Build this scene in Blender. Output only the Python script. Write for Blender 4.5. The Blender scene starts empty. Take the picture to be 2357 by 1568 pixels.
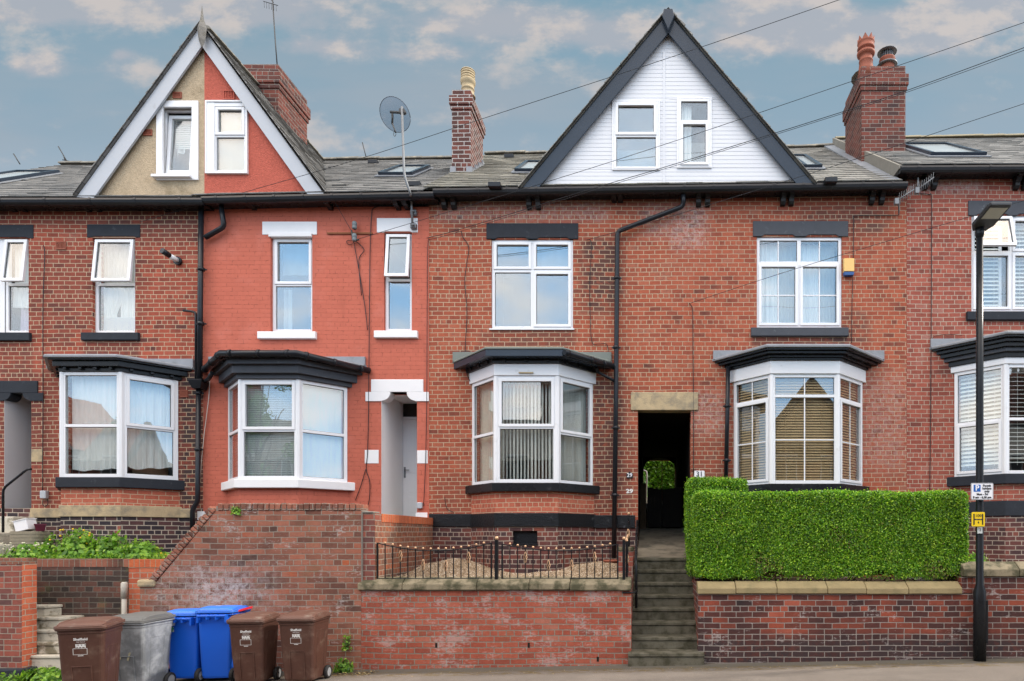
import bpy, bmesh, math, random
import numpy as np
from mathutils import Vector, Matrix
R = math.radians
random.seed(7)
S = bpy.context.scene
COL = S.collection
# ---------------------------------------------------------------- camera
cam_d = bpy.data.cameras.new("camera")
cam = bpy.data.objects.new("camera", cam_d); COL.objects.link(cam)
cam.location = (0, 0, 1.86); cam.rotation_euler = (R(90), 0, 0)
cam_d.sensor_fit = 'HORIZONTAL'; cam_d.sensor_width = 36; cam_d.lens = 36 * 1500 / 2357
cam_d.shift_x = -(1500 - 1178.5) / 2357; cam_d.shift_y = (1235 - 784) / 2357
cam_d.clip_start = .1; cam_d.clip_end = 3000
S.camera = cam
S.view_settings.view_transform = 'Standard'; S.view_settings.look = 'None'
S.view_settings.gamma = 1; S.view_settings.exposure = EXPO = 0.0
S.render.engine = 'CYCLES'
cy = S.cycles; cy.max_bounces = 5; cy.diffuse_bounces = 3; cy.glossy_bounces = 3; cy.transmission_bounces = 2; cy.transparent_max_bounces = 10; cy.caustics_reflective = False; cy.caustics_refractive = False
cy.use_adaptive_sampling = True; cy.adaptive_threshold = .02
# ---------------------------------------------------------------- light
SUN = Vector((.78, .15, .62)).normalized()
sun_d = bpy.data.lights.new("sun", 'SUN'); sun_d.energy = 3.6; sun_d.angle = R(3); sun_d.color = (1, .93, .84)
sun = bpy.data.objects.new("sun", sun_d); COL.objects.link(sun)
sun.rotation_euler = SUN.to_track_quat('Z', 'Y').to_euler()
sun.location = (20, 4, 20)

# ---------------------------------------------------------------- node helper
class NT:
    def __init__(s, tree): s.t = tree; tree.nodes.clear()
    def n(s, kind, **kw):
        nd = s.t.nodes.new(kind)
        for k, v in kw.items():
            if k == 'ins':
                for a, b in v.items():
                    if hasattr(b, 'is_output') or hasattr(b, 'links'): s.t.links.new(b, nd.inputs[a])
                    else: nd.inputs[a].default_value = b
            else: setattr(nd, k, v)
        return nd
    def m(s, op, a, b=0.0, c=0.0, clamp=False):
        nd = s.t.nodes.new('ShaderNodeMath'); nd.operation = op; nd.use_clamp = clamp
        for i, x in enumerate((a, b, c)):
            if hasattr(x, 'links'): s.t.links.new(x, nd.inputs[i])
            else: nd.inputs[i].default_value = x
        return nd.outputs[0]
    def mix(s, f, a, b, blend='MIX'):
        nd = s.t.nodes.new('ShaderNodeMix'); nd.data_type = 'RGBA'; nd.blend_type = blend; nd.clamp_factor = True
        for i, x in ((0, f), (6, a), (7, b)):
            if hasattr(x, 'links'): s.t.links.new(x, nd.inputs[i])
            else: nd.inputs[i].default_value = (x if i == 0 else (*x, 1) if len(x) == 3 else x)
        return nd.outputs[2]
    def noise(s, vec, scale, detail=3, rough=.55, out=0, w=None, dist=0):
        nd = s.t.nodes.new('ShaderNodeTexNoise'); s.t.links.new(vec, nd.inputs['Vector'])
        nd.inputs['Scale'].default_value = scale; nd.inputs['Detail'].default_value = (detail if detail > 8 else min(detail, 4 if scale < 20 else 2))
        nd.inputs['Roughness'].default_value = rough; nd.inputs['Distortion'].default_value = dist
        return nd.outputs[out]
    def step(s, x, a, b):
        nd = s.t.nodes.new('ShaderNodeMapRange'); nd.interpolation_type = 'SMOOTHSTEP'
        s.t.links.new(x, nd.inputs[0]); nd.inputs[1].default_value = a; nd.inputs[2].default_value = b
        return nd.outputs[0]
    def ramp(s, x, stops, interp='LINEAR'):
        nd = s.t.nodes.new('ShaderNodeValToRGB'); s.t.links.new(x, nd.inputs[0]); cr = nd.color_ramp
        cr.interpolation = interp
        while len(cr.elements) < len(stops): cr.elements.new(.5)
        for e, (p, c) in zip(cr.elements, stops): e.position = p; e.color = (*c, 1)
        return nd.outputs[0]
    def vmap(s, vec, loc=(0, 0, 0), scale=(1, 1, 1)):
        nd = s.t.nodes.new('ShaderNodeMapping'); s.t.links.new(vec, nd.inputs[0])
        nd.inputs[1].default_value = loc; nd.inputs[3].default_value = scale
        return nd.outputs[0]

# ---------------------------------------------------------------- world sky
W = bpy.data.worlds.new("World"); S.world = W; W.use_nodes = True
w = NT(W.node_tree)
gen = w.n('ShaderNodeTexCoord').outputs['Generated']
sky = w.n('ShaderNodeTexSky', sky_type='NISHITA'); sky.sun_disc = False
sky.sun_elevation = math.asin(SUN.z); sky.sun_rotation = math.atan2(SUN.x, SUN.y)
sky.dust_density = 2.0
sep = w.n('ShaderNodeSeparateXYZ', ins={0: gen})
dx, dy, dz = sep.outputs
yy = w.m('MAXIMUM', dy, .12)
sx = w.m('DIVIDE', dx, yy); sz = w.m('DIVIDE', dz, yy)
comb = w.n('ShaderNodeCombineXYZ', ins={0: sx, 1: sz, 2: 0.0}).outputs[0]
cm = w.vmap(comb, (1.3, 2.1, 0), (2.2, 5.2, 1))
n1 = w.noise(cm, 1.5, 4, .52)
n2 = w.noise(w.vmap(comb, (7, 3, 0), (.9, 3.2, 1)), 1.6, 5, .55)
# low cumulus banks (centre and size in direction ratios x/y, z/y)
banks = [(60, 25, 170, 34, .26), (310, 12, 190, 34, .24), (85, 148, 60, 30, .26), (620, 25, 130, 42, .2), (1150, 48, 240, 40, .27), (1440, 84, 100, 34, .24),
         (720, 105, 80, 22, .14), (960, 125, 170, 22, .16), (320, 165, 110, 24, .12), (280, 125, 30, 14, .2), (1880, 88, 280, 44, .26), (2140, 76, 110, 40, .26), (2290, 18, 130, 34, .3), (1750, 20, 180, 34, .24)]
cov = None
for (u, v, ru, rv, a) in banks:
    ex = w.m('MULTIPLY', w.m('SUBTRACT', sx, (u - 1500) / 1500), 1500 / ru)
    ez = w.m('MULTIPLY', w.m('SUBTRACT', sz, (1235 - v) / 1500), 1500 / rv)
    d2 = w.m('ADD', w.m('MULTIPLY', ex, ex), w.m('MULTIPLY', ez, ez))
    g = w.m('MULTIPLY', w.m('EXPONENT', w.m('MULTIPLY', d2, -.8)), a)
    cov = g if cov is None else w.m('ADD', cov, g)
cov = w.m('MINIMUM', cov, .33)
puff = w.noise(w.vmap(comb, (0, 0, 0), (1, 1.7, 1)), 8, 9, .60)
cl = w.m('ADD', w.m('ADD', w.m('MULTIPLY', n1, .38), w.m('MULTIPLY', puff, .55)), cov)
cmask = w.m('MULTIPLY', w.step(cl, .47, .66), .8)
thin = w.m('MULTIPLY', w.step(n2, .40, .70), .5)
base = w.ramp(sz, [(0.0, (.48, .55, .63)), (.52, (.42, .50, .58)), (.62, (.30, .42, .515)), (.82, (.215, .375, .475))])
greyed = w.mix(thin, base, (.44, .455, .49))
cloudc = w.mix(w.step(puff, .46, .60), (.47, .48, .52), (.72, .63, .575))
back = w.mix(cmask, greyed, cloudc)
back = w.mix(.08, back, w.mix(1.0, sky.outputs[0], (.12, .12, .12), 'MULTIPLY'))
# out-of-view cloud over the street side, brightened and warmed to light the fronts
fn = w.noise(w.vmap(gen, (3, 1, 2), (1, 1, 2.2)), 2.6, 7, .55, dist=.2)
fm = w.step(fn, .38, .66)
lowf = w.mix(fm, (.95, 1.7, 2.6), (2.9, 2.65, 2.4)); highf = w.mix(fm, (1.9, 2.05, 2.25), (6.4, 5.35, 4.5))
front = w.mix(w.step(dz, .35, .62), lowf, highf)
low = w.step(dz, -.02, .05)
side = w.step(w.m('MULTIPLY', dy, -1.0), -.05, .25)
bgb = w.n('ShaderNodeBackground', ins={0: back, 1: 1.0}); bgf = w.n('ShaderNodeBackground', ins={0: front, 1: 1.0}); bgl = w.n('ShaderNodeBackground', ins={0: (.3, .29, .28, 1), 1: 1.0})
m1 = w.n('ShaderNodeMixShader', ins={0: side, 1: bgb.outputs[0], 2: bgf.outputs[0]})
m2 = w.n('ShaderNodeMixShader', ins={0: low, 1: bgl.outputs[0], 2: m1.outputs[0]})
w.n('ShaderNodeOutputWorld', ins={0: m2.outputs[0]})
W.cycles.sampling_method = 'MANUAL'; W.cycles.sample_map_resolution = 512

# ---------------------------------------------------------------- projection of photo measurements on known distances
YW = 12.0; YF = 11.35; YS = 9.43
def X(u, Y=YW): return (u - 1500) * Y / 1500
def Z(v, Y=YW): return 1.86 + (1235 - v) * Y / 1500
def gz(x): return .0055 + .018 * x      # the street climbs to the right

# ---------------------------------------------------------------- materials
MATS = {}
def new_mat(name):
    m = bpy.data.materials.new(name); m.use_nodes = True
    MATS[name] = m
    return m, NT(m.node_tree)
def finish(t, col, rough=.7, spec=.4, bump=None, metal=0.0, **kw):
    p = t.n('ShaderNodeBsdfPrincipled', ins={'Base Color': (col if hasattr(col, 'links') else (*col, 1)), 'Roughness': rough, 'Specular IOR Level': spec, 'Metallic': metal})
    if bump is not None: t.t.links.new(bump, p.inputs['Normal'])
    t.n('ShaderNodeOutputMaterial', ins={0: p.outputs[0]})
    return p
def bumpn(t, h, dist=.004, strength=.6):
    return t.n('ShaderNodeBump', ins={'Height': h, 'Distance': dist, 'Strength': strength}).outputs[0]
def plain(name, col, rough=.5, var=.12, scale=6, spec=.4, col2=None, f2=(.5, .7), s2=2, bump=0, metal=0.0, fine=.06, grain=0):
    m, t = new_mat(name)
    ob = t.n('ShaderNodeTexCoord').outputs['Object']
    n = t.noise(ob, scale, 4)
    f = t.noise(ob, 90, 3)
    k = t.m('ADD', t.m('ADD', 1 - var / 2 - fine / 2, t.m('MULTIPLY', n, var)), t.m('MULTIPLY', f, fine))
    if grain: k = t.m('ADD', k, t.m('MULTIPLY', t.m('SUBTRACT', t.noise(ob, 26, 4, .75), .5), grain))
    g = t.n('ShaderNodeCombineXYZ', ins={0: k, 1: k, 2: k}).outputs[0]
    c = t.mix(1.0, col, g, 'MULTIPLY')
    if col2: c = t.mix(t.step(t.noise(ob, s2, 6, .65), *f2), c, col2)
    rr = t.m('ADD', rough - .06, t.m('MULTIPLY', n, .12))
    finish(t, c, rr, spec, bumpn(t, t.noise(ob, 140 if bump < .003 else 45, 4), bump, .8) if bump else None, metal)
    return m

def stain(t, u, v, box):
    x0, x1, z0, z1, soft = box
    a = t.m('MULTIPLY', t.step(u, x0 - soft, x0 + soft), t.m('SUBTRACT', 1.0, t.step(u, x1 - soft, x1 + soft)))
    b = t.m('MULTIPLY', t.step(v, z0 - soft, z0 + soft), t.m('SUBTRACT', 1.0, t.step(v, z1 - soft, z1 + soft)))
    return t.m('MULTIPLY', a, b)

def brick(name, cols, mortar, w_=.205, h_=.0805, ms=.0060, off=(0, 0), soot=.35, soot_col=(.045, .035, .035), soot_r=(.55, .8), eff=0.0, eff_r=(.58, .72), dark=(), pale=(), squash=.5, sqf=6, bump=.006, painted=None, wob=.006, moss=0.0):
    m, t = new_mat(name)
    uv = t.n('ShaderNodeUVMap').outputs[0]
    raw = t.n('ShaderNodeSeparateXYZ', ins={0: uv}); ru, rv = raw.outputs[0], raw.outputs[1]
    uvm = t.vmap(uv, (off[0], off[1], 0))
    wn = t.noise(uvm, 9, 1, out=1)
    wv = t.n('ShaderNodeVectorMath', operation='MULTIPLY_ADD', ins={0: wn, 1: (wob, wob, 0), 2: uvm}).outputs[0]
    lw = t.noise(uvm, .9, 0, out=1)
    wv = t.n('ShaderNodeVectorMath', operation='MULTIPLY_ADD', ins={0: lw, 1: (.03, .03, 0), 2: wv}).outputs[0]
    b = t.n('ShaderNodeTexBrick', offset=.5, offset_frequency=2, squash=squash, squash_frequency=sqf, ins={'Vector': wv, 'Color1': (0, 0, 0, 1), 'Color2': (1, 1, 1, 1), 'Mortar': (0, 0, 0, 1), 'Scale': 1.0, 'Mortar Size': ms, 'Mortar Smooth': .12, 'Bias': 0.0, 'Brick Width': w_, 'Row Height': h_})
    rnd, fac = b.outputs[0], b.outputs[1]
    fine = t.noise(uvm, 55, 5, .65); mid = t.noise(uvm, 14, 4, .6); big = t.noise(uvm, 1.1, 5, .6)
    if painted:
        k = t.m('ADD', .86, t.m('ADD', t.m('MULTIPLY', rnd, .07), t.m('ADD', t.m('MULTIPLY', mid, .09), t.m('MULTIPLY', big, .12))))
        c = t.mix(1.0, painted, t.n('ShaderNodeCombineXYZ', ins={0: k, 1: k, 2: k}).outputs[0], 'MULTIPLY')
        crack = t.m('MULTIPLY', t.m('MULTIPLY', fac, t.step(mid, .5, .62)), .55)
        c = t.mix(crack, c, tuple(x * .35 for x in painted))
        c = t.mix(t.m('MULTIPLY', t.step(t.noise(t.vmap(uvm, (3, 1, 0), (4, .5, 1)), 1.5, 4, .65), .48, .75), .22), c, tuple(x * .55 for x in painted))
        c = t.mix(t.m('MULTIPLY', t.step(t.noise(uvm, 1.7, 4, .6), .52, .72), .22), c, (.66, .24, .19))
        fleck = t.step(t.noise(uvm, 7, 6, .75), .73, .76)
        c = t.mix(t.m('MULTIPLY', fleck, .5), c, tuple(x * .4 for x in painted))
    else:
        sel = t.m('ADD', t.m('MULTIPLY', rnd, .72), t.m('ADD', .14, t.m('MULTIPLY', t.m('SUBTRACT', big, .5), 1.1)), clamp=True)
        c = t.ramp(sel, cols)
        streak = t.noise(t.vmap(uvm, (0, 0, 0), (5, .55, 1)), 1.6, 3, .6); face = t.noise(t.vmap(uvm, (2, 5, 0), (1, 1.8, 1)), 19, 3, .7)
        k = t.m('ADD', .20, t.m('ADD', t.m('MULTIPLY', fine, .36), t.m('ADD', t.m('MULTIPLY', face, .62), t.m('ADD', t.m('MULTIPLY', streak, .34), t.m('MULTIPLY', mid, .30)))))
        c = t.mix(1.0, c, t.n('ShaderNodeCombineXYZ', ins={0: k, 1: k, 2: k}).outputs[0], 'MULTIPLY')
        if soot:
            s_ = t.m('MULTIPLY', t.step(t.m('ADD', t.m('MULTIPLY', big, .6), t.m('MULTIPLY', t.m('ADD', mid, t.m('MULTIPLY', rnd, .35)), .4)), *soot_r), soot)
            c = t.mix(s_, c, soot_col)
        for d in dark:
            f = t.m('MULTIPLY', stain(t, ru, rv, d[:5]), t.step(t.m('ADD', t.m('MULTIPLY', rnd, .5), t.m('MULTIPLY', mid, .8)), .35, .75))
            c = t.mix(t.m('MULTIPLY', f, d[5]), c, soot_col)
        mk = t.m('ADD', .12, t.m('ADD', t.m('MULTIPLY', mid, .75), t.m('ADD', t.m('MULTIPLY', face, .55), t.m('MULTIPLY', big, .45))))
        mc = t.mix(1.0, mortar, t.n('ShaderNodeCombineXYZ', ins={0: mk, 1: mk, 2: mk}).outputs[0], 'MULTIPLY')
        c = t.mix(fac, c, mc)
        if eff:
            e = t.m('ADD', t.m('MULTIPLY', t.noise(t.vmap(uvm, (4, 9, 0), (1, 1.6, 1)), 2.0, 5, .6), .55), t.m('MULTIPLY', t.noise(t.vmap(uvm, (4, 9, 0), (1, 2.2, 1)), 16, 6, .7), .45))
            ef = t.m('MULTIPLY', t.step(e, *eff_r), eff)
            c = t.mix(ef, c, (.52, .47, .45))
        for d in pale:
            f = t.m('MULTIPLY', stain(t, ru, rv, d[:5]), t.step(t.m('ADD', mid, t.m('MULTIPLY', fine, .5)), .55, .95))
            c = t.mix(t.m('MULTIPLY', f, d[5]), c, (.58, .52, .5))
        if moss:
            c = t.mix(t.m('MULTIPLY', t.step(t.noise(uvm, 3.1, 7, .7), .56, .7), moss), c, (.12, .115, .05))
    hgt = t.m('ADD', t.m('SUBTRACT', 1.0, fac), t.m('MULTIPLY', fine, .5))
    finish(t, c, .85, .25, bumpn(t, hgt, bump, .7))
    return m

RED = [(0, (.13, .046, .034)), (.16, (.25, .066, .040)), (.45, (.35, .088, .047)), (.78, (.40, .108, .058)), (1, (.46, .165, .10))]
RED2 = [(0, (.09, .038, .034)), (.22, (.22, .055, .036)), (.55, (.34, .075, .043)), (.85, (.40, .095, .055)), (1, (.46, .15, .10))]
RED3 = [(0, (.15, .050, .040)), (.25, (.25, .070, .05)), (.6, (.345, .092, .062)), (.9, (.385, .118, .080)), (1, (.45, .19, .145))]
DARKB = [(0, (.028, .024, .030)), (.4, (.045, .034, .038)), (.7, (.085, .042, .042)), (.9, (.14, .06, .05)), (1, (.32, .11, .07))]
GARD = [(0, (.065, .040, .034)), (.22, (.15, .065, .046)), (.55, (.275, .108, .070)), (.85, (.35, .135, .086)), (.95, (.38, .11, .058)), (1, (.50, .125, .05))]
GARDA = [(0, (.20, .055, .038)), (.35, (.31, .075, .045)), (.8, (.37, .10, .06)), (1, (.42, .16, .11))]
GARDB = [(0, (.030, .021, .022)), (.35, (.085, .030, .025)), (.65, (.17, .045, .029)), (.88, (.30, .068, .037)), (1, (.42, .11, .065))]
MORT = (.47, .355, .24); MORTG = (.30, .27, .24)
b25 = brick('brick_red_twentyfive', RED2, MORT, off=(31.3, .02), soot=.5, dark=[(X(193), X(322), Z(850), Z(784), .06, .55), (X(0), X(75), Z(870), Z(786), .06, .5), (-15, X(470), Z(520), Z(470), .05, .35), (X(410), X(475), Z(1170), Z(850), .15, .95), (X(-10), X(130), Z(1170), Z(860), .2, .5), (X(0), X(330), Z(760), Z(570), .3, .35), (X(240), X(480), Z(560), Z(460), .2, .5)])
b27 = brick('painted_brick_terracotta', [], MORT, painted=(.51, .138, .090), off=(11.7, .05), bump=.0045, ms=.006)
b27r = None
b29 = brick('brick_orange_red', RED, MORT, off=(3.1, .01), ms=.0060, soot=.5, dark=[(X(1131), X(1320), Z(800), Z(757), .05, .3), (X(988), X(1545), Z(480), Z(445), .05, .45), (X(1000), X(1080), Z(1180), Z(1090), .1, .3), (X(1335), X(1432), Z(720), Z(545), .15, .8), (X(1365), X(1440), Z(1180), Z(860), .12, .75), (X(1440), X(1465), Z(1180), Z(980), .1, .5), (X(1100), X(1330), Z(800), Z(760), .1, .4), (X(1000), X(1100), Z(480), Z(450), .1, .5)], pale=[(X(1480), X(1550), Z(545), Z(470), .2, .3), (X(1000), X(1400), Z(510), Z(450), .1, .25)])
b31 = brick('brick_red_thirtyone', RED, (.44, .335, .23), off=(3.1, .01), ms=.0055, soot=.48, dark=[(X(1730), X(1950), Z(800), Z(776), .04, .6), (X(1545), X(2090), Z(462), Z(435), .05, .5), (X(1840), X(2040), Z(545), Z(470), .2, .7), (X(1900), X(2000), Z(800), Z(720), .15, .6), (X(1590), X(1680), Z(1180), Z(1000), .2, .4)], pale=[(X(1540), X(1625), Z(570), Z(460), .2, .42), (X(1590), X(1680), Z(1000), Z(900), .2, .3), (X(1980), X(2090), Z(1080), Z(860), .3, .25)])
b33 = brick('brick_red_thirtythree', RED3, (.44, .36, .28), off=(27.2, .04), ms=.0055, soot=.35, pale=[(X(2090), X(2260), Z(440), Z(405), .1, .5)], eff=.15)
bfoot = brick('brick_blue_black', DARKB, (.42, .36, .29), off=(5.4, .02), ms=.0075, soot=0, eff=.25, eff_r=(.6, .75))
bfoot29 = brick('brick_purple_brown', [(0, (.035, .024, .028)), (.35, (.07, .034, .034)), (.7, (.13, .045, .038)), (1, (.25, .07, .045))], (.33, .27, .22), off=(8.4, .05), ms=.0075, soot=.3, eff=.2)
bbay = brick('brick_bright_orange_red', [(0, (.30, .08, .05)), (.5, (.42, .11, .065)), (1, (.48, .15, .09))], MORT, off=(1.7, .03), soot=.12, eff=.15)
bD = brick('brick_weathered_brown', GARD, (.27, .235, .19), w_=.232, h_=.0825, ms=.006, off=(2.2, .03), soot=.3, soot_col=(.05, .042, .04), eff=.5, eff_r=(.55, .63), moss=.22, sqf=6, pale=[(X(440, YS), X(560, YS), Z(1400, YS), Z(1325, YS), .22, .6), (X(350, YS), X(640, YS), Z(1450, YS), Z(1300, YS), .2, .22)], wob=.012, bump=.012)
bA = brick('brick_garden_red', GARDA, (.22, .195, .16), w_=.232, h_=.0822, ms=.0075, off=(6.2, .055), soot=.18, eff=.38, eff_r=(.51, .60), moss=.15, sqf=6, wob=.012, bump=.012)
bB = brick('brick_garden_dark', GARDB, (.27, .24, .215), w_=.232, h_=.0822, ms=.006, off=(9.2, .03), soot=.25, eff=.45, eff_r=(.57, .63), sqf=5, wob=.010, bump=.010, dark=[(.5, 6, -.5, .42, .12, .9)], soot_col=(.03, .027, .03))
bE = brick('brick_retaining_dark', [(0, (.028, .024, .022)), (.4, (.06, .042, .036)), (.75, (.13, .06, .045)), (1, (.24, .1, .07))], (.14, .125, .105), w_=.25, h_=.085, ms=.007, off=(4.2, .01), soot=.25, eff=.35, eff_r=(.62, .72), moss=.4, sqf=3, wob=.014, bump=.014)
bO = brick('brick_orange_pier_and_lit_side', [(0, (.38, .095, .05)), (.5, (.48, .12, .06)), (1, (.55, .17, .09))], (.36, .31, .24), w_=.232, h_=.0822, off=(4.9, .01), soot=.12, sqf=5)
bH = brick('brick_sunlit_orange_stained', [(0, (.10, .07, .055)), (.3, (.26, .11, .07)), (.65, (.44, .14, .07)), (1, (.62, .19, .07))], (.36, .31, .24), w_=.232, h_=.0822, off=(4.1, .02), soot=.65, soot_r=(.5, .66), eff=.3, moss=.35, sqf=4)
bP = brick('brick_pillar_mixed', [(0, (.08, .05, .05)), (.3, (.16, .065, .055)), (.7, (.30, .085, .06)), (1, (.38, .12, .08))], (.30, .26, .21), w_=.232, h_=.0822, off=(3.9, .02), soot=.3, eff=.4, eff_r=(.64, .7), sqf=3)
bC = brick('brick_chimney', [(0, (.06, .034, .032)), (.4, (.11, .045, .038)), (1, (.20, .065, .048))], (.40, .38, .36), w_=.24, h_=.0875, ms=.009, off=(4.3, .02), soot=.25, sqf=9)
bC2 = brick('brick_chimney_red', [(0, (.05, .030, .030)), (.4, (.115, .042, .033)), (1, (.235, .066, .046))], (.24, .21, .18), w_=.24, h_=.0835, ms=.006, off=(4.3, .02), soot=.35, sqf=9)
cop_v = brick('brick_on_edge', GARD, (.22, .19, .15), w_=.085, h_=.14, ms=.006, off=(0, .02), soot=.35, squash=1, moss=.35, bump=.015)
cop_o = brick('brick_on_edge_orange', [(0, (.42, .1, .045)), (1, (.60, .16, .06))], (.36, .28, .2), w_=.085, h_=.14, ms=.005, off=(0, .02), soot=.25, squash=1, bump=.012)

def slate(name, c1, c2, w_=.30, h_=.2, moss=.0, lich=.3, off=(0, 0)):
    m, t = new_mat(name)
    uv = t.vmap(t.n('ShaderNodeUVMap').outputs[0], (off[0], off[1], 0))
    b = t.n('ShaderNodeTexBrick', offset=.5, ins={'Vector': uv, 'Color1': (0, 0, 0, 1), 'Color2': (1, 1, 1, 1), 'Mortar': (0, 0, 0, 1), 'Scale': 1.0, 'Mortar Size': .004, 'Mortar Smooth': .2, 'Brick Width': w_, 'Row Height': h_})
    rnd, fac = b.outputs[0], b.outputs[1]
    fine = t.noise(uv, 40, 5, .65); big = t.noise(uv, 1.5, 5, .6)
    c = t.mix(rnd, c1, c2)
    k = t.m('ADD', .62, t.m('ADD', t.m('MULTIPLY', fine, .35), t.m('MULTIPLY', big, .4)))
    c = t.mix(1.0, c, t.n('ShaderNodeCombineXYZ', ins={0: k, 1: k, 2: k}).outputs[0], 'MULTIPLY')
    c = t.mix(t.m('MULTIPLY', t.step(t.noise(uv, 9, 6, .7), .56, .7), lich), c, (.36, .35, .30))
    if moss: c = t.mix(t.m('MULTIPLY', t.step(t.noise(uv, 5, 7, .75), .56, .66), moss), c, (.10, .085, .035))
    c = t.mix(fac, c, (.05, .05, .05))
    finish(t, c, .7, .3, bumpn(t, t.m('ADD', t.m('SUBTRACT', 1.0, fac), t.m('MULTIPLY', fine, .6)), .006, .6))
    return m
sl1 = slate('slate_grey', (.145, .142, .135), (.255, .248, .236))
sl2 = slate('slate_mossy', (.15, .142, .12), (.25, .238, .20), moss=.75, lich=.5, off=(3, 0))
sl3 = slate('slate_blue', (.165, .16, .145), (.27, .26, .235), moss=.3, off=(7, 0), w_=.34)
sl4 = slate('slate_smooth', (.185, .182, .172), (.265, .26, .246), off=(9, 0), w_=.6)

WHITE = plain('upvc_white', (.78, .79, .81), .32, .05, 3, .5, col2=(.62, .62, .60), f2=(.62, .8), s2=5)
WHITEP = plain('white_masonry_paint', (.80, .80, .81), .6, .08, 5, .3, bump=.002, col2=(.55, .52, .48), f2=(.68, .78), s2=7)
CLADW = plain('white_cladding', (.66, .675, .705), .45, .05, 2, .4)
GREYR = plain('grey_reveal_paint', (.60, .60, .62), .6, .1, 2, .3)
BARGEW = plain('white_bargeboard', (.43, .455, .49), .35, .1, 2, .4, col2=(.34, .35, .36), f2=(.6, .8), s2=3)
BLACK = plain('black_gloss_paint', (.013, .014, .016), .28, .5, 5, .22, col2=(.05, .05, .055), f2=(.62, .8), s2=5)
RIDGE = plain('ridge_stone', (.20, .19, .165), .9, .4, 8, .2, col2=(.33, .30, .24), f2=(.5, .65), s2=6, bump=.005)
BLACKP = plain('black_plastic_gutter', (.014, .016, .020), .3, .3, 3, .28)
STONEB = plain('black_painted_stone', (.026, .030, .038), .6, .5, 7, .15, col2=(.075, .08, .09), f2=(.6, .8), s2=9, bump=.004)
STONEB2 = plain('black_bitumen_band', (.010, .011, .013), .32, .6, 7, .3, col2=(.075, .08, .09), f2=(.58, .8), s2=6, bump=.009)
SLATEG = plain('grey_painted_stone', (.062, .068, .08), .55, .35, 7, .2, col2=(.14, .15, .16), f2=(.6, .8), s2=9, bump=.003)
BARGE = plain('anthracite_board', (.026, .036, .052), .25, .3, 2, .3)
SAND = plain('weathered_sandstone', (.46, .36, .22), .85, .45, 9, .2, col2=(.27, .23, .165), f2=(.42, .7), s2=5, bump=.006)
COPS = plain('lichen_coping_stone', (.25, .21, .14), .9, .5, 9, .2, col2=(.08, .075, .045), f2=(.38, .62), s2=5, bump=.006)
COPS2 = plain('yellow_coping_stone', (.27, .215, .115), .9, .5, 7, .2, col2=(.20, .17, .09), f2=(.5, .7), s2=3, bump=.004)
STEPS = plain('dark_step_stone', (.135, .125, .095), .9, .6, 14, .2, col2=(.055, .051, .033), f2=(.36, .68), s2=7, bump=.007)
CREAM = plain('cream_washed_stone', (.56, .52, .43), .9, .3, 6, .2, col2=(.20, .175, .12), f2=(.5, .66), s2=5, bump=.006)
LEAD = plain('grey_lead', (.25, .265, .29), .5, .3, 7, .4, col2=(.20, .21, .22), f2=(.5, .7), s2=4, bump=.003)
LEADG = plain('green_felt', (.19, .21, .19), .9, .3, 7, .2, bump=.003)
MORTM = plain('mortar', (.25, .235, .205), .95, .4, 9, .1, bump=.005)
RENDT = plain('tan_pebble_render', (.47, .37, .25), .95, .25, 5, .15, col2=(.30, .235, .15), f2=(.54, .76), s2=2.2, bump=.02, fine=.3, grain=.7)
RENDR = plain('red_rough_render', (.47, .118, .082), .9, .3, 3, .15, bump=.02, fine=.25, grain=.8)
TERRA = plain('terracotta', (.30, .095, .058), .7, .25, 6, .3, col2=(.2, .09, .06), f2=(.55, .75), s2=5)
BUFF = plain('buff_clay', (.44, .35, .215), .7, .25, 6, .3, col2=(.3, .23, .13), f2=(.55, .75), s2=8)
GALV = plain('galvanised_steel', (.19, .20, .21), .5, .2, 12, .4, metal=.3)
RUSTY = plain('rusty_iron', (.24, .10, .05), .9, .3, 12, .2)
GREYPL = plain('grey_plastic', (.42, .45, .49), .45, .08, 5, .4)
ROOMM = plain('room_plaster', (.17, .165, .155), .9, .2, 2, .1)
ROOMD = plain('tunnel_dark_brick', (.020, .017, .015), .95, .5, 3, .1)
CURT = None
def cloth(name, col, tr=.35):
    m, t = new_mat(name)
    uv = t.n('ShaderNodeTexCoord').outputs['Object']
    n = t.noise(t.vmap(uv, scale=(8, 8, 1.2)), 2, 4)
    k = t.m('ADD', .8, t.m('MULTIPLY', n, .4))
    c = t.mix(1.0, col, t.n('ShaderNodeCombineXYZ', ins={0: k, 1: k, 2: k}).outputs[0], 'MULTIPLY')
    d = t.n('ShaderNodeBsdfDiffuse', ins={0: c}); e = t.n('ShaderNodeBsdfTranslucent', ins={0: c})
    mx = t.n('ShaderNodeMixShader', ins={0: tr, 1: d.outputs[0], 2: e.outputs[0]})
    t.n('ShaderNodeOutputMaterial', ins={0: mx.outputs[0]})
    return m
NET = cloth('net_curtain', (.90, .91, .88), .12); BLINDW = cloth('blind_white', (.88, .90, .85), .1); BLINDG = cloth('blind_grey', (.55, .59, .59), .1)
BLINDT = cloth('blind_wood', (.60, .42, .235), .05); ROLLER = cloth('roller_blind', (.50, .52, .49), .1); CURTT = cloth('tan_curtain', (.50, .40, .26), .2); PINK = cloth('lilac_curtain', (.6, .5, .62), .2)
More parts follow.
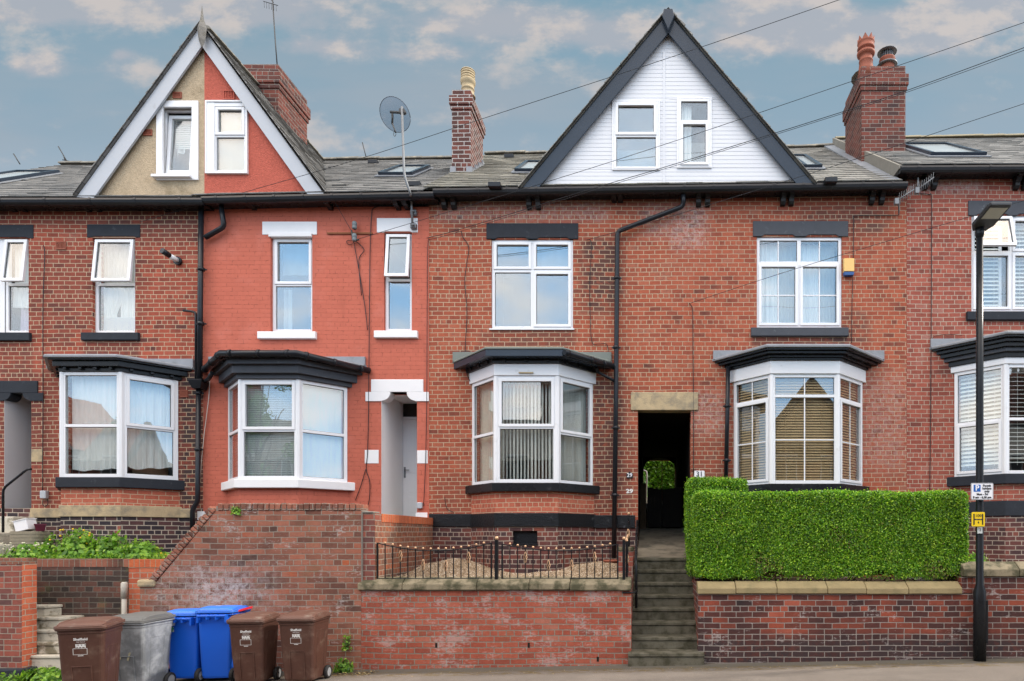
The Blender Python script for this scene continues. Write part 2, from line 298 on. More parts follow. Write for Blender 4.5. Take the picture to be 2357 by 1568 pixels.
def glass(name, tint=(.95, .97, .97), refl=.22):
    m, t = new_mat(name)
    ob = t.n('ShaderNodeTexCoord').outputs['Object']
    bn = bumpn(t, t.noise(ob, 1.3, 2), .006, .2)
    ge = t.n('ShaderNodeNewGeometry')
    cs = t.m('ABSOLUTE', t.n('ShaderNodeVectorMath', operation='DOT_PRODUCT', ins={0: ge.outputs['Incoming'], 1: ge.outputs['Normal']}).outputs['Value'])
    f = t.m('ADD', refl * .5, t.m('MULTIPLY', t.m('POWER', t.m('SUBTRACT', 1.0, cs, clamp=True), 4.0), .8), clamp=True)
    g = t.n('ShaderNodeBsdfGlossy', ins={0: (1, 1, 1, 1), 'Roughness': .01, 'Normal': bn})
    tr = t.n('ShaderNodeBsdfTransparent', ins={0: (*tint, 1)})
    mx = t.n('ShaderNodeMixShader', ins={0: f, 1: tr.outputs[0], 2: g.outputs[0]})
    t.n('ShaderNodeOutputMaterial', ins={0: mx.outputs[0]})
    return m
GLASS = glass('window_glass'); GLASSM = glass('window_glass_mirror', (.80, .86, .88), .36)
GLASSF = plain('frosted_white_pane', (.40, .43, .43), .2, .08, 2, .5)

def leafm(name, ca, cb, cc, tr=.3, rough=.38):
    m, t = new_mat(name)
    ri = t.n('ShaderNodeNewGeometry').outputs['Random Per Island']
    ob = t.n('ShaderNodeTexCoord').outputs['Object']
    c = t.ramp(ri, [(0, ca), (.55, cb), (.93, cc), (1, (cc[0] * 1.25, cc[1] * 1.05, cc[2]))])
    k = t.m('ADD', .20, t.m('ADD', t.m('MULTIPLY', t.noise(ob, 2.6, 4, .6), .9), t.m('MULTIPLY', t.noise(ob, 17, 3, .6), .7)))
    c = t.mix(1.0, c, t.n('ShaderNodeCombineXYZ', ins={0: k, 1: k, 2: k}).outputs[0], 'MULTIPLY')
    p = t.n('ShaderNodeBsdfPrincipled', ins={'Base Color': c, 'Roughness': rough, 'Specular IOR Level': .45})
    e = t.n('ShaderNodeBsdfTranslucent', ins={0: t.mix(1.0, c, (1.3, 1.5, .5), 'MULTIPLY')})
    mx = t.n('ShaderNodeMixShader', ins={0: tr, 1: p.outputs[0], 2: e.outputs[0]})
    t.n('ShaderNodeOutputMaterial', ins={0: mx.outputs[0]})
    return m
LEAFH = leafm('privet_leaf', (.030, .10, .007), (.13, .32, .018), (.40, .62, .05), rough=.34)
LEAFB = leafm('brown_leaf', (.10, .07, .03), (.20, .14, .05), (.34, .28, .12), .1, .7)
LEAFW = leafm('weed_leaf', (.045, .13, .02), (.20, .40, .04), (.36, .56, .08), .4, .5)
LEAFD = leafm('far_leaf', (.05, .14, .012), (.10, .25, .02), (.20, .38, .04))
TWIG = plain('brown_twig', (.075, .05, .03), .95, .4, 8, .1)
YEL = plain('yellow_petal', (.75, .50, .02), .6); CREAMF = plain('cream_petal', (.7, .66, .5), .7)

# ---------------------------------------------------------------- mesh builder
def wloc(o):
    v = Vector((0, 0, 0))
    while o is not None: v += Vector(o.location); o = o.parent
    return v
class MB:
    def __init__(s): s.v = []; s.f = []; s.m = []; s.sm = []
    def add(s, vs, fs, m=0, smooth=False):
        o = len(s.v); s.v += [tuple(p) for p in vs]
        for f in fs: s.f.append([i + o for i in f]); s.m.append(m); s.sm.append(smooth)
        return s
    def box(s, x0, x1, y0, y1, z0, z1, m=0, T=None):
        vs = [Vector(p) for p in ((x0, y0, z0), (x1, y0, z0), (x1, y1, z0), (x0, y1, z0), (x0, y0, z1), (x1, y0, z1), (x1, y1, z1), (x0, y1, z1))]
        if T is not None: vs = [T @ p for p in vs]
        return s.add(vs, [(0, 3, 2, 1), (4, 5, 6, 7), (0, 1, 5, 4), (1, 2, 6, 5), (2, 3, 7, 6), (3, 0, 4, 7)], m)
    def prism(s, pl, z0, z1, m=0):                       # plan polygon, z range
        n = len(pl)
        return s.add([(x, y, z0) for x, y in pl] + [(x, y, z1) for x, y in pl], [tuple(range(n))[::-1], tuple(range(n, 2 * n))] + [(i, (i + 1) % n, n + (i + 1) % n, n + i) for i in range(n)], m)
    def loft(s, rings, m=0, cap=True, smooth=False):      # list of equal-length rings of 3-D points
        n = len(rings[0]); vs = [p for r in rings for p in r]; fs = []
        for k in range(len(rings) - 1):
            for i in range(n): fs.append((k * n + i, k * n + (i + 1) % n, (k + 1) * n + (i + 1) % n, (k + 1) * n + i))
        s.add(vs, fs, m, smooth)
        if cap:
            o = len(s.v) - len(vs)
            s.f.append([o + i for i in range(n)][::-1]); s.m.append(m); s.sm.append(False)
            s.f.append([o + len(vs) - n + i for i in range(n)]); s.m.append(m); s.sm.append(False)
        return s
    def extr(s, poly, y0, y1, m=0):                      # (x,z) polygon extruded in y
        return s.loft([[(x, y0, z) for x, z in poly], [(x, y1, z) for x, z in poly]], m)
    def run(s, prof, P0, P1, m=0):                       # (y,z) profile carried from P0 to P1
        return s.loft([[(P0[0], P0[1] + a, P0[2] + b) for a, b in prof], [(P1[0], P1[1] + a, P1[2] + b) for a, b in prof]], m)
    def tube(s, pts, r, n=8, m=0, cap=True):
        pts = [Vector(p) for p in pts]; rings = []; up = Vector((0, 0, 1)); prev = None
        rr = r if isinstance(r, (list, tuple)) else [r] * len(pts)
        for i, p in enumerate(pts):
            d = (pts[min(i + 1, len(pts) - 1)] - pts[max(i - 1, 0)]).normalized()
            if prev is None: a = d.cross(up if abs(d.z) < .9 else Vector((1, 0, 0))).normalized()
            else: a = (prev - d * prev.dot(d)).normalized()
            b = d.cross(a); prev = a
            rings.append([p + (a * math.cos(2 * math.pi * k / n) + b * math.sin(2 * math.pi * k / n)) * rr[i] for k in range(n)])
        return s.loft(rings, m, cap, True)
    def lathe(s, prof, c, n=16, m=0, smooth=True):
        return s.loft([[(c[0] + r * math.cos(2 * math.pi * k / n), c[1] + r * math.sin(2 * math.pi * k / n), c[2] + z) for k in range(n)] for r, z in prof], m, True, smooth)
    def ball(s, c, r, m=0, n=8):
        return s.lathe([(r * math.sin(math.pi * k / 6) + 1e-5, -r * math.cos(math.pi * k / 6)) for k in range(7)], c, n, m)
    def build(s, name, mats, parent=None, bevel=0, recalc=True):
        me = bpy.data.meshes.new(name)
        off = wloc(parent)
        me.from_pydata(s.v, [], s.f)
        if not isinstance(mats, (list, tuple)): mats = [mats]
        for mm in mats: me.materials.append(mm)
        me.polygons.foreach_set('material_index', s.m); me.polygons.foreach_set('use_smooth', s.sm)
        if recalc:
            bm = bmesh.new(); bm.from_mesh(me); bmesh.ops.recalc_face_normals(bm, faces=bm.faces); bm.to_mesh(me); bm.free()
        uvl = me.uv_layers.new(name='UVMap'); buf = []
        me.update()
        for p in me.polygons:
            n = p.normal
            if abs(n.z) > .93: t = Vector((1, 0, 0)); q = Vector((0, 1, 0))
            else:
                t = Vector((-n.y, n.x, 0)).normalized(); q = n.cross(t)
            for li in p.loop_indices:
                co = Vector(s.v[me.loops[li].vertex_index]) if not recalc else me.vertices[me.loops[li].vertex_index].co
                buf += [co.dot(t), co.dot(q)]
        uvl.data.foreach_set('uv', buf)
        me.transform(Matrix.Translation(-off)); me.update()
        o = bpy.data.objects.new(name, me); COL.objects.link(o)
        if parent is not None: o.parent = parent
        if bevel:
            b = o.modifiers.new('b', 'BEVEL'); b.width = bevel; b.segments = 2; b.limit_method = 'ANGLE'; b.angle_limit = R(40)
        return o
def tag(o, label, cat, group=None, kind=None):
    o['label'] = label; o['category'] = cat
    if group: o['group'] = group
    if kind: o['kind'] = kind
    return o
def thing(name, label, cat, loc, group=None):
    o = bpy.data.objects.new(name, None); COL.objects.link(o); o.location = loc; o.empty_display_size = .3
    return tag(o, label, cat, group)
def struct(o, kind='structure', label=None):
    o['kind'] = kind
    if label: o['label'] = label
    return o
def text(name, body, size, loc, mat, parent, depth=.0015, align='CENTER', font_shear=0, sx=1.0, bold=0.0, rot=None):
    cu = bpy.data.curves.new(name, 'FONT'); cu.body = body; cu.size = size; cu.extrude = depth; cu.align_x = align; cu.align_y = 'CENTER'; cu.offset = bold
    cu.resolution_u = 3
    tmp = bpy.data.objects.new(name, cu); COL.objects.link(tmp)
    dg = bpy.context.evaluated_depsgraph_get(); dg.update()
    me = bpy.data.meshes.new_from_object(tmp.evaluated_get(dg)); bpy.data.objects.remove(tmp)
    me.transform(Matrix.Diagonal((sx, 1, 1, 1))); me.transform(Matrix.Rotation(R(90), 4, 'X'))
    if rot is not None: me.transform(rot)
    me.transform(Matrix.Translation(Vector(loc) - wloc(parent)))
    me.materials.clear(); me.materials.append(mat)
    o = bpy.data.objects.new(name, me); COL.objects.link(o); o.parent = parent
    return o
# ---------------------------------------------------------------- building helpers
SEAL = plain('rubber_seal', (.05, .05, .052), .6)
def wall(mb, zl, left, right, holes, Y0, th, m=0, reveal=True, board=None):
    """upright wall facing the street: bands between left(z) and right(z), rectangular holes (x0,x1,z0,z1)"""
    lf = left if callable(left) else (lambda z: left); rf = right if callable(right) else (lambda z: right)
    zs = set(zl)
    for h in holes: zs |= {h[2], h[3]}
    zs = sorted(z for z in zs if zl[0] - 1e-6 <= z <= zl[-1] + 1e-6)
    for za, zb in zip(zs, zs[1:]):
        if zb - za < 1e-5: continue
        cuts = sorted((h[0], h[1]) for h in holes if h[2] < (za + zb) / 2 < h[3])
        la, lb, ra, rb = lf(za), lf(zb), rf(za), rf(zb)
        segs = []; pa, pb = la, lb
        for c0, c1 in cuts:
            if c0 > min(pa, pb): segs.append((min(pa, c0), min(pb, c0), c0, c0))
            pa, pb = max(pa, c1), max(pb, c1)
        if ra > pa or rb > pb: segs.append((pa, pb, max(ra, pa), max(rb, pb)))
        yo = Y0 - (board or 0)
        for a0, b0, a1, b1 in segs:
            mb.add([(a0, yo, za), (a1, yo, za), (b1, Y0, zb), (b0, Y0, zb)], [(0, 1, 2, 3)], m)
            if board: mb.add([(a0, yo, za), (a0, Y0 + .002, za), (a1, Y0 + .002, za), (a1, yo, za)], [(0, 1, 2, 3)], m)
            mb.add([(a0, Y0 + th, za), (a1, Y0 + th, za), (b1, Y0 + th, zb), (b0, Y0 + th, zb)], [(3, 2, 1, 0)], m)
    if reveal:
        for x0, x1, z0, z1 in holes:
            y0, y1 = Y0, Y0 + th
            mb.add([(x0, y0, z0), (x0, y1, z0), (x0, y1, z1), (x0, y0, z1)], [(0, 1, 2, 3)], m)
            mb.add([(x1, y0, z0), (x1, y1, z0), (x1, y1, z1), (x1, y0, z1)], [(3, 2, 1, 0)], m)
            mb.add([(x0, y0, z0), (x1, y0, z0), (x1, y1, z0), (x0, y1, z0)], [(0, 1, 2, 3)], m)
            mb.add([(x0, y0, z1), (x1, y0, z1), (x1, y1, z1), (x0, y1, z1)], [(3, 2, 1, 0)], m)
    return mb
class LF:
    def __init__(s, P0, P1):
        s.P = Vector((P0[0], P0[1], 0)); e = Vector((P1[0], P1[1], 0)) - s.P; s.L = e.length; s.d = e.normalized(); s.n = Vector((s.d.y, -s.d.x, 0))
        s.h = None
    def p(s, u, w_, z):
        if s.h:
            wh, zh, a = s.h; c, sn = math.cos(a), math.sin(a)
            w_, z = wh + (w_ - wh) * c - (z - zh) * sn, zh + (z - zh) * c + (w_ - wh) * sn
        q = s.P + s.d * u + s.n * w_; return (q.x, q.y, z)
    def box(s, mb, u0, u1, w0, w1, z0, z1, m=0):
        vs = [s.p(*q) for q in ((u0, w1, z0), (u1, w1, z0), (u1, w0, z0), (u0, w0, z0), (u0, w1, z1), (u1, w1, z1), (u1, w0, z1), (u0, w0, z1))]
        mb.add(vs, [(0, 3, 2, 1), (4, 5, 6, 7), (0, 1, 5, 4), (1, 2, 6, 5), (2, 3, 7, 6), (3, 0, 4, 7)], m)
    def ring(s, mb, u0, u1, w0, w1, z0, z1, f, m=0):
        s.box(mb, u0, u0 + f, w0, w1, z0, z1, m); s.box(mb, u1 - f, u1, w0, w1, z0, z1, m)
        s.box(mb, u0 + f, u1 - f, w0, w1, z0, z0 + f, m); s.box(mb, u0 + f, u1 - f, w0, w1, z1 - f, z1, m)
def lights(lf, fr, panes, z0, z1, cols, rows, fw=.055, sash=(), bars=None, opened=None, u0=0, u1=None, trans=.05, sashes=None):
    """window lights: fr collects frame boxes, panes gets pane boxes"""
    u1 = lf.L if u1 is None else u1
    lf.ring(fr, u0, u1, -.035, .03, z0, z1, fw)
    iu0, iu1, iz0, iz1 = u0 + fw, u1 - fw, z0 + fw, z1 - fw
    cu = [iu0 + (iu1 - iu0) * c for c in cols]; rz = [iz0 + (iz1 - iz0) * r for r in rows]
    t = trans / 2
    for c in cu[1:-1]: lf.box(fr, c - t, c + t, -.034, .028, iz0, iz1)
    for r in rz[1:-1]:
        for a, b in zip(cu, cu[1:]):
            lf.box(fr, a + (t if a > iu0 + .01 else 0), b - (t if b < iu1 - .01 else 0), -.034, .029, r - t, r + t)
    for i, (a, b) in enumerate(zip(cu, cu[1:])):
        for j, (c, d) in enumerate(zip(rz, rz[1:])):
            pa = a + (t if i else 0); pb = b - (t if i < len(cu) - 2 else 0); pc = c + (t if j else 0); pd = d - (t if j < len(rz) - 2 else 0)
            if opened and (i, j) in opened:
                sm = MB(); lf.h = (.03, pd + .02, opened[(i, j)])
                lf.ring(sm, pa - .02, pb + .02, .032, .085, pc - .02, pd + .02, .055, 0)
                lf.box(sm, pa + .035, pb - .035, .05, .056, pc + .035, pd - .035, 1); lf.ring(sm, pa + .035, pb - .035, .056, .066, pc + .035, pd - .035, .009, 2)
                lf.h = None; sashes.append(sm); continue
            if (i, j) in sash:
                lf.ring(fr, pa - .015, pb + .015, .0305, .048, pc - .015, pd + .015, .05); g = .035; lf.ring(fr, pa, pb, -.02, .0302, pc, pd, g)
            else: g = 0
            panes.append((pa + g, pb - g, pc + g, pd - g)); lf.ring(fr, pa + g, pb - g, -.008, .0035, pc + g, pd - g, .009, 1)
            if bars and (i, j) in bars:
                nv, hs = bars[(i, j)]
                for q in range(1, nv + 1):
                    uu = pa + g + (pb - pa - 2 * g) * q / (nv + 1); lf.box(fr, uu - .011, uu + .011, .004, .014, pc + g, pd - g)
                for q in hs:
                    zz = pc + g + (pd - pc - 2 * g) * q; lf.box(fr, pa + g, pb - g, .004, .0138, zz - .011, zz + .011)
def put_panes(lf, panes, win, mat=None):
    for a, b, c, d in panes:
        pm = MB(); lf.box(pm, a - .004, b + .004, -.004, .002, c - .004, d + .004); pm.build('pane', mat or GLASS, win)
def curtain(lf, a, b, z0, z1, w_=-.12, amp=.022, per=.13, mat=None, win=None, name='curtain', wavy=0, gather=None, seed=0):
    rnd = random.Random(seed); n = max(8, int((b - a) / .012)); mb = MB(); vs = []; fs = []; rows = 10
    ph = rnd.random() * 6
    for i in range(n + 1):
        u = a + (b - a) * i / n
        o = amp * math.sin(u / per * 6.28 + ph + 1.3 * math.sin(u * 9 + ph)) + amp * .5 * math.sin(u / per * 14 + 1)
        zb = z0 + wavy * (.5 + .5 * math.sin(u * 7 + ph)) + wavy * .3 * math.sin(u * 19)
        for j in range(rows + 1):
            t = j / rows; uu = u
            if gather: uu = gather + (u - gather) * (.55 + .45 * min(1, abs(t - .35) / .4))
            vs.append(lf.p(uu, w_ + o * (1 - .4 * t), zb + (z1 - zb) * t))
    for i in range(n):
        for j in range(rows): k = i * (rows + 1) + j; fs.append((k, k + rows + 1, k + rows + 2, k + 1))
    mb.add(vs, fs, 0, True)
    return mb.build(name, mat or NET, win, recalc=False)
def venetian(lf, a, b, z0, z1, pitch, mat, win, w_=-.07, tilt=.6, dep=.03, name='venetian_blind', th=.0025):
    mb = MB(); z = z1
    lf.box(mb, a, b, w_ - .02, w_ + .02, z1 - .02, z1 + .02)
    while z > z0:
        dz = dep / 2 * math.sin(tilt); dw = dep / 2 * math.cos(tilt)
        vs = [lf.p(*q) for q in ((a, w_ + dw, z - dz), (b, w_ + dw, z - dz), (b, w_ - dw, z + dz), (a, w_ - dw, z + dz))]
        vs += [(x, y, q + th) for x, y, q in vs]
        mb.add(vs, [(0, 3, 2, 1), (4, 5, 6, 7), (0, 1, 5, 4), (1, 2, 6, 5), (2, 3, 7, 6), (3, 0, 4, 7)]); z -= pitch
    for f in (.2, .8): lf.box(mb, a + (b - a) * f - .002, a + (b - a) * f + .002, w_ + .014, w_ + .017, z0, z1)
    return mb.build(name, mat, win)
def vertical_blind(lf, a, b, z0, z1, mat, win, w_=-.12, n=14, ang=.9, sw=.075, seed=1):
    mb = MB(); r = random.Random(seed); lf.box(mb, a, b, w_ - .02, w_ + .02, z1, z1 + .03)
    for i in range(n):
        u = a + (b - a) * (i + .5) / n; g = ang + r.uniform(-.12, .12)
        du = sw / 2 * math.cos(g); dw = sw / 2 * math.sin(g)
        vs = [lf.p(u - du, w_ - dw, z0), lf.p(u + du, w_ + dw, z0), lf.p(u + du, w_ + dw, z1), lf.p(u - du, w_ - dw, z1)]
        vs += [lf.p(u - du + .001, w_ - dw - .002, z0), lf.p(u + du + .001, w_ + dw - .002, z0), lf.p(u + du + .001, w_ + dw - .002, z1), lf.p(u - du + .001, w_ - dw - .002, z1)]
        mb.add(vs, [(0, 1, 2, 3), (7, 6, 5, 4), (0, 3, 7, 4), (1, 5, 6, 2)])
    return mb.build('vertical_blind', mat, win, recalc=False)
def room(h, x0, x1, y0, y1, z0, z1, mat=None):
    mb = MB(); P = [(x0, y0, z0), (x1, y0, z0), (x1, y1, z0), (x0, y1, z0), (x0, y0, z1), (x1, y0, z1), (x1, y1, z1), (x0, y1, z1)]
    mb.add(P, [(0, 1, 2, 3), (7, 6, 5, 4), (1, 5, 6, 2), (2, 6, 7, 3), (3, 7, 4, 0)])
    return mb.build('room', mat or ROOMM, h, recalc=False)

def slates(mb, A0, A1, B0, B1, rows, wd, lift=.016, seed=0, m=0, half=True):
    r = random.Random(seed); A0, A1, B0, B1 = map(Vector, (A0, A1, B0, B1))
    nrm = (A1 - A0).cross(B0 - A0).normalized()
    if nrm.z < 0: nrm = -nrm
    L = (A1 - A0).length; n = max(1, round(L / wd))
    mb.add([A0 - nrm * .03, A1 - nrm * .03, B1 - nrm * .03, B0 - nrm * .03], [(0, 1, 2, 3)], m)
    mb.add([A0, A1, B1, B0], [(0, 1, 2, 3)], m)
    for k in range(rows):
        t0, t1 = k / rows, (k + 1.12) / rows
        cuts = [0.0] + [(i + (.5 if k % 2 else 0) + r.uniform(-.04, .04)) / n for i in range(1, n + (0 if not k % 2 else 0))] + [1.0]
        if k % 2: cuts = [0.0, .5 / n] + cuts[1:]
        for s0, s1 in zip(cuts, cuts[1:]):
            if s1 - s0 < .004: continue
            l = lift * r.uniform(.7, 1.35) + (r.random() < .02) * .012
            j = r.uniform(-.012, .012) / rows * (4 if r.random() < .05 else 1)
            g = .003 / L
            q = lambda s_, t_: (A0.lerp(A1, s_)).lerp(B0.lerp(B1, s_), t_)
            a, b, c, d = q(s0 + g, t0 + j), q(s1 - g, t0 + j), q(s1 - g, min(t1, 1)), q(s0 + g, min(t1, 1))
            mb.add([a, b, a + nrm * l, b + nrm * l, c + nrm * .002, d + nrm * .002], [(2, 3, 4, 5), (0, 1, 3, 2), (0, 2, 5), (1, 4, 3)], m)
def ridge(h, P0, P1, mat=None, seg=.42, r=.11, name='ridge_tiles', seed=3):
    P0, P1 = Vector(P0), Vector(P1); L = (P1 - P0).length; n = max(1, round(L / seg)); mb = MB(); rr = random.Random(seed)
    d = (P1 - P0).normalized(); sd = d.cross(Vector((0, 0, 1))).normalized()
    for i in range(n):
        a = P0.lerp(P1, i / n); b = P0.lerp(P1, (i + 1.06) / n); dz = rr.uniform(-.006, .012)
        ra, rb = r * .95, r * 1.08
        rings = []
        for P_, q in ((a, ra), (b, rb)):
            ring = []
            for k in range(9):
                an = math.pi * (k / 8) ; ring.append(P_ + sd * q * math.cos(an) + Vector((0, 0, q * .72 * math.sin(an) - .035 + dz)))
            rings.append([tuple(p) for p in ring])
        mb.loft(rings, 0)
    return mb.build(name, mat or LEAD, h)
def offplan(b, off, yw=YW):
    x0, xa, xb, x1, yf = b
    dl = Vector((xa - x0, yf - yw)).normalized(); nl = Vector((dl.y, -dl.x)); dr = Vector((x1 - xb, yw - yf)).normalized(); nr = Vector((dr.y, -dr.x))
    pl = Vector((x0, yw)) + nl * off; pr = Vector((x1, yw)) + nr * off; y = yf - off
    s = (y - pl.y) / dl.y; a = pl + dl * s; s = (y - pr.y) / dr.y; c = pr + dr * s
    s = (yw - pl.y) / dl.y; w0 = pl + dl * s; s = (yw - pr.y) / dr.y; w1 = pr + dr * s
    return [(w0.x, yw), (a.x, a.y), (c.x, c.y), (w1.x, yw)]
def bayprism(mb, b, off, z0, z1, m=0): return mb.prism(offplan(b, off), z0, z1, m)

GUT = [(-.06, .055), (-.068, .02), (-.055, -.025), (-.02, -.05), (.03, -.05), (.06, -.02), (.06, .055)]
def eaves(h, x0, x1, z0, z1, mat=None, nclip=6):
    """gutter top line from (x0,z0) to (x1,z1) at y 11.7; fascia and soffit behind"""
    mb = MB(); mb.run(GUT, (x0, 11.72, z0 - .055), (x1, 11.72, z1 - .055))
    for i in range(nclip):
        t = (i + .5) / nclip; xx = x0 + (x1 - x0) * t; zz = z0 + (z1 - z0) * t
        mb.run([(a * 1.09, b * 1.12) for a, b in GUT], (xx - .02, 11.72, zz - .056), (xx + .02, 11.72, zz - .056))
    mb.build('gutter', mat or BLACKP, h)
    mb = MB(); mb.run([(0, -.06), (.02, -.06), (.02, .02), (0, .02)], (x0, 11.785, z0), (x1, 11.785, z1))
    mb.run([(0, -.075), (.2, -.075), (.2, -.061), (0, -.061)], (x0, 11.79, z0), (x1, 11.79, z1))
    mb.build('fascia', BLACK, h)
def bracket(h, u, v, kind=0):
    x = X(u, 11.9); z = Z(v, 11.9); mb = MB(); wd = .045
    if kind == 0: prof = [(11.99, z), (11.74, z), (11.74, z - .07), (11.80, z - .10), (11.99, z - .13)]
    else: prof = [(11.99, z), (11.75, z), (11.74, z - .05), (11.77, z - .08), (11.82, z - .09), (11.84, z - .13), (11.88, z - .15), (11.89, z - .2), (11.93, z - .24), (11.99, z - .25)]
    mb.loft([[(x - wd, a, b) for a, b in prof], [(x + wd, a, b) for a, b in prof]])
    mb.build('gutter_bracket', BLACK, h, .006)
def pipe(h, pts, r=.042, mat=None, name='downpipe', collars=()):
    """round pipe with socket collars"""
    P = [Vector(p) for p in pts]; out = [P[0]]
    for i in range(1, len(P) - 1):
        a = (P[i - 1] - P[i]).normalized(); b = (P[i + 1] - P[i]).normalized(); q = min(.07, (P[i - 1] - P[i]).length * .4, (P[i + 1] - P[i]).length * .4)
        for t in (0, .33, .67, 1): out.append((P[i] + a * q).lerp(P[i], t).lerp(P[i].lerp(P[i] + b * q, t), t))
    out.append(P[-1])
    mb = MB(); mb.tube(out, r, 10)
    for (x, y, z) in collars:
        mb.lathe([(r * 1.25, -.03), (r * 1.25, .03)], (x, y, z), 10); mb.box(x - r * 1.9, x + r * 1.9, y + r * .2, y + r * .7, z - .012, z + .012)
    return mb.build(name, mat or BLACKP, h)
def cable(h, pts, r=.007, mat=None, name='cable'):
    P = [Vector(p) for p in pts]; out = []
    for i in range(len(P) - 1):
        p0, p1, p2, p3 = P[max(i - 1, 0)], P[i], P[i + 1], P[min(i + 2, len(P) - 1)]
        for k in range(5):
            t = k / 5; out.append(.5 * ((2 * p1) + (p2 - p0) * t + (2 * p0 - 5 * p1 + 4 * p2 - p3) * t * t + (3 * p1 - p0 - 3 * p2 + p3) * t ** 3))
    out.append(P[-1]); mb = MB(); mb.tube(out, r, 5); return mb.build(name, mat or BLACKP, h)
def vp(pts, Y=11.98): return [(X(u, Y), Y, Z(v, Y)) for u, v in pts]
def skylight(h, pts, mat=None):
    """frame on the roof slope from four measured corners (tl, tr, br, bl) already in 3-D"""
    tl, tr, br, bl = map(Vector, pts); nrm = (br - bl).cross(tl - bl).normalized()
    if nrm.z < 0: nrm = -nrm
    mb = MB(); H = .085
    def q(s, t, hh): return tuple(bl.lerp(br, s).lerp(tl.lerp(tr, s), t) + nrm * hh)
    W_ = (br - bl).length; Hh = (tl - bl).length; fx = .07 / W_; fy = .07 / Hh
    def slab(s0, s1, t0, t1, h0, h1, m=0):
        mb.add([q(s0, t0, h0), q(s1, t0, h0), q(s1, t1, h0), q(s0, t1, h0), q(s0, t0, h1), q(s1, t0, h1), q(s1, t1, h1), q(s0, t1, h1)], [(0, 3, 2, 1), (4, 5, 6, 7), (0, 1, 5, 4), (1, 2, 6, 5), (2, 3, 7, 6), (3, 0, 4, 7)], m)
    slab(0, fx, 0, 1, 0, H); slab(1 - fx, 1, 0, 1, 0, H); slab(fx, 1 - fx, 0, fy, 0, H * .95); slab(fx, 1 - fx, 1 - fy, 1, 0, H)
    slab(-fx * .8, 1 + fx * .8, -fy * 1.6, 0, .01, .028, 1); slab(-fx * .8, 0, 0, 1, .01, .03, 1); slab(1, 1 + fx * .8, 0, 1, .01, .03, 1)
    o = mb.build('roof_window', [BARGE if mat is None else mat, LEAD], h)
    mb = MB()
    mb.add([q(fx, fy, H * .6), q(1 - fx, fy, H * .6), q(1 - fx, 1 - fy, H * .6), q(fx, 1 - fy, H * .6), q(fx, fy, H * .5), q(1 - fx, fy, H * .5), q(1 - fx, 1 - fy, H * .5), q(fx, 1 - fy, H * .5)], [(0, 1, 2, 3), (7, 6, 5, 4)])
    mb.build('pane', GLASSF, o)
def airbrick(h, u0, u1, v0, v1, Y, mat=None, label=None):
    x0, x1, z0, z1 = X(u0, Y), X(u1, Y), Z(v1, Y), Z(v0, Y); mb = MB()
    mb.box(x0, x1, Y - .004, Y + .02, z0, z1); t = .018
    mb.box(x0, x1, Y - .02, Y - .003, z0, z0 + t); mb.box(x0, x1, Y - .02, Y - .003, z1 - t, z1); mb.box(x0, x0 + t, Y - .02, Y - .003, z0 + t, z1 - t); mb.box(x1 - t, x1, Y - .02, Y - .003, z0 + t, z1 - t)
    n = 6
    for i in range(1, n): xx = x0 + t + (x1 - x0 - 2 * t) * i / n; mb.box(xx - .005, xx + .005, Y - .016, Y - .003, z0 + t, z1 - t)
    return mb.build('air_brick', mat or TERRA, h)
def lintel(h, x0, x1, z0, z1, mat, Y=YW, proud=.012, name='lintel', notches=(), nd=.03):
    mb = MB(); pts = [(x0, z1), (x1, z1), (x1, z0)]
    for a, b in sorted(notches, reverse=True): pts += [(b, z0), (b - .05, z0 + nd), (a + .05, z0 + nd), (a, z0)]
    pts += [(x0, z0)]
    mb.extr(pts[::-1], Y - proud, Y + .16); return mb.build(name, mat, h, .006)
def sill(h, x0, x1, z0, z1, mat, Y=YW, proj=.06, name='window_sill'):
    mb = MB(); prof = [(Y - proj, z0 + .008), (Y - proj + .015, z0), (Y + .15, z0), (Y + .15, z1), (Y - proj, z1 - .012)]
    mb.loft([[(x0, a, b) for a, b in prof], [(x1, a, b) for a, b in prof]]); return mb.build(name, mat, h, .005)
def frontwin(h, u0, u1, v0, v1, cols, rows, Yw=12.09, fw=.055, sash=(), bars=None, opened=None, label=None, **kw):
    P0 = (X(u0), Yw); P1 = (X(u1), Yw); z0, z1 = Z(v1), Z(v0); lf = LF(P0, P1); fr = MB(); panes = []; ss = []
    lights(lf, fr, panes, z0 + .002, z1 - .002, cols, rows, fw, sash, bars, opened, u0=.002, u1=lf.L - .002, sashes=ss, trans=kw.get('trans', .05))
    win = fr.build('window', [WHITE, SEAL], h, .004)
    if label: win['label'] = label
    put_panes(lf, panes, win, kw.get('mat'))
    for s_ in ss: s_.build('open_sash', [WHITE, kw.get('mat') or GLASS, SEAL], win, .003)
    return win, lf, z0, z1
# ================================================================ ground
def ground(name, x0, x1, y0, y1, dz, mat, n=40, kind='structure'):
    mb = MB(); vs = []; fs = []
    for i in range(n + 1):
        x = x0 + (x1 - x0) * i / n
        for y in (y0, y1): vs.append((x, y, gz(x) + dz))
    for i in range(n): fs.append((2 * i, 2 * i + 2, 2 * i + 3, 2 * i + 1))
    mb.add(vs, fs); o = mb.build(name, mat, None, recalc=False); o['kind'] = kind; return o
mA, t = new_mat('asphalt_pavement')
ob = t.n('ShaderNodeTexCoord').outputs['Object']
nz = t.noise(ob, 160, 3, .7); nb = t.noise(ob, 1.7, 6, .65)
sp = t.n('ShaderNodeSeparateXYZ', ins={0: ob})
c = t.mix(t.m('MULTIPLY', nb, .8), (.15, .128, .108), (.235, .205, .18))
c = t.mix(t.step(nz, .60, .70), c, (.33, .29, .255)); c = t.mix(t.step(t.noise(ob, 130, 3, .7), .60, .68), c, (.13, .115, .10))
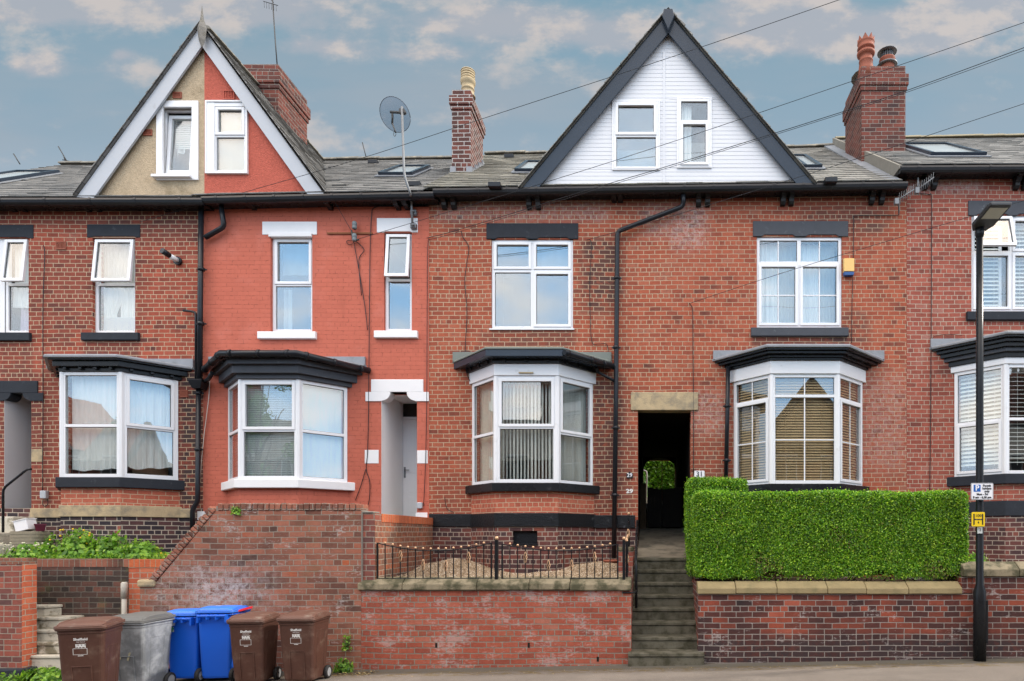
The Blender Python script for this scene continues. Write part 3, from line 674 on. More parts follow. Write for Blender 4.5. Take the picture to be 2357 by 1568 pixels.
c = t.mix(t.m('MULTIPLY', t.step(t.noise(t.vmap(ob, scale=(.5, 1.4, 1)), 1.1, 4, .6), .50, .56), .22), c, (.10, .09, .08)); c = t.mix(t.m('MULTIPLY', t.step(t.noise(ob, 12, 4, .8), .62, .68), .35), c, (.10, .085, .06))
edge = t.m('MULTIPLY', t.step(sp.outputs[1], 9.0, 9.2), .75)  # darker strip at the wall foot: the wall's shadow put into the colour
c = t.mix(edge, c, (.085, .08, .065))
dirt = t.m('MULTIPLY', t.m('MULTIPLY', t.step(sp.outputs[1], 8.82, 9.0), t.m('SUBTRACT', 1.0, t.step(sp.outputs[1], 9.12, 9.3))), t.step(t.noise(t.vmap(ob, scale=(1, 3.5, 1)), 5, 7, .75), .47, .58))
c = t.mix(t.m('MULTIPLY', dirt, .85), c, (.12, .085, .03))
finish(t, c, .92, .2, bumpn(t, t.m('ADD', nz, t.m('MULTIPLY', nb, .6)), .006, .7))
PAVE = mA
ASPH = plain('asphalt_road', (.055, .054, .053), .9, .3, 3, .2, bump=.004)
o = ground('pavement', -40, 40, 5.6, YS + .4, 0, PAVE)
mb = MB()
for i in range(80): x = -40 + i; mb.box(x + .004, x + .996, 5.45, 5.596, gz(x) - .18, gz(x) + .002)
struct(mb.build('kerb', plain('kerb_stone', (.30, .29, .27), .9, .2, 4, .2)))
o = ground('road', -300, 300, -2.6, 5.45, -.13, ASPH)
o = ground('opposite_pavement', -40, 40, -5.2, -2.6, -.01, PAVE)
o = ground('ground', -400, 400, -400, 600, -.22, plain('far_ground', (.12, .125, .08), .95, .5, .3, .1, col2=(.10, .09, .075), f2=(.45, .6), s2=.15))

# garden fills behind the street walls
def fill(name, x0, x1, y0, y1, z0, z1, mat, hump=None, n=30, kind='structure'):
    mb = MB(); vs = []; fs = []
    for i in range(n + 1):
        for j in range(n + 1):
            x = x0 + (x1 - x0) * i / n; y = y0 + (y1 - y0) * j / n
            vs.append((x, y, z1 + (hump(x, y) if hump else 0)))
    for i in range(n):
        for j in range(n): k = i * (n + 1) + j; fs.append((k, k + n + 1, k + n + 2, k + 1))
    mb.add(vs, fs, 0, True); mb.box(x0, x1, y0, y1, z0 - .05, z1 - .25)
    o = mb.build(name, mat, None, recalc=False); o['kind'] = kind; return o
SOIL = plain('dark_soil', (.06, .045, .03), .95, .5, 6, .1, bump=.01)
m_, t = new_mat('gravel')
ob = t.n('ShaderNodeTexCoord').outputs['Object']
vo = t.n('ShaderNodeTexVoronoi', ins={0: ob, 2: 55.0})
c = t.ramp(t.n('ShaderNodeSeparateXYZ', ins={0: vo.outputs['Color']}).outputs[0], [(0, (.06, .042, .025)), (.3, (.26, .18, .105)), (.7, (.42, .31, .20)), (1, (.66, .56, .43))])
c = t.mix(t.step(vo.outputs['Distance'], .006, .014), c, (.07, .05, .035)) if False else c
finish(t, c, .85, .2, bumpn(t, t.m('SUBTRACT', 1.0, vo.outputs['Distance']), .02, 1.0)); GRAVEL = m_
m_, t = new_mat('gravel_grey')
ob = t.n('ShaderNodeTexCoord').outputs['Object']
vo = t.n('ShaderNodeTexVoronoi', ins={0: ob, 2: 45.0})
c = t.ramp(t.n('ShaderNodeSeparateXYZ', ins={0: vo.outputs['Color']}).outputs[0], [(0, (.12, .12, .12)), (.4, (.32, .32, .31)), (1, (.62, .61, .58))])
finish(t, c, .85, .2, bumpn(t, vo.outputs['Distance'], .02, 1.0)); GRAVG = m_
def hump29(x, y):
    a = math.exp(-((x + 3.55) / .75) ** 2) * .24 + math.exp(-((x + .95) / .75) ** 2) * .19
    return a * max(0, min(1, (y - 9.9) / 1.6)) + .012 * math.sin(x * 9 + y * 5)
o = fill('gravel_bed', -3.97, -.46, 9.62, 12.0, 0, 1.2, GRAVEL, hump29, 40, 'stuff'); o['label'] = 'tan gravel heaped behind the iron railings'; o['category'] = 'gravel'
def pebbles(name, x0, x1, y0, y1, zf, n, size, mat, seed, label):
    g = np.random.default_rng(seed); x = g.uniform(x0, x1, n); y = g.uniform(y0, y1, n); z = np.array([zf(a_, b_) for a_, b_ in zip(x, y)]) + size * .1
    s_ = size * g.uniform(.4, 1, (n, 3)) * np.array([1, 1, .6]); an = g.uniform(0, 6.28, n)
    base = np.array([[1, 0, 0], [-1, 0, 0], [0, 1, 0], [0, -1, 0], [0, 0, 1], [0, 0, -1]], float)
    v = base[None] * s_[:, None, :] * .5; ca, sa = np.cos(an)[:, None], np.sin(an)[:, None]
    v = np.stack([v[..., 0] * ca - v[..., 1] * sa + x[:, None], v[..., 0] * sa + v[..., 1] * ca + y[:, None], v[..., 2] + z[:, None]], -1)
    tri = np.array([[0, 2, 4], [2, 1, 4], [1, 3, 4], [3, 0, 4]]); li = (np.arange(n)[:, None, None] * 6 + tri[None]).reshape(-1)
    me = bpy.data.meshes.new(name); me.vertices.add(n * 6); me.vertices.foreach_set('co', v.reshape(-1)); me.loops.add(len(li)); me.loops.foreach_set('vertex_index', li); me.polygons.add(n * 4)
    me.polygons.foreach_set('loop_start', np.arange(n * 4) * 3); me.polygons.foreach_set('loop_total', np.full(n * 4, 3)); me.update(calc_edges=True); me.validate(); me.materials.append(mat)
    o = bpy.data.objects.new(name, me); COL.objects.link(o); tag(o, label, 'gravel', kind='stuff')
def pebmat(name, cols):
    m, t = new_mat(name); c = t.ramp(t.n('ShaderNodeNewGeometry').outputs['Random Per Island'], cols); finish(t, c, .85, .2); return m
pebbles('gravel_stones', -3.97, -.48, 9.66, 11.98, lambda x, y: 1.2 + hump29(x, y), 16000, .035, pebmat('pebble_tan', [(0, (.07, .05, .03)), (.3, (.26, .17, .10)), (.7, (.42, .31, .20)), (1, (.72, .64, .52))]), 5, 'loose tan pebbles heaped behind the iron railings')
pebbles('gravel_stones', 4.5, 7.6, 9.7, 11.4, lambda x, y: 1.41, 9000, .035, pebmat('pebble_grey', [(0, (.08, .08, .08)), (.4, (.30, .30, .29)), (1, (.75, .74, .70))]), 6, 'loose pale grey pebbles behind the higher stone coping')
fill('garden_soil', -14, -8.3, 10.42, 12, 0, 1.46, SOIL, lambda x, y: .03 * math.sin(x * 5 + y * 4))
fill('garden_soil', -8.3, -6.4, 10.42, 12, 0, 1.46, SOIL)
fill('garden_soil', -6.4, -4.2, 9.68, 12, 0, 2.08, SOIL)
fill('garden_soil', .95, 4.5, 9.65, 12, 0, 1.12, SOIL)
o = fill('garden_gravel', 4.5, 9.5, 9.65, 12, 0, 1.41, GRAVG, None, 4, 'stuff'); o['label'] = 'pale grey gravel behind the higher stone coping'; o['category'] = 'gravel'

# ================================================================ houses
XS = [-14.5, X(468), X(988), X(1540), X(2087), 9.6]
labels = [
    ('red brick terraced house at the left end with tan rendered half gable', 0),
    ('terracotta painted terraced house with white trim and red rendered half gable', 1),
    ('red brick terraced house left of the passage with bay window of vertical blinds', 2),
    ('red brick terraced house right of the passage with bay window of wooden blinds', 3),
    ('red brick terraced house at the right edge behind the street lamp', 4)]
H = []
for (lb, i) in labels:
    H.append(thing('terraced_house', lb, 'house', ((XS[i] + XS[i + 1]) / 2, 12, gz((XS[i] + XS[i + 1]) / 2)), 'terraced houses in the row'))
h25, h27, h29, h31, h33 = H
# eaves lines (gutter tops) z at left and right of each house, ridge z
def GT(v): return Z(v, 11.7)
EV = [(GT(458), GT(458)), (GT(454.5), GT(443.5)), (GT(436.5), GT(429)), (GT(429), GT(420.5)), (GT(384), GT(380))]
RZ = [(10.98, 11.0), (11.08, 11.13), (11.22, 11.32), (11.32, 11.42), (11.60, 11.66)]
SL = [sl1, sl1, sl2, sl3, sl4]
RX = [(-14.5, XS[1]), (XS[1], XS[2]), (XS[2], XS[3]), (XS[3], 4.5), (4.5, 9.6)]
GUTX = [(-14.5, X(468, 11.7)), (X(466, 11.7), X(999, 11.7)), (X(998, 11.7), XS[3]), (XS[3], X(2088, 11.7)), (X(2072, 11.7), 9.6)]
BACKY = 20.0
for i, h in enumerate(H):
    (e0, e1), (r0, r1) = EV[i], RZ[i]; x0, x1 = RX[i]
    mb = MB(); slates(mb, (x0, 11.68, e0 + .03), (x1, 11.68, e1 + .03), (x0, 16, r0), (x1, 16, r1), 22, .3, seed=i)
    mb.add([(x0, 16, r0), (x1, 16, r1), (x1, BACKY + .3, e1), (x0, BACKY + .3, e0)], [(0, 1, 2, 3)])
    mb.build('roof', SL[i], h, recalc=False)
    ridge(h, (x0, 16, r0 + .03), (x1, 16, r1 + .03), RIDGE if i < 4 else plain('ridge_buff', (.30, .26, .17), .8, .3, 6), r=.1, seg=.5, seed=i)
    eaves(h, GUTX[i][0], GUTX[i][1], e0, e1, nclip=8)
    # hidden rear of the house
    mb = MB(); xa, xb = XS[i], XS[i + 1]
    if i == 2: wall(mb, [-.3, e0], xa, xb, [(-.256, .31, -.2, 4.2)], BACKY, .2)
    elif i == 3: wall(mb, [-.3, e0], xa, xb, [(.33, .72, -.2, 4.2)], BACKY, .2)
    else: wall(mb, [-.3, e0], xa, xb, [], BACKY, .2)
    mb.build('rear_wall', b31, h, recalc=False)
# verge where the right-hand roof steps up
mb = MB(); mb.run([(0, -.06), (.0, 0), (4.3, 3.12), (4.3, 2.75), (.3, -.05)], (4.44, 11.7, EV[4][0] + .03), (4.50, 11.7, EV[4][0] + .03)); mb.build('verge', MORTM, h33)
mb = MB(); mb.run([(0, 0), (4.3, 3.22), (4.3, 3.26), (0, .05)], (4.22, 11.75, EV[3][1] + .03), (4.47, 11.75, EV[3][1] + .05)); mb.build('lead_flashing', LEAD, h31)
mb = MB()
for xx in (-14.6, 9.6): mb.box(xx, xx + .1, 12, 20, -.3, 8); mb.prism([(xx, 12), (xx + .1, 12), (xx + .1, 20), (xx, 20)], 8, 8.2)
mb.build('end_wall', b33, h33)

# ---- windows openings per house (u0,u1,v0,v1)
W25 = [(-30, 66, 547, 766), (213, 311, 547, 766)]
W27 = [(623, 719, 543, 763), (884, 948, 535, 762)]
W29 = [(1131, 1319, 551, 757)]
W31 = [(1742, 1938, 545, 754)]
W33 = [(2236, 2424, 496, 717)]
def hole(w_): return (X(w_[0]), X(w_[1]), Z(w_[3]), Z(w_[2]))
B25 = (X(143), X(140, YF), X(278, YF), X(408), YF); B25 = (B25[1] - .55, B25[1], B25[2], B25[2] + .56, YF)
B27 = (X(524), X(551, YF), X(687, YF), X(803), YF)
B29 = (X(1085), X(1140, YF), X(1284, YF), X(1367), YF)
B31 = (X(1686), X(1775, YF), X(1930, YF), X(1987), YF)
B33 = (X(2193), X(2314, YF), X(2314, YF) + 1.15, X(2314, YF) + 1.75, YF)
def bayhole(b, vb, vt, Yf=YF): return (b[0] + .14, b[3] - .14, Z(vb, Yf) , Z(vt, Yf))
def top(i): return min(EV[i]) - .02
# wall 25
PORCH25 = (X(10), X(72), Z(1170), Z(903))
mb = MB(); wall(mb, [Z(1170), top(0)], XS[0], XS[1] - .001, [hole(w_) for w_ in W25] + [bayhole(B25, 1098, 856), PORCH25], YW, .25); mb.build('wall', b25, h25, recalc=False)
mb = MB(); mb.box(XS[0], XS[1], YW + .003, YW + .25, .4, Z(1170)); mb.build('plinth_wall', bfoot, h25)
# wall 27
PORCH27 = (X(878), X(960), Z(1192), Z(903))
mb = MB(); wall(mb, [1.4, top(1)], XS[1], XS[2] - .001, [hole(w_) for w_ in W27] + [bayhole(B27, 1104, 873), PORCH27], YW - .004, .25); mb.build('wall', b27, h27, recalc=False)
# wall 29 / 31 with the passage between
PASS = (X(1468), X(1590))
mb = MB(); wall(mb, [Z(1213), Z(922), Z(921), top(2)], XS[2], lambda z: XS[3] if z > Z(921.5) else PASS[0], [hole(w_) for w_ in W29] + [bayhole(B29, 1112, 866)], YW, .25); mb.build('wall', b29, h29, recalc=False)
mb = MB(); wall(mb, [.4, Z(1213)], XS[2], PASS[0], [], YW, .25); mb.build('plinth_wall', bfoot29, h29, recalc=False)
mb = MB(); wall(mb, [.4, Z(922), Z(921), top(3)], lambda z: XS[3] if z > Z(921.5) else PASS[1], XS[4] - .001, [hole(w_) for w_ in W31] + [bayhole(B31, 1114, 862)], YW, .25); mb.build('wall', b31, h31, recalc=False)
mb = MB(); wall(mb, [Z(1160), top(4)], XS[4], XS[5], [hole(w_) for w_ in W33] + [bayhole(B33, 1090, 838)], YW - .003, .25); mb.build('wall', b33, h33, recalc=False)
mb = MB(); mb.box(XS[4], XS[5], YW, YW + .25, .4, Z(1160)); mb.build('plinth_wall', bfoot29, h33)

# ---- gables
def gable(hl, hr, apex, fl, fr_, inner, YG, Yb, matl, matr, holes, barge_mat, slm, name_l, name_r, split, clad=False, ridgez=None, vtop=True):
    ax, az = X(apex[0], Yb), Z(apex[1], Yb); lx, lz = X(fl[0], Yb), Z(fl[1], Yb); rx, rz = X(fr_[0], Yb), Z(fr_[1], Yb)
    ia = (X(inner[0][0], Yb), Z(inner[0][1], Yb)); il = (X(inner[1][0], Yb), Z(inner[1][1], Yb)); ir = (X(inner[2][0], Yb), Z(inner[2][1], Yb))
    # bargeboards
    mb = MB(); mb.extr([(lx, lz), il, ia, (ax, az)], Yb - .02, Yb + .02); mb.build('bargeboard', barge_mat, hl, .004)
    mb = MB(); mb.extr([(ax, az), ia, ir, (rx, rz)], Yb - .0195, Yb + .0205); mb.build('bargeboard', barge_mat, hr, .004)
    # roof slopes, from just before the board back to the main ridge
    rzz = ridgez or az + .02
    ext = .25; 
    def pt(x, z, y): return (x, y, z)
    for (fx, fz, hh, sd) in ((lx, lz, hl, 21), (rx, rz, hr, 22)):
        mb = MB(); sx_ = 1 if fx > ax else -1
        nx, nz_ = (az - fz), abs(fx - ax); L = math.hypot(nx, nz_); ox, oz = sx_ * nx / L * .045, nz_ / L * .045
        slates(mb, (fx + ox, Yb - .06, fz + oz), (fx + ox, 16, fz + oz + (rzz - az)), (ax, Yb - .06, az + oz * 2), (ax, 16, rzz + oz * 2), 19, .3, seed=sd, lift=.02)
        mb.build('gable_roof', slm, hh, recalc=False)
    ridge(hr, (ax, Yb + .10, az + .07), (ax, 16, rzz + .06), RIDGE, r=.09, name='gable_ridge_tiles')
    # infill wall
    zb = max(lz, rz) + .0; inset = .04
    Lf = lambda z: lx + inset + (ax - lx) * (z - lz) / (az - lz); Rf = lambda z: rx - inset + (ax - rx) * (z - rz) / (az - rz)
    sp_ = X(split, YG); ztop = az - .12
    zl = [zb, ztop]
    # split height where left boundary passes the split line
    hl_h = [(max(a, -99), min(b, sp_), c, d) for a, b, c, d in holes if a < sp_]; hr_h = [(max(a, sp_), b, c, d) for a, b, c, d in holes if b > sp_]
    n = int((ztop - zb) / (.073 if clad else .05)); zl = [zb + (ztop - zb) * k / n for k in range(n + 1)]
    for hh, lft, rgt, hs, mt in ((hl, Lf, lambda z: max(min(sp_, Rf(z)), Lf(z)), hl_h, matl), (hr, lambda z: min(max(sp_, Lf(z)), Rf(z)), Rf, hr_h, matr)):
        mb = MB(); zz = sorted(set(zl + [zb + (ztop - zb) * .985]))
        wall(mb, zz, lft, rgt, hs, YG, .12, board=.0038 if clad else None); mb.build('gable_wall', mt, hh, recalc=False)
    return ax, az
YG = 11.78
G27 = [(X(366, YG), X(454, YG), Z(408, YG), Z(243, YG)), (X(480, YG), X(570, YG), Z(399, YG), Z(236, YG))]
gable(h25, h27, (465, 60), (178, 455), (748, 449), ((466, 108), (217, 458), (712, 453)), YG, 11.70, RENDT, RENDR, G27, BARGEW, sl1, '', '', 470.5, ridgez=11.03)
G31 = [(X(1413, YG), X(1515, YG), Z(390, YG), Z(235, YG)), (X(1562, YG), X(1634, YG), Z(386, YG), Z(229, YG))]
gable(h29, h31, (1538, 30), (1200, 437), (1874, 427), ((1538, 78), (1237, 437), (1836, 428)), YG, 11.68, CLADW, CLADW, G31, BARGE, sl3, '', '', 1541, clad=True, ridgez=11.3)
# finial spear and apex cap
mb = MB(); c = (X(465, 11.6), 11.6); 
prof = [(.015, Z(108, 11.6)), (.06, Z(92, 11.6)), (.075, Z(78, 11.6)), (.085, Z(66, 11.6)), (.07, Z(58, 11.6)), (.04, Z(48, 11.6)), (.022, Z(34, 11.6)), (.004, Z(14, 11.6))]
mb.lathe([(r, z) for r, z in prof], (c[0], c[1], 0), 4, smooth=False); mb.build('finial', plain('weathered_grey_timber', (.19, .18, .165), .9, .4, 12, .2, col2=(.16, .15, .13), f2=(.5, .6), s2=8), h25)
mb = MB(); mb.extr([(X(1524, 11.6), Z(40, 11.6)), (X(1538, 11.6), Z(72, 11.6)), (X(1552, 11.6), Z(40, 11.6)), (X(1548, 11.6), Z(24, 11.6)), (X(1528, 11.6), Z(24, 11.6))], 11.56, 11.66); mb.build('apex_cap', BARGE, h29, .01)
# gable windows
def surround(h, u0, u1, v0, v1, t_, Y, depth=.05, mat=None, bottom=True):
    lf = LF((X(u0, Y), Y), (X(u1, Y), Y)); mb = MB(); z0, z1 = Z(v1, Y), Z(v0, Y)
    lf.ring(mb, 0, lf.L, -.02, depth, z0, z1, t_); return mb.build('window_surround', mat or WHITE, h, .005)
Yg = 11.78
surround(h25, 362, 458, 234, 416, .115, Yg, .03)
def gwin(h, u0, u1, v0, v1, rows, sash, Y, tilt=0, mat=None, bars=None):
    lf = LF((X(u0, Y), Y), (X(u1, Y), Y)); fr = MB(); panes = []; z0, z1 = Z(v1, Y), Z(v0, Y)
    lights(lf, fr, panes, z0, z1, [0, 1], rows, .045, sash, bars); win = fr.build('window', [WHITE, SEAL], h, .004); put_panes(lf, panes, win, mat); return win, lf, z0, z1
# left gable, tilted open sash set deep in its surround
lf = LF((X(378, 11.85), 11.88), (X(447, 11.85), 11.88)); fr = MB(); z0, z1 = Z(408, 11.85), Z(252, 11.85)
lf.ring(fr, 0, lf.L, -.04, .03, z0, z1, .03); win = fr.build('window', WHITE, h25, .004)
mb = MB(); lf.h = (.03, z0 + .05, R(4)); T = [(.07, lf.L - .03)]
lf.ring(mb, .05, lf.L - .02, .0, .06, z0 + .05, z1 - .08, .06, 0); lf.box(mb, .11, lf.L - .08, .02, .028, z0 + .11, z1 - .14, 1); lf.h = None
mb.build('open_sash', [WHITE, GLASS], win, .004)
lf2 = LF((X(385, 11.85), 11.93), (X(445, 11.85), 11.93)); venetian(lf2, .02, lf2.L - .02, Z(330, 11.85), Z(262, 11.85), .035, BLINDW, win, w_=-.1, tilt=1.1, dep=.036)
curtain(lf2, .02, lf2.L * .4, Z(345, 11.85), Z(320, 11.85), -.12, mat=NET, win=win, wavy=.1)
mb = MB(); mb.box(X(368, 11.9), X(456, 11.9), 11.68, 11.78, Z(411, 11.75), Z(405, 11.75)); mb.build('window_sill', WHITE, h25, .005)
room(h25, X(366, 11.9), X(456, 11.9), 11.91, 13.2, Z(412), Z(240))
win, lf, z0, z1 = gwin(h27, 495, 570, 246, 400, [0, .555, 1], {(0, 1)}, 11.81, mat=GLASS)
mb = MB(); lf.box(mb, .05, lf.L - .05, -.06, -.05, z0 + .05, z1 - .05); mb.build('roller_blind', ROLLER, win)
surround(h27, 475, 572, 234, 402, .03, Yg, .045)
mb = MB(); mb.box(X(478, Yg), X(496, Yg), 11.75, 11.84, Z(399, Yg), Z(238, Yg)); mb.box(X(494, Yg), X(568, Yg), 11.755, 11.84, Z(247, Yg), Z(238, Yg)); mb.build('window_lining', WHITE, h27, .006)
room(h27, X(478, 11.9), X(572, 11.9), 11.91, 13.2, Z(400), Z(236))
win, lf, z0, z1 = gwin(h29, 1413, 1515, 236, 391, [0, .49, 1], {(0, 1)}, 11.78, mat=GLASSM); surround(h29, 1409, 1519, 232, 393, .03, Yg, .03)
mb = MB(); lf.box(mb, .05, lf.L - .05, -.26, -.25, z0 + .05, z0 + .5); mb.build('roller_blind', ROLLER, win)
room(h29, X(1413, 11.9), X(1515, 11.9), 11.91, 13.2, Z(392), Z(234))
win, lf, z0, z1 = gwin(h31, 1562, 1634, 230, 386, [0, .68, 1], {(0, 0)}, 11.78); surround(h31, 1558, 1638, 226, 388, .03, Yg, .03)
curtain(lf, .03, lf.L * .42, z0 + .03, z1 - .03, -.1, .02, .08, NET, win); 
mb = MB(); lf.box(mb, .05, lf.L - .05, -.36, -.35, z0 + .05, z0 + .66); mb.build('roller_blind', ROLLER, win)
room(h31, X(1562, 11.9), X(1634, 11.9), 11.91, 13.2, Z(388), Z(228))
mb = MB(); mb.box(X(1526, Yg), X(1531, Yg), 11.765, 11.78, Z(430, Yg), Z(120, Yg)); mb.build('trim', CLADW, h29)
airbrick(h25, 399, 419, 213, 227, Yg); airbrick(h27, 515, 541, 209, 230, Yg, RENDR); airbrick(h25, 331, 351, 299, 313, Yg); airbrick(h25, 130, 153, 557, 575, YW); airbrick(h25, 415, 433, 898, 915, YW); airbrick(h31, 2310 - 400, 2311 - 380, 1107, 1120, YW)

# ---- upper windows
win, lf, z0, z1 = frontwin(h25, *W25[1], [0, 1], [0, .52, 1], opened={(0, 1): R(6.5)})
curtain(lf, .06, lf.L * .5, z0 + .05, z0 + .9, -.1, .03, .1, NET, win, gather=.1, wavy=.03); curtain(lf, lf.L * .42, lf.L - .05, z0 + .05, z0 + .92, -.13, .03, .12, NET, win, seed=4)
curtain(lf, .06, lf.L - .06, z0 + .9, z1 - .05, -.11, .012, .06, cloth('cream_net', (.72, .70, .63)), win, seed=5)
mb = MB(); lf.box(mb, .07, lf.L - .07, -.1, -.06, z0 + .04, z0 + .34); mb.build('pillow', cloth('pillow_white', (.7, .73, .75)), win, .03)
win, lf, z0, z1 = frontwin(h25, 5, 66, 547, 766, [0, 1], [0, .52, 1], opened={(0, 1): R(6.5)})
curtain(lf, .05, lf.L - .05, z0 + .5, z0 + .92, -.1, .03, .1, NET, win, wavy=.05); curtain(lf, .14, lf.L - .05, z0 + .05, z0 + .6, -.15, .03, .14, PINK, win, seed=4)
curtain(lf, .05, lf.L - .05, z0 + .9, z1 - .05, -.11, .012, .06, NET, win, seed=5)
mb = MB(); wall(mb, [Z(766), Z(547)], X(-30), X(5), [], 12.05, .1); mb.build('window_mullion', WHITE, h25, recalc=False)
lintel(h25, X(201), X(323), Z(547), Z(517), STONEB, notches=[(X(211), X(314))], nd=.02); lintel(h25, X(-60), X(77.5), Z(549), Z(518), STONEB, notches=[(X(-30), X(66))], nd=.02)
sill(h25, X(192), X(323), Z(785), Z(766), STONEB); sill(h25, X(-60), X(73.5), Z(786), Z(766), STONEB)
win, lf, z0, z1 = frontwin(h27, *W27[0], [0, 1], [0, .50, 1], sash={(0, 1)}, mat=GLASSM); curtain(lf, .06, .2, z0 + .05, z0 + .9, -.25, .02, .1, NET, win)
mb = MB(); lf.box(mb, .06, lf.L - .06, -.22, -.21, z0 + 1.15, z1 - .06); mb.build('roller_blind', ROLLER, win)
win, lf, z0, z1 = frontwin(h27, *W27[1], [0, 1], [0, .53, 1], opened={(0, 1): R(7)}, mat=GLASSM)
lintel(h27, X(604.5), X(730), Z(541), Z(511), WHITEP, Y=YW - .004, notches=[(X(617), X(722))], nd=.02); lintel(h27, X(868), X(962), Z(536), Z(503), WHITEP, Y=YW - .004, notches=[(X(882), X(950))], nd=.02)
mb = MB(); mb.box(X(620), X(719), 11.96, 12.07, Z(547), Z(538)); mb.build('window_head', WHITEP, h27, .01)
sill(h27, X(597), X(730), Z(782), Z(764), WHITEP, proj=.07); sill(h27, X(864), X(963), Z(780), Z(762), WHITEP, proj=.07)
win, lf, z0, z1 = frontwin(h29, *W29[0], [0, .5, 1], [0, .67, 1], Yw=12.06, sash={(0, 1), (1, 1), (1, 0)}, trans=.07, mat=GLASSM)
mb = MB(); lf.box(mb, lf.L * .5, lf.L - .06, -.22, -.21, z0 + 1.2, z1 - .06); mb.build('roller_blind', cloth('roller_grey', (.6, .6, .58)), win)
lintel(h29, X(1120), X(1331), Z(551), Z(515), STONEB, proud=.022, notches=[(X(1140), X(1215)), (X(1236), X(1311))], nd=.025)
mb = MB(); mb.box(X(1127), X(1322), 11.97, 12.08, Z(760), Z(757)); mb.build('window_sill', WHITE, h29)
win, lf, z0, z1 = frontwin(h31, *W31[0], [0, .5, 1], [0, .73, 1], Yw=12.06, sash={(0, 0), (1, 0)}, bars={(0, 0): (1, [.5]), (1, 0): (1, [.5]), (0, 1): (1, []), (1, 1): (1, [])}, trans=.07)
curtain(lf, .06, lf.L * .27, z0 + .05, z1 - .05, -.16, .02, .09, NET, win); curtain(lf, lf.L * .5, lf.L * .78, z0 + .05, z1 - .05, -.16, .02, .09, NET, win, seed=3); curtain(lf, .06, lf.L - .06, z0 + .05, z1 - .05, -.22, .006, .06, cloth('sheer_white', (.74, .77, .74), .4), win, seed=8)
lintel(h31, X(1733), X(1952), Z(545), Z(510), SLATEG, proud=.02, notches=[(X(1753), X(1830)), (X(1855), X(1930))], nd=.03); sill(h31, X(1728), X(1951), Z(776), Z(755), SLATEG, proj=.07)
win, lf, z0, z1 = frontwin(h33, *W33[0], [0, .5, 1], [0, .63, 1], Yw=12.06, sash={(1, 1), (0, 0), (1, 0)}, opened={(0, 1): R(15)}, trans=.06)
for f in (0, .5):
    a = lf.L * f + .1; b = a + lf.L * .5 - .2; s = MB(); lf.ring(s, a, b, -.16, -.12, z0 + .1, z1 - .1, .05); lf.box(s, a + .05, b - .05, -.155, -.125, z0 + 1.1, z0 + 1.15)
    s.build('shutter_frame', WHITE, win); venetian(lf, a + .05, b - .05, z0 + .16, z1 - .16, .075, BLINDW, win, w_=-.14, tilt=.75, dep=.075, name='shutter_louvre', th=.006)
lintel(h33, X(2228), X(2440), Z(497), Z(463), SLATEG, Y=YW - .003, proud=.02, notches=[(X(2246), X(2320)), (X(2340), X(2425))], nd=.03); sill(h33, X(2223), X(2440), Z(739), Z(718), STONEB, proj=.07)
for (h, ws) in ((h25, W25), (h27, W27), (h29, W29), (h31, W31), (h33, W33)):
    for w_ in ws: room(h, X(w_[0]) - .3, X(w_[1]) + .3, 12.26, 14.3, Z(w_[3]) - .3, Z(w_[2]) + .2)

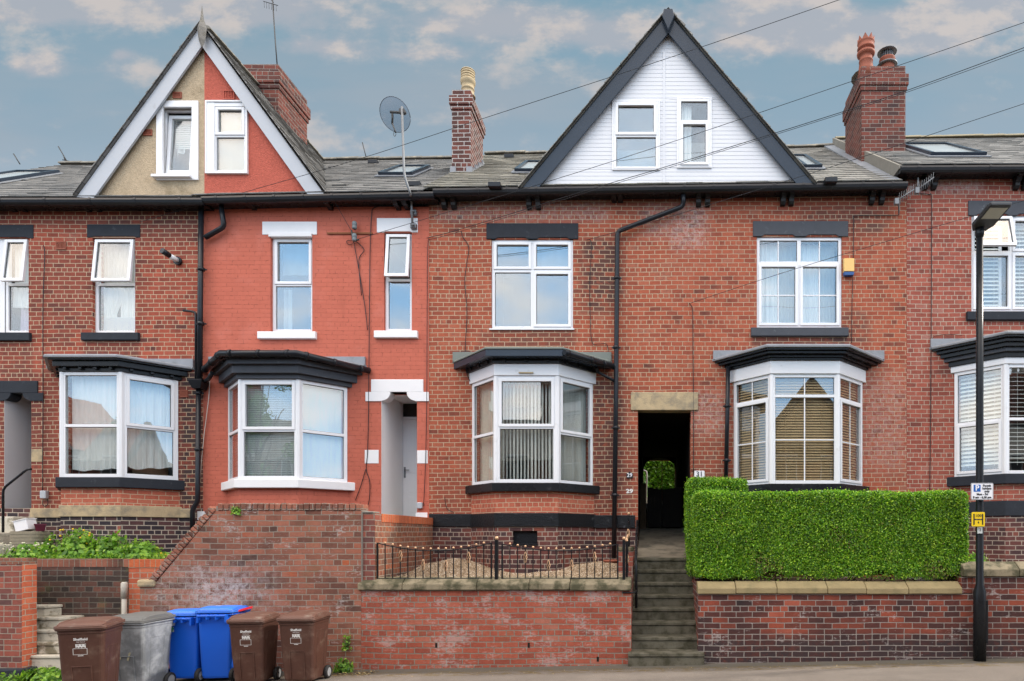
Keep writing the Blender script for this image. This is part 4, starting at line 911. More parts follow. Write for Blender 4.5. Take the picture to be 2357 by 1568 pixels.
# ---- bays
def bay(h, b, vs, layers, roof, wallmat, footmat, zsplit, sillspec, specs, zground, bandspec=None, dentils=None, mat=None, vent=None):
    """vs: window bottom/top photo rows at the front plane; layers: (offset, z0, z1, material, name)"""
    zb, zt = Z(vs[1], YF), Z(vs[0], YF)
    mb = MB(); bayprism(mb, b, 0, zsplit, zb - .02); mb.build('bay_wall', wallmat, h)
    mb = MB()
    if vent:
        x0_, xa_, xb_, x1_, yf_ = b; xa_ -= .003; xb_ += .003
        wall(mb, [zground, zsplit - .001], xa_, xb_, [vent], yf_ - .004, .2)
        mb.prism([(x0_ - .005, 12), (xa_, yf_ - .004), (xa_, 12)], zground, zsplit - .001); mb.prism([(xb_, 12), (xb_, yf_ - .004), (x1_ + .005, 12)], zground, zsplit - .001)
        mb.build('bay_foot', footmat, h, recalc=False)
        mb = MB(); mb.box(vent[0] - .02, vent[1] + .02, yf_ + .10, yf_ + .12, vent[2] - .02, vent[3] + .02); mb.box(vent[0] - .01, vent[1] + .01, yf_ - .02, yf_ + .08, vent[2] - .03, vent[2]); mb.build('cellar_vent', STONEB2, h)
    else: bayprism(mb, b, .004, zground, zsplit - .001); mb.build('bay_foot', footmat, h)
    if bandspec: mb = MB(); bayprism(mb, b, .03, bandspec[0], bandspec[1]); mb.build('stone_band', bandspec[2], h, .008)
    mb = MB(); bayprism(mb, b, sillspec[0], sillspec[1], zb); mb.build('bay_sill', sillspec[2], h, .012)
    pl = offplan(b, -.03); fr = MB(); panes_all = []; ss_all = []; lfs = []
    for k in range(3):
        lf = LF(pl[k], pl[k + 1]); panes = []; ss = []; sp = specs[k]; lfs.append(lf)
        lights(lf, fr, panes, zb, zt, [0, 1], sp.get('rows', [0, .5, 1]), sp.get('fw', .06), sp.get('sash', ()), sp.get('bars'), sp.get('opened'), sashes=ss)
        panes_all.append((lf, panes)); ss_all += ss
    for k in (1, 2): fr.lathe([(.05, 0), (.05, zt - zb - .002)], (pl[k][0], pl[k][1], zb + .001), 8, 0, False)
    win = fr.build('bay_window', [WHITE, SEAL], h, .004)
    for lf, panes in panes_all: put_panes(lf, panes, win, mat)
    for s_ in ss_all: s_.build('open_sash', [WHITE, GLASS, SEAL], win, .004)
    names = {}
    for off, z0, z1, mt, nm in layers: names.setdefault((nm, mt.name), []).append((off, z0, z1, mt))
    for (nm, _), ls in names.items():
        mb = MB()
        for off, z0, z1, mt in ls: bayprism(mb, b, off, z0, z1)
        if dentils and nm == 'cornice':
            off, z0, z1, pitch, wd = dentils; q = offplan(b, off - .06)
            for k in range(3):
                lf = LF(q[k], q[k + 1]); n = max(2, int(lf.L / pitch))
                for i in range(n): u = lf.L * (i + .5) / n; lf.box(mb, u - wd, u + wd, -.01, .06, z0, z1)
        mb.build(nm, ls[0][3], h, .006)
    off, z0, mt = roof; p0 = offplan(b, off); p1 = offplan(b, -.25); mb = MB()
    lip = .05 if mt is LEAD else .035
    mb.loft([[(x, y, z0 - .004) for x, y in offplan(b, off - .004)], [(x, y, z0 + lip * .5) for x, y in p0], [(x, y, z0 + lip) for x, y in offplan(b, off - .012)], [(x, y, z0 + .15) for x, y in p1]])
    w0, w1 = p0[0][0], p0[3][0]; mb.box(w0 + .02, w1 - .02, 11.95, 11.998, z0 + .02, z0 + .19); mb.build('bay_roof', mt, h, .006)
    room(h, b[0] + .1, b[3] - .1, 12.26, 14.6, zb - .3, zt + .1)
    return win, lfs, zb, zt
# 25
win, L, zb, zt = bay(h25, B25, (856, 1099), [(.03, Z(856, YF), 4.80, BLACK, 'cornice'), (.11, 4.80, 4.895, BLACK, 'cornice'), (.17, 4.895, 4.93, BLACK, 'cornice')], (.22, 4.93, LEAD), bbay, bfoot, Z(1185, YF), (.07, Z(1123, YF + .03), STONEB),
    [{}, {'rows': [0, .49, 1]}, {'rows': [0, .49, 1], 'sash': {(0, 1)}, 'fw': .075}], .5, (Z(1192), Z(1167), SAND), dentils=(.075, 4.755, 4.80, .24, .028))
curtain(L[1], .03, L[1].L - .03, zb + .13, zt - .04, -.12, .02, .11, NET, win, seed=11, wavy=.03); curtain(L[2], .03, L[2].L - .05, zb + .18, zt - .04, -.12, .02, .13, NET, win, seed=12, wavy=.05)
mb = MB(); L[2].box(mb, .25, L[2].L - .04, -.5, -.45, zb + .02, zb + .95); mb.build('tan_curtain', CURTT, win)
# 27
win, L, zb, zt = bay(h27, B27, (873, 1104), [(.05, Z(873, YF), 4.68, SLATEG, 'cornice'), (.12, 4.68, 4.82, SLATEG, 'cornice'), (.19, 4.82, 4.91, SLATEG, 'cornice'), (.24, 4.91, 4.97, BLACK, 'bay_fascia')], (.25, 4.97, LEAD), b27, b27, Z(1185, YF), (.09, Z(1124, YF), WHITEP),
    [{}, {'rows': [0, .49, 1], 'sash': {(0, 1)}}, {'rows': [0, .49, 1]}], 1.4)
venetian(L[1], .04, L[1].L - .04, zb + .03, zt - .03, .032, BLINDG, win, tilt=1.05, dep=.033)
venetian(L[2], .04, L[2].L - .04, zb + .03, zt - .03, .032, BLINDW, win, tilt=1.2, dep=.034)
venetian(L[0], .04, L[0].L - .04, zb + .03, zt - .03, .05, cloth('blind_pink', (.5, .34, .32), .1), win, tilt=1.2, dep=.05)
g = offplan(B27, .30); gp = [(g[0][0] - .02, 12.0, 4.87), (g[0][0] + .0, 11.96, 4.90), (g[1][0], g[1][1], 4.965), (g[2][0], g[2][1], 4.965), (g[3][0], 11.96, 4.90)]
mb = MB(); mb.tube(gp[1:], .055, 10)
for a, b_ in zip(gp[1:], gp[2:]):
    for t_ in (.12, .5, .88): p = Vector(a).lerp(Vector(b_), t_); d = (Vector(b_) - Vector(a)).normalized() * .025; mb.tube([p - d, p + d], .064, 10)
mb.build('bay_gutter', BLACKP, h27)
# 29
win, L, zb, zt = bay(h29, B29, (865, 1112), [(.03, Z(865, YF), 4.862, WHITE, 'header_board'), (.07, 4.862, 4.935, BLACK, 'cornice'), (.24, 4.935, 5.055, BARGE, 'bay_fascia')], (.26, 5.055, LEADG), bbay, bfoot29, Z(1183, YF), (.085, Z(1132, YF), BLACK),
    [{'rows': [0, .47, 1]}, {'rows': [0, .52, 1], 'sash': {(0, 1)}, 'fw': .065}, {'rows': [0, .47, 1], 'sash': {(0, 1)}, 'fw': .055}], .5, (Z(1213, YF), Z(1181, YF), STONEB2), vent=(X(1180, YF), X(1237, YF), Z(1252, YF), Z(1222, YF)), dentils=(.10, 4.885, 4.93, .30, .03))
vertical_blind(L[1], .06, L[1].L - .06, zb + .08, zt - .06, BLINDW, win, n=15, sw=.062); vertical_blind(L[2], .05, L[2].L - .04, zb + .08, zt - .06, BLINDW, win, n=11, ang=1.35, sw=.06)
curtain(L[0], .03, L[0].L - .03, zb + .03, zt - .03, -.12, .008, .07, cloth('beige_blind', (.72, .68, .56), .1), win)
mb = MB(); a = L[1].L; L[1].box(mb, a * .38, a * .62, .07, .085, Z(861, YF), Z(858, YF)); mb.build('vent_strip', BUFF, win)
g = offplan(B29, .30); mb = MB(); mb.tube([(g[2][0] + .02, g[2][1] + .02, 4.99), (g[3][0] + .02, 11.95, 4.96)], .05, 10)
for t_ in (.05, .5, .75, .95): p = Vector((g[2][0] + .02, g[2][1] + .02, 4.99)).lerp(Vector((g[3][0] + .02, 11.95, 4.96)), t_); d = Vector((.02, .02, 0)); mb.tube([p - d, p + d], .06, 10)
mb.build('bay_gutter', BLACKP, h29)
# 31
win, L, zb, zt = bay(h31, B31, (861, 1114), [(.035, Z(861, YF), 4.915, WHITE, 'header_board'), (.07, 4.915, 4.955, BLACK, 'cornice'), (.11, 4.955, 5.0, BLACK, 'cornice'), (.19, 5.0, 5.045, BLACK, 'cornice'), (.24, 5.045, 5.085, BLACK, 'cornice')], (.28, 5.085, LEAD), b31, bfoot29, 1.9, (.085, Z(1134, YF), BLACK),
    [{'rows': [0, .80, 1], 'sash': {(0, 0)}, 'bars': {(0, 0): (1, [.49]), (0, 1): (1, [])}}, {'rows': [0, .82, 1], 'bars': {(0, 0): (1, [.49]), (0, 1): (1, [])}}, {'rows': [0, .80, 1], 'sash': {(0, 0)}, 'bars': {(0, 0): (1, [.49]), (0, 1): (1, [])}}], .5)
for k in range(3): venetian(L[k], .04, L[k].L - .04, zb + .03, zt - .03, .047, BLINDT, win, tilt=.85, dep=.052, th=.004)
# 33
win, L, zb, zt = bay(h33, B33, (838, 1091), [(.03, Z(838, YF), 4.975, WHITE, 'header_board'), (.06, 4.975, 5.06, BLACK, 'cornice'), (.12, 5.06, 5.13, SLATEG, 'cornice'), (.17, 5.13, 5.2, BLACK, 'cornice'), (.22, 5.2, 5.26, BLACK, 'cornice'), (.28, 5.26, 5.3, BLACK, 'cornice')], (.32, 5.3, LEAD), b33, bfoot29, Z(1158, YF), (.085, Z(1114, YF), STONEB),
    [{'rows': [0, .50, 1], 'sash': {(0, 0)}}, {'rows': [0, .5, 1]}, {'rows': [0, .5, 1]}], .5, (Z(1190), Z(1157), STONEB))
for k in range(3): venetian(L[k], .06, L[k].L - .05, zb + .16, zt - .05, .075, BLINDW, win, tilt=.7 if k == 0 else .25, dep=.07, name='shutter_louvre', th=.006, w_=-.1)
# bands across the walls
def band(h, u0, u1, v0, v1, mat, Y=YW, pr=.03):
    mb = MB(); mb.box(X(u0), X(u1), Y - pr, Y + .1, Z(v1), Z(v0)); mb.build('stone_band', mat, h, .01)
band(h29, 988, 1088, 1183, 1213, STONEB2); band(h29, 1366, 1462, 1186, 1216, STONEB2, pr=.034)
band(h25, 72, 147, 1170, 1192, SAND); band(h25, 404, 442, 1172, 1192, SAND); band(h33, 2087, 2193, 1158, 1190, STONEB, Y=YW - .003)
# ================================================================ chimneys
def chimney(h, x0, x1, y0, y1, zb, zt, mat, wid=.035, courses=(.2, .42, .1)):
    mb = MB(); mb.box(x0, x1, y0, y1, zb, zt)
    a, b, c = courses
    mb.box(x0 - wid * .5, x1 + wid * .5, y0 - wid * .5, y1 + wid * .5, zt - b - c, zt - b)
    mb.box(x0 - wid, x1 + wid, y0 - wid, y1 + wid, zt - b, zt - a); 
    return mb.build('chimney', mat, h, .008)
c29 = chimney(h29, -4.09, -3.70, 13.33, 14.3, 8.9, 11.0, bC, .045, (.14, .32, .09))
mb = MB(); mb.lathe([(.155, 0), (.15, .03), (.13, .05), (.125, .14), (.135, .145), (.135, .17), (.125, .18), (.13, .25), (.15, .27), (.155, .33), (.15, .35)], (-3.82, 13.55, 10.99), 16)
for k in range(3): mb.lathe([(.142, .365 + k * .052), (.145, .37 + k * .052), (.145, .40 + k * .052), (.142, .405 + k * .052)], (-3.82, 13.55, 10.99), 16)
mb.lathe([(.125, .33), (.125, .52)], (-3.82, 13.55, 10.99), 12, 1); mb.lathe([(.15, .515), (.14, .54), (.06, .55)], (-3.82, 13.55, 10.99), 16)  # dark inner core: shade between the louvres put into the colour
mb.build('chimney_pot', [BUFF, ROOMD], c29)
mb = MB(); mb.box(-4.12, -4.0, 13.31, 13.34, 9.2, 9.42); mb.box(-3.79, -3.67, 13.31, 13.34, 9.2, 9.42); mb.box(-4.14, -3.66, 13.18, 13.33, 9.13, 9.2)
for k in range(7): y = 13.33 + k * .14; mb.box(-3.7, -3.67, y, y + .139, 9.1 + (y - 13.33) * .75, 9.42 + (y - 13.33) * .75 - .03 * (k % 2))
mb.build('lead_flashing', LEAD, c29)
c31 = chimney(h31, 4.38, 5.30, 13.6, 14.75, 9.2, 11.68, bC2, .05, (.19, .42, .1))
mb = MB(); mb.prism([(4.42, 13.64), (5.26, 13.64), (5.26, 14.7), (4.42, 14.7)], 11.675, 11.70); mb.lathe([(.34, 0), (.2, .07)], (5.0, 14.0, 11.69), 14); mb.lathe([(.34, 0), (.2, .07)], (4.62, 13.95, 11.69), 14); mb.build('flaunching', MORTM, c31)
mb = MB(); cp = (4.52, 13.75, 11.72)
mb.lathe([(.165, -.25), (.15, .0), (.135, .18), (.145, .19), (.145, .21), (.13, .22), (.128, .33), (.15, .34), (.18, .37), (.185, .42), (.16, .43), (.135, .44), (.135, .50), (.17, .51), (.18, .54), (.165, .555), (.155, .56), (.165, .66), (.178, .68), (.172, .70)], cp, 18)
for k in range(8):
    a0, a1, a2 = [2 * math.pi * (k + q) / 8 for q in (0, .5, 1)]
    P = lambda a, r, z: (cp[0] + r * math.cos(a), cp[1] + r * math.sin(a), cp[2] + z)
    mb.add([P(a0, .172, .69), P(a1, .172, .69), P(a2, .172, .69), P(a1, .172, .83), P(a0, .15, .69), P(a1, .15, .69), P(a2, .15, .69), P(a1, .158, .83)], [(0, 1, 3), (1, 2, 3), (5, 4, 7), (6, 5, 7), (0, 3, 7, 4), (2, 6, 7, 3)])
for q_ in range(len(mb.v)): mb.v[q_] = (mb.v[q_][0], mb.v[q_][1], 11.70 + (mb.v[q_][2] - 11.70) * .80)
mb.build('crown_chimney_pot', TERRA, c31)
mb = MB(); cp = (5.05, 13.98, 11.94); mb.lathe([(.165, -.24), (.15, 0), (.15, .1), (.17, .13), (.165, .15), (.13, .16)], cp, 16); o = mb.build('chimney_pot', TERRA, c31)
mb = MB(); mb.lathe([(.21, .0), (.215, .02), (.2, .03)], cp, 16)
for k in range(20): a = k * math.pi / 10; mb.box(cp[0] + .12 * math.cos(a) - .005, cp[0] + .12 * math.cos(a) + .005, cp[1] + .12 * math.sin(a) - .005, cp[1] + .12 * math.sin(a) + .005, cp[2] + .12, cp[2] + .29)
for z in (.17, .2, .23, .26): mb.lathe([(.118, z), (.126, z), (.126, z + .006), (.118, z + .006)], cp, 16)
mb.lathe([(.20, .29), (.205, .30), (.19, .315), (.08, .34)], cp, 16); mb.build('bird_cowl', GALV, c31)
mb = MB(); mb.box(4.35, 4.98, 13.45, 13.6, 9.36, 9.5)
for k in range(8): y = 13.6 + k * .145; mb.box(4.345, 4.38, y, y + .144, 9.35 + (y - 13.6) * .75, 9.66 + (y - 13.6) * .75)
mb.build('lead_flashing', LEAD, c31)
c27 = chimney(h27, -8.36, -7.62, 13.3, 14.42, 9.2, 11.5, bC2, .05, (.17, .4, .1))
mb = MB(); mb.prism([(-8.3, 13.34), (-7.68, 13.34), (-7.68, 14.38), (-8.3, 14.38)], 11.495, 11.53)
for k in range(14): y = 13.3 + k * .08; z = 9.7 + 0; mb.box(-7.62, -7.6, y, y + .078, 9.2, 10.28 - k * .02)
mb.build('lead_flashing', LEAD, c27)
# stray growth on the left stack
def leafmesh(name, pts, nrms, size, mat, parent=None, seed=0, fold=.25, aspect=.5, bias=.5, sj=.4):
    """numpy: one folded leaf per point"""
    g = np.random.default_rng(seed); N = len(pts); pts = np.asarray(pts, float)
    nr = np.asarray(nrms, float) * bias + g.normal(size=(N, 3)) * .6; nr /= np.linalg.norm(nr, axis=1)[:, None]
    a = g.normal(size=(N, 3)); a -= nr * (a * nr).sum(1)[:, None]; a /= np.linalg.norm(a, axis=1)[:, None]; b = np.cross(nr, a)
    s = size * (1 + sj * g.uniform(-1, 1, N))[:, None]
    v = np.empty((N, 6, 3)); 
    v[:, 0] = pts; v[:, 1] = pts + a * s * .45 + b * s * aspect * .5 + nr * s * fold * .3; v[:, 2] = pts + a * s; v[:, 3] = pts + a * s * .45 - b * s * aspect * .5 + nr * s * fold * .3
    v[:, 4] = pts + a * s * .75 + b * s * aspect * .38 + nr * s * fold * .2; v[:, 5] = pts + a * s * .75 - b * s * aspect * .38 + nr * s * fold * .2
    off = np.array(wloc(parent)); v -= off
    me = bpy.data.meshes.new(name); me.vertices.add(N * 6); me.vertices.foreach_set('co', v.reshape(-1))
    quads = np.array([[0, 1, 4, 2], [0, 2, 5, 3]]); li = (np.arange(N)[:, None, None] * 6 + quads[None]).reshape(-1)
    me.loops.add(len(li)); me.loops.foreach_set('vertex_index', li); me.polygons.add(N * 2)
    me.polygons.foreach_set('loop_start', np.arange(N * 2) * 4); me.polygons.foreach_set('loop_total', np.full(N * 2, 4))
    me.update(calc_edges=True); me.validate(); me.materials.append(mat)
    o = bpy.data.objects.new(name, me); COL.objects.link(o)
    if parent is not None: o.parent = parent
    return o
def clump(name, c, r, n, size, mat, parent=None, seed=0, flat=.8, aspect=.6, bias=.6):
    g = np.random.default_rng(seed); d = g.normal(size=(n, 3)); d /= np.linalg.norm(d, axis=1)[:, None]; d[:, 2] = np.abs(d[:, 2])
    rad = g.uniform(.35, 1, n)[:, None] ** .6; p = np.array(c) + d * rad * np.array([r[0], r[1], r[2]])
    return leafmesh(name, p, d + np.array([0, -.3, .5]), size, mat, parent, seed, aspect=aspect, bias=bias)
# roof windows and slate vents
def rp(u, v, i):
    """point on roof plane i seen at photo row/column"""
    e0, e1 = EV[i]; r0, r1 = RZ[i]; x0, x1 = RX[i]
    k = (1235 - v) / 1500; Y = 13.5
    for _ in range(12):
        x = (u - 1500) * Y / 1500; t_ = (x - x0) / (x1 - x0); e = e0 + (e1 - e0) * t_ + .03; r = r0 + (r1 - r0) * t_; m_ = (r - e) / 4.32
        Y = (e - m_ * 11.68 - 1.86) / (k - m_)
    return Vector(((u - 1500) * Y / 1500, Y, 1.86 + k * Y + .012))
def sky_(h, i, u0, u1, v0, v1, ub0, ub1):
    tl, tr, bl, br = rp(u0, v0, i), rp(u1, v0, i), rp(ub0, v1, i), rp(ub1, v1, i)
    xl, xr = (tl.x + bl.x) / 2, (tr.x + br.x) / 2; 
    for p_ in (tl, bl): p_.x = xl
    for p_ in (tr, br): p_.x = xr
    skylight(h, (tl, tr, br, bl))
sky_(h25, 0, 0, 104, 402, 424, -60, 44); sky_(h27, 1, 908, 982, 390, 408, 884, 962); sky_(h29, 2, 1203, 1262, 380, 400, 1193, 1256); sky_(h31, 3, 1823, 1862, 366, 391, 1840, 1884); sky_(h33, 4, 2085, 2205, 339, 363, 2118, 2240)
for (h, i, u, v) in ((h27, 1, 859, 377), (h27, 1, 955, 429), (h29, 2, 1172, 364), (h29, 2, 1139, 431), (h31, 3, 1992 - 80, 420)):
    p_ = rp(u, v, i); mb = MB(); mb.box(p_.x - .11, p_.x + .11, p_.y - .06, p_.y + .16, p_.z - .03, p_.z + .06); mb.build('slate_vent', BLACKP, h, .01)

# brackets
for h, us, v, kd in ((h25, (25, 49, 197, 221, 378, 399), 467, 0), (h27, (580, 757, 914, 935), 463, 0), (h29, (1021, 1043, 1217, 1238), 447, 1), (h29, (1413, 1428), 446, 0), (h31, (1608, 1629, 1803, 1822, 2008, 2031), 440, 1), (h33, (2132, 2152, 2342, 2362), 402, 1)):
    for u in us: bracket(h, u, v + (0 if h is not h31 else -(u - 1700) * .012), kd)

# ================================================================ downpipes and hoppers
yp = 11.9
def pv(u, v, Y=yp): return (X(u, Y), Y, Z(v, Y))
pipe(h27, [pv(463, 470), pv(461, 700), pv(459, 880)], .046, collars=[pv(463, 620), pv(462, 745)])
pipe(h27, [pv(508, 470, 11.84), pv(516, 522, 11.9), pv(472, 547)], .045)
mb = MB(); cx, cz = X(458, 11.88), Z(886, 11.88); mb.loft([[(cx - .075, 11.80, cz - .08), (cx + .075, 11.80, cz - .08), (cx + .075, 11.98, cz - .08), (cx - .075, 11.98, cz - .08)], [(cx - .12, 11.77, cz + .03), (cx + .12, 11.77, cz + .03), (cx + .12, 11.98, cz + .03), (cx - .12, 11.98, cz + .03)], [(cx - .13, 11.76, cz + .08), (cx + .13, 11.76, cz + .08), (cx + .13, 11.98, cz + .08), (cx - .13, 11.98, cz + .08)]])
mb.build('hopper', BLACKP, h27, .008)
pipe(h27, [pv(457, 895), pv(455, 1155), pv(443, 1172), pv(443, 1225)], .042, collars=[pv(457, 905), pv(456, 1035)])
pipe(h25, [pv(422, 715, 11.93), pv(451, 718, 11.93), pv(451, 880, 11.93)], .022, name='waste_pipe')
pipe(h27, [pv(488, 858, 11.66), pv(481, 872, 11.75), pv(470, 880)], .036, name='bay_downpipe')
pipe(h29, [pv(1573, 447, 11.78), pv(1573, 475, 11.86), pv(1421, 533), pv(1418, 900), pv(1413, 1285)], .043, collars=[pv(1420, 640), pv(1418, 800), pv(1417, 985), pv(1415, 1140)])
pipe(h29, [pv(1372, 846, 11.78), pv(1378, 858), pv(1416, 878)], .027, name='bay_downpipe')
pipe(h31, [pv(1676, 845), pv(1674, 960), pv(1671, 1100)], .040, collars=[pv(1674, 935), pv(1673, 1060)])
# flue on the first house
mb = MB(); T = Vector((X(408, 11.95), 11.98, Z(600, 11.95))); mb.tube([T, T + Vector((0, -.04, 0))], .075, 14); mb.build('flue_collar', BLACKP, h25)
mb = MB(); mb.tube([T, T + Vector((-.02, -.2, .02))], .045, 12, 1); mb.tube([T + Vector((-.02, -.2, .02)), T + Vector((-.05, -.34, .05))], .05, 12, 0); mb.build('flue', [BLACKP, WHITE], h25)

# ================================================================ doors and porches
WHITEB = plain('fresh_white_paint', (.88, .88, .88), .55, .05, 3, .3)
def shoulder(h, x0, x1, z0, z1, xa, xb, sz, mat, Y=YW, side='both', nm='door_lintel'):
    """lintel x0..x1,z0..z1 with curved corbels reaching down to sz; opening xa..xb"""
    mb = MB(); mb.box(x0, x1, Y - .02, Y + .2, z0, z1); mb.build(nm, mat, h, .008)
    for s, xo, xi in ((-1, x0 - .1, xa), (1, x1 + .1, xb)):
        r = min(z0 - sz - .01, .17); p = [(xo, sz), (xi, sz), ] if False else []
        arc = [(xi + (-s) * r * math.sin(a), z0 - r + 0 * a + r * (1 - math.cos(a)) ) for a in np.linspace(0, math.pi / 2, 7)]
        poly = [(xo, sz), (xi, sz), (xi, z0 - r)] + [(float(a), float(b)) for a, b in arc[1:]] + [(xo, z0)]
        poly = [(a, min(b, z0 - .001)) for a, b in poly]
        mb = MB(); mb.extr(poly, Y - .022, Y + .2); mb.build('corbel', mat, h)
shoulder(h27, X(855), X(975), Z(903), Z(874), X(880), X(957), Z(924), WHITEP, YW - .004)
shoulder(h25, X(-60), X(88), Z(905), Z(877), X(10), X(71), Z(923), STONEB)
x0, x1 = X(878), X(960)
mb = MB(); mb.box(x0 - .05, x0 - .001, 12.2, 13.1, Z(1192) - .03, Z(903) + .2); mb.box(x0, x1 + .5, 12.25, 13.1, Z(903), Z(903) + .06); mb.box(x1 + .45, x1 + .5, 12.25, 13.1, Z(1192), Z(903)); mb.box(x0 - .1, x1 + .5, 13.1, 13.2, Z(1192), Z(903) + .1); mb.build('porch_lining', WHITEB, h27)
mb = MB(); mb.box(x0, x0 + .0035, 12.0, 12.25, Z(1192), Z(903)); mb.build('reveal', WHITEB, h27)
mb = MB(); mb.box(x0 - .05, x1 + .5, 11.98, 13.2, Z(1192) - .12, Z(1192)); mb.build('doorstep', CREAM, h27, .01)
DY = 13.03
dx0, dx1 = X(922, DY), X(922, DY) + .82; dz0, dz1 = Z(1192) + .01, Z(966, DY)
mb = MB(); mb.box(dx0, dx0 + .05, DY - .03, DY + .06, dz0, Z(912, DY)); mb.box(dx1, dx1 + .05, DY - .03, DY + .06, dz0, Z(912, DY)); mb.box(dx0, dx1 + .05, DY - .029, DY + .06, dz1, dz1 + .05); mb.box(dx0, dx1 + .05, DY - .029, DY + .06, Z(912, DY), Z(906, DY)); fr_ = mb.build('door_frame', WHITE, h27, .004)
mb = MB(); mb.box(dx0 + .05, dx1, DY, DY + .01, dz1 + .05, Z(912, DY)); mb.build('transom_pane', plain('dark_transom_glass', (.02, .02, .018), .12, .3, 5, .4), fr_)
mb = MB(); mb.box(dx0, dx1, DY + .02, DY + .5, dz1 + .05, dz1 + .051); mb.build('hallway', ROOMD, h27)
mb = MB(); mb.box(dx0 + .052, dx1 - .002, DY - .005, DY + .04, dz0, dz1 - .002)
for (a, b) in ((.06, .22), (.26, .42), (.46, .64), (.68, .92)):
    for q in (.16, .5):
        mb.box(dx0 + q, dx0 + q + .26, DY - .012, DY - .004, dz0 + (dz1 - dz0) * a, dz0 + (dz1 - dz0) * b)
dr = mb.build('door', WHITEB, h27, .004)
mb = MB(); mb.box(dx0 + .075, dx0 + .105, DY - .02, DY - .004, dz0 + .82, dz0 + 1.03); mb.tube([(dx0 + .09, DY - .02, dz0 + .97), (dx0 + .09, DY - .05, dz0 + .97), (dx0 + .19, DY - .05, dz0 + .97)], .008, 6); mb.build('handle', GALV, dr)
# white quoin blocks
def block(h, u0, u1, v0, v1, mat, Y=YW, nm='quoin_block', pr=.008):
    mb = MB(); mb.box(X(u0), X(u1), Y - pr, Y + .1, Z(v1), Z(v0)); return mb.build(nm, mat, h, .004)
for u0, u1, v0, v1 in ((840, 872, 1036, 1067), (960.5, 985, 1037, 1067), (455, 488, 1177, 1197), (957, 984, 1180, 1198)): block(h27, u0, u1, v0, v1, WHITEP, YW - .004)
block(h25, 72.5, 98, 1034, 1063, SAND)
# first house porch (white reveal seen through the opening), step and handrail
x0, x1 = X(10), X(72)
mb = MB(); mb.box(x0 - .05, x0 - .001, 12.24, 14.2, Z(1170) - .1, Z(903)); mb.box(x0, x1 + .6, 12.25, 14.2, Z(903), Z(903) + .05); mb.box(x0, x1 + .6, 14.2, 14.3, Z(1190), Z(903) + .1); mb.box(x1 + .6, x1 + .65, 12.25, 14.2, Z(1190), Z(903)); mb.box(x0, x0 + .003, 12, 12.25, Z(1170), Z(903)); mb.build('porch_lining', GREYR, h25)
mb = MB(); mb.box(-14, X(85), 11.55, 14.2, 1.3, Z(1189, 11.55)); mb.build('doorstep', CREAM, h25, .02)
mb = MB(); mb.box(-14, X(40, 11.3), 10.9, 11.549, 1.2, Z(1226, 11.3)); mb.box(-14, X(62, 11.1), 10.42, 10.899, 1.2, Z(1253, 11)); st = mb.build('stone_steps', CREAM, None, .02)
tag(st, 'cream washed stone steps below the first doorway at the left edge', 'steps')
r_ = thing('handrail', 'black bent iron handrail beside the cream steps at the left edge', 'handrail', (X(7, 11.2), 11.2, 1.5))
mb = MB(); q = lambda u, v: (X(u, 11.25), 11.25, Z(v, 11.25)); P = [q(7, 1252), q(7, 1135), q(8, 1128), q(13, 1120), q(58, 1084), q(64, 1081), q(72, 1080)]; mb.tube(P, .019, 8); mb.build('rail', BLACK, r_)

# ================================================================ passage
tx0, tx1 = PASS
tz0 = lambda y: 1.5 + .155 * (y - 11.16)
mb = MB()
mb.add([(tx0, 12.25, .9), (tx0, 20, .9), (tx0, 20, 4.2), (tx0, 12.25, 4.2)], [(0, 1, 2, 3)]); mb.add([(tx0, 12.25, 4.2), (tx0, 20, 4.2), (tx0 - .1, 20, 4.3), (tx0 - .1, 12.25, 4.3)], [(0, 1, 2, 3)])
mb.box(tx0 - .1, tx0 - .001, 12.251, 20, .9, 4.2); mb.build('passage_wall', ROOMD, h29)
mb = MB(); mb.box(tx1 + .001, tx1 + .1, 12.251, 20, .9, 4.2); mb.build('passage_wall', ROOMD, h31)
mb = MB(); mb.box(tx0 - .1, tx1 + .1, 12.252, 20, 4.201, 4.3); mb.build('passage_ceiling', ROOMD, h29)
# arched far end
mb = MB(); ya = 19.3; cx = (tx0 + tx1) / 2; wd = (tx1 - tx0) / 2 - .005; zt_ = 4.2; arc = [(cx + wd * math.cos(a), 3.75 + .40 * math.sin(a)) for a in np.linspace(0, math.pi, 13)]
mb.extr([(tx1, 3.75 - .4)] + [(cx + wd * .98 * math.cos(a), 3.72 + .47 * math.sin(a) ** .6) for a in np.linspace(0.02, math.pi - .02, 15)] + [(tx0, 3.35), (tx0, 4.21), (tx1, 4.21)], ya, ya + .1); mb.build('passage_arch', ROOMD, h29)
mb = MB(); mb.add([(tx0, 11.16, 1.5), (tx1, 11.16, 1.5), (tx1, 22, tz0(22)), (tx0, 22, tz0(22)), (tx0, 11.16, .5), (tx1, 11.16, .5), (tx1, 22, .5), (tx0, 22, .5)], [(0, 1, 2, 3), (4, 7, 6, 5), (0, 4, 5, 1)])
o = mb.build('path', plain('worn_concrete', (.19, .165, .125), .9, .5, 4, .2, col2=(.10, .09, .07), f2=(.45, .65), s2=3, bump=.003)); o['kind'] = 'structure'
mb = MB(); mb.box(X(1452), X(1607), YW - .03, YW + .25, Z(945), Z(903)); mb.build('passage_lintel', SAND, h29, .012)
gt = thing('passage_gate', 'dark double timber gate closing the lower half of the passage', 'gate', (cx, 14.6, tz0(14.6)))
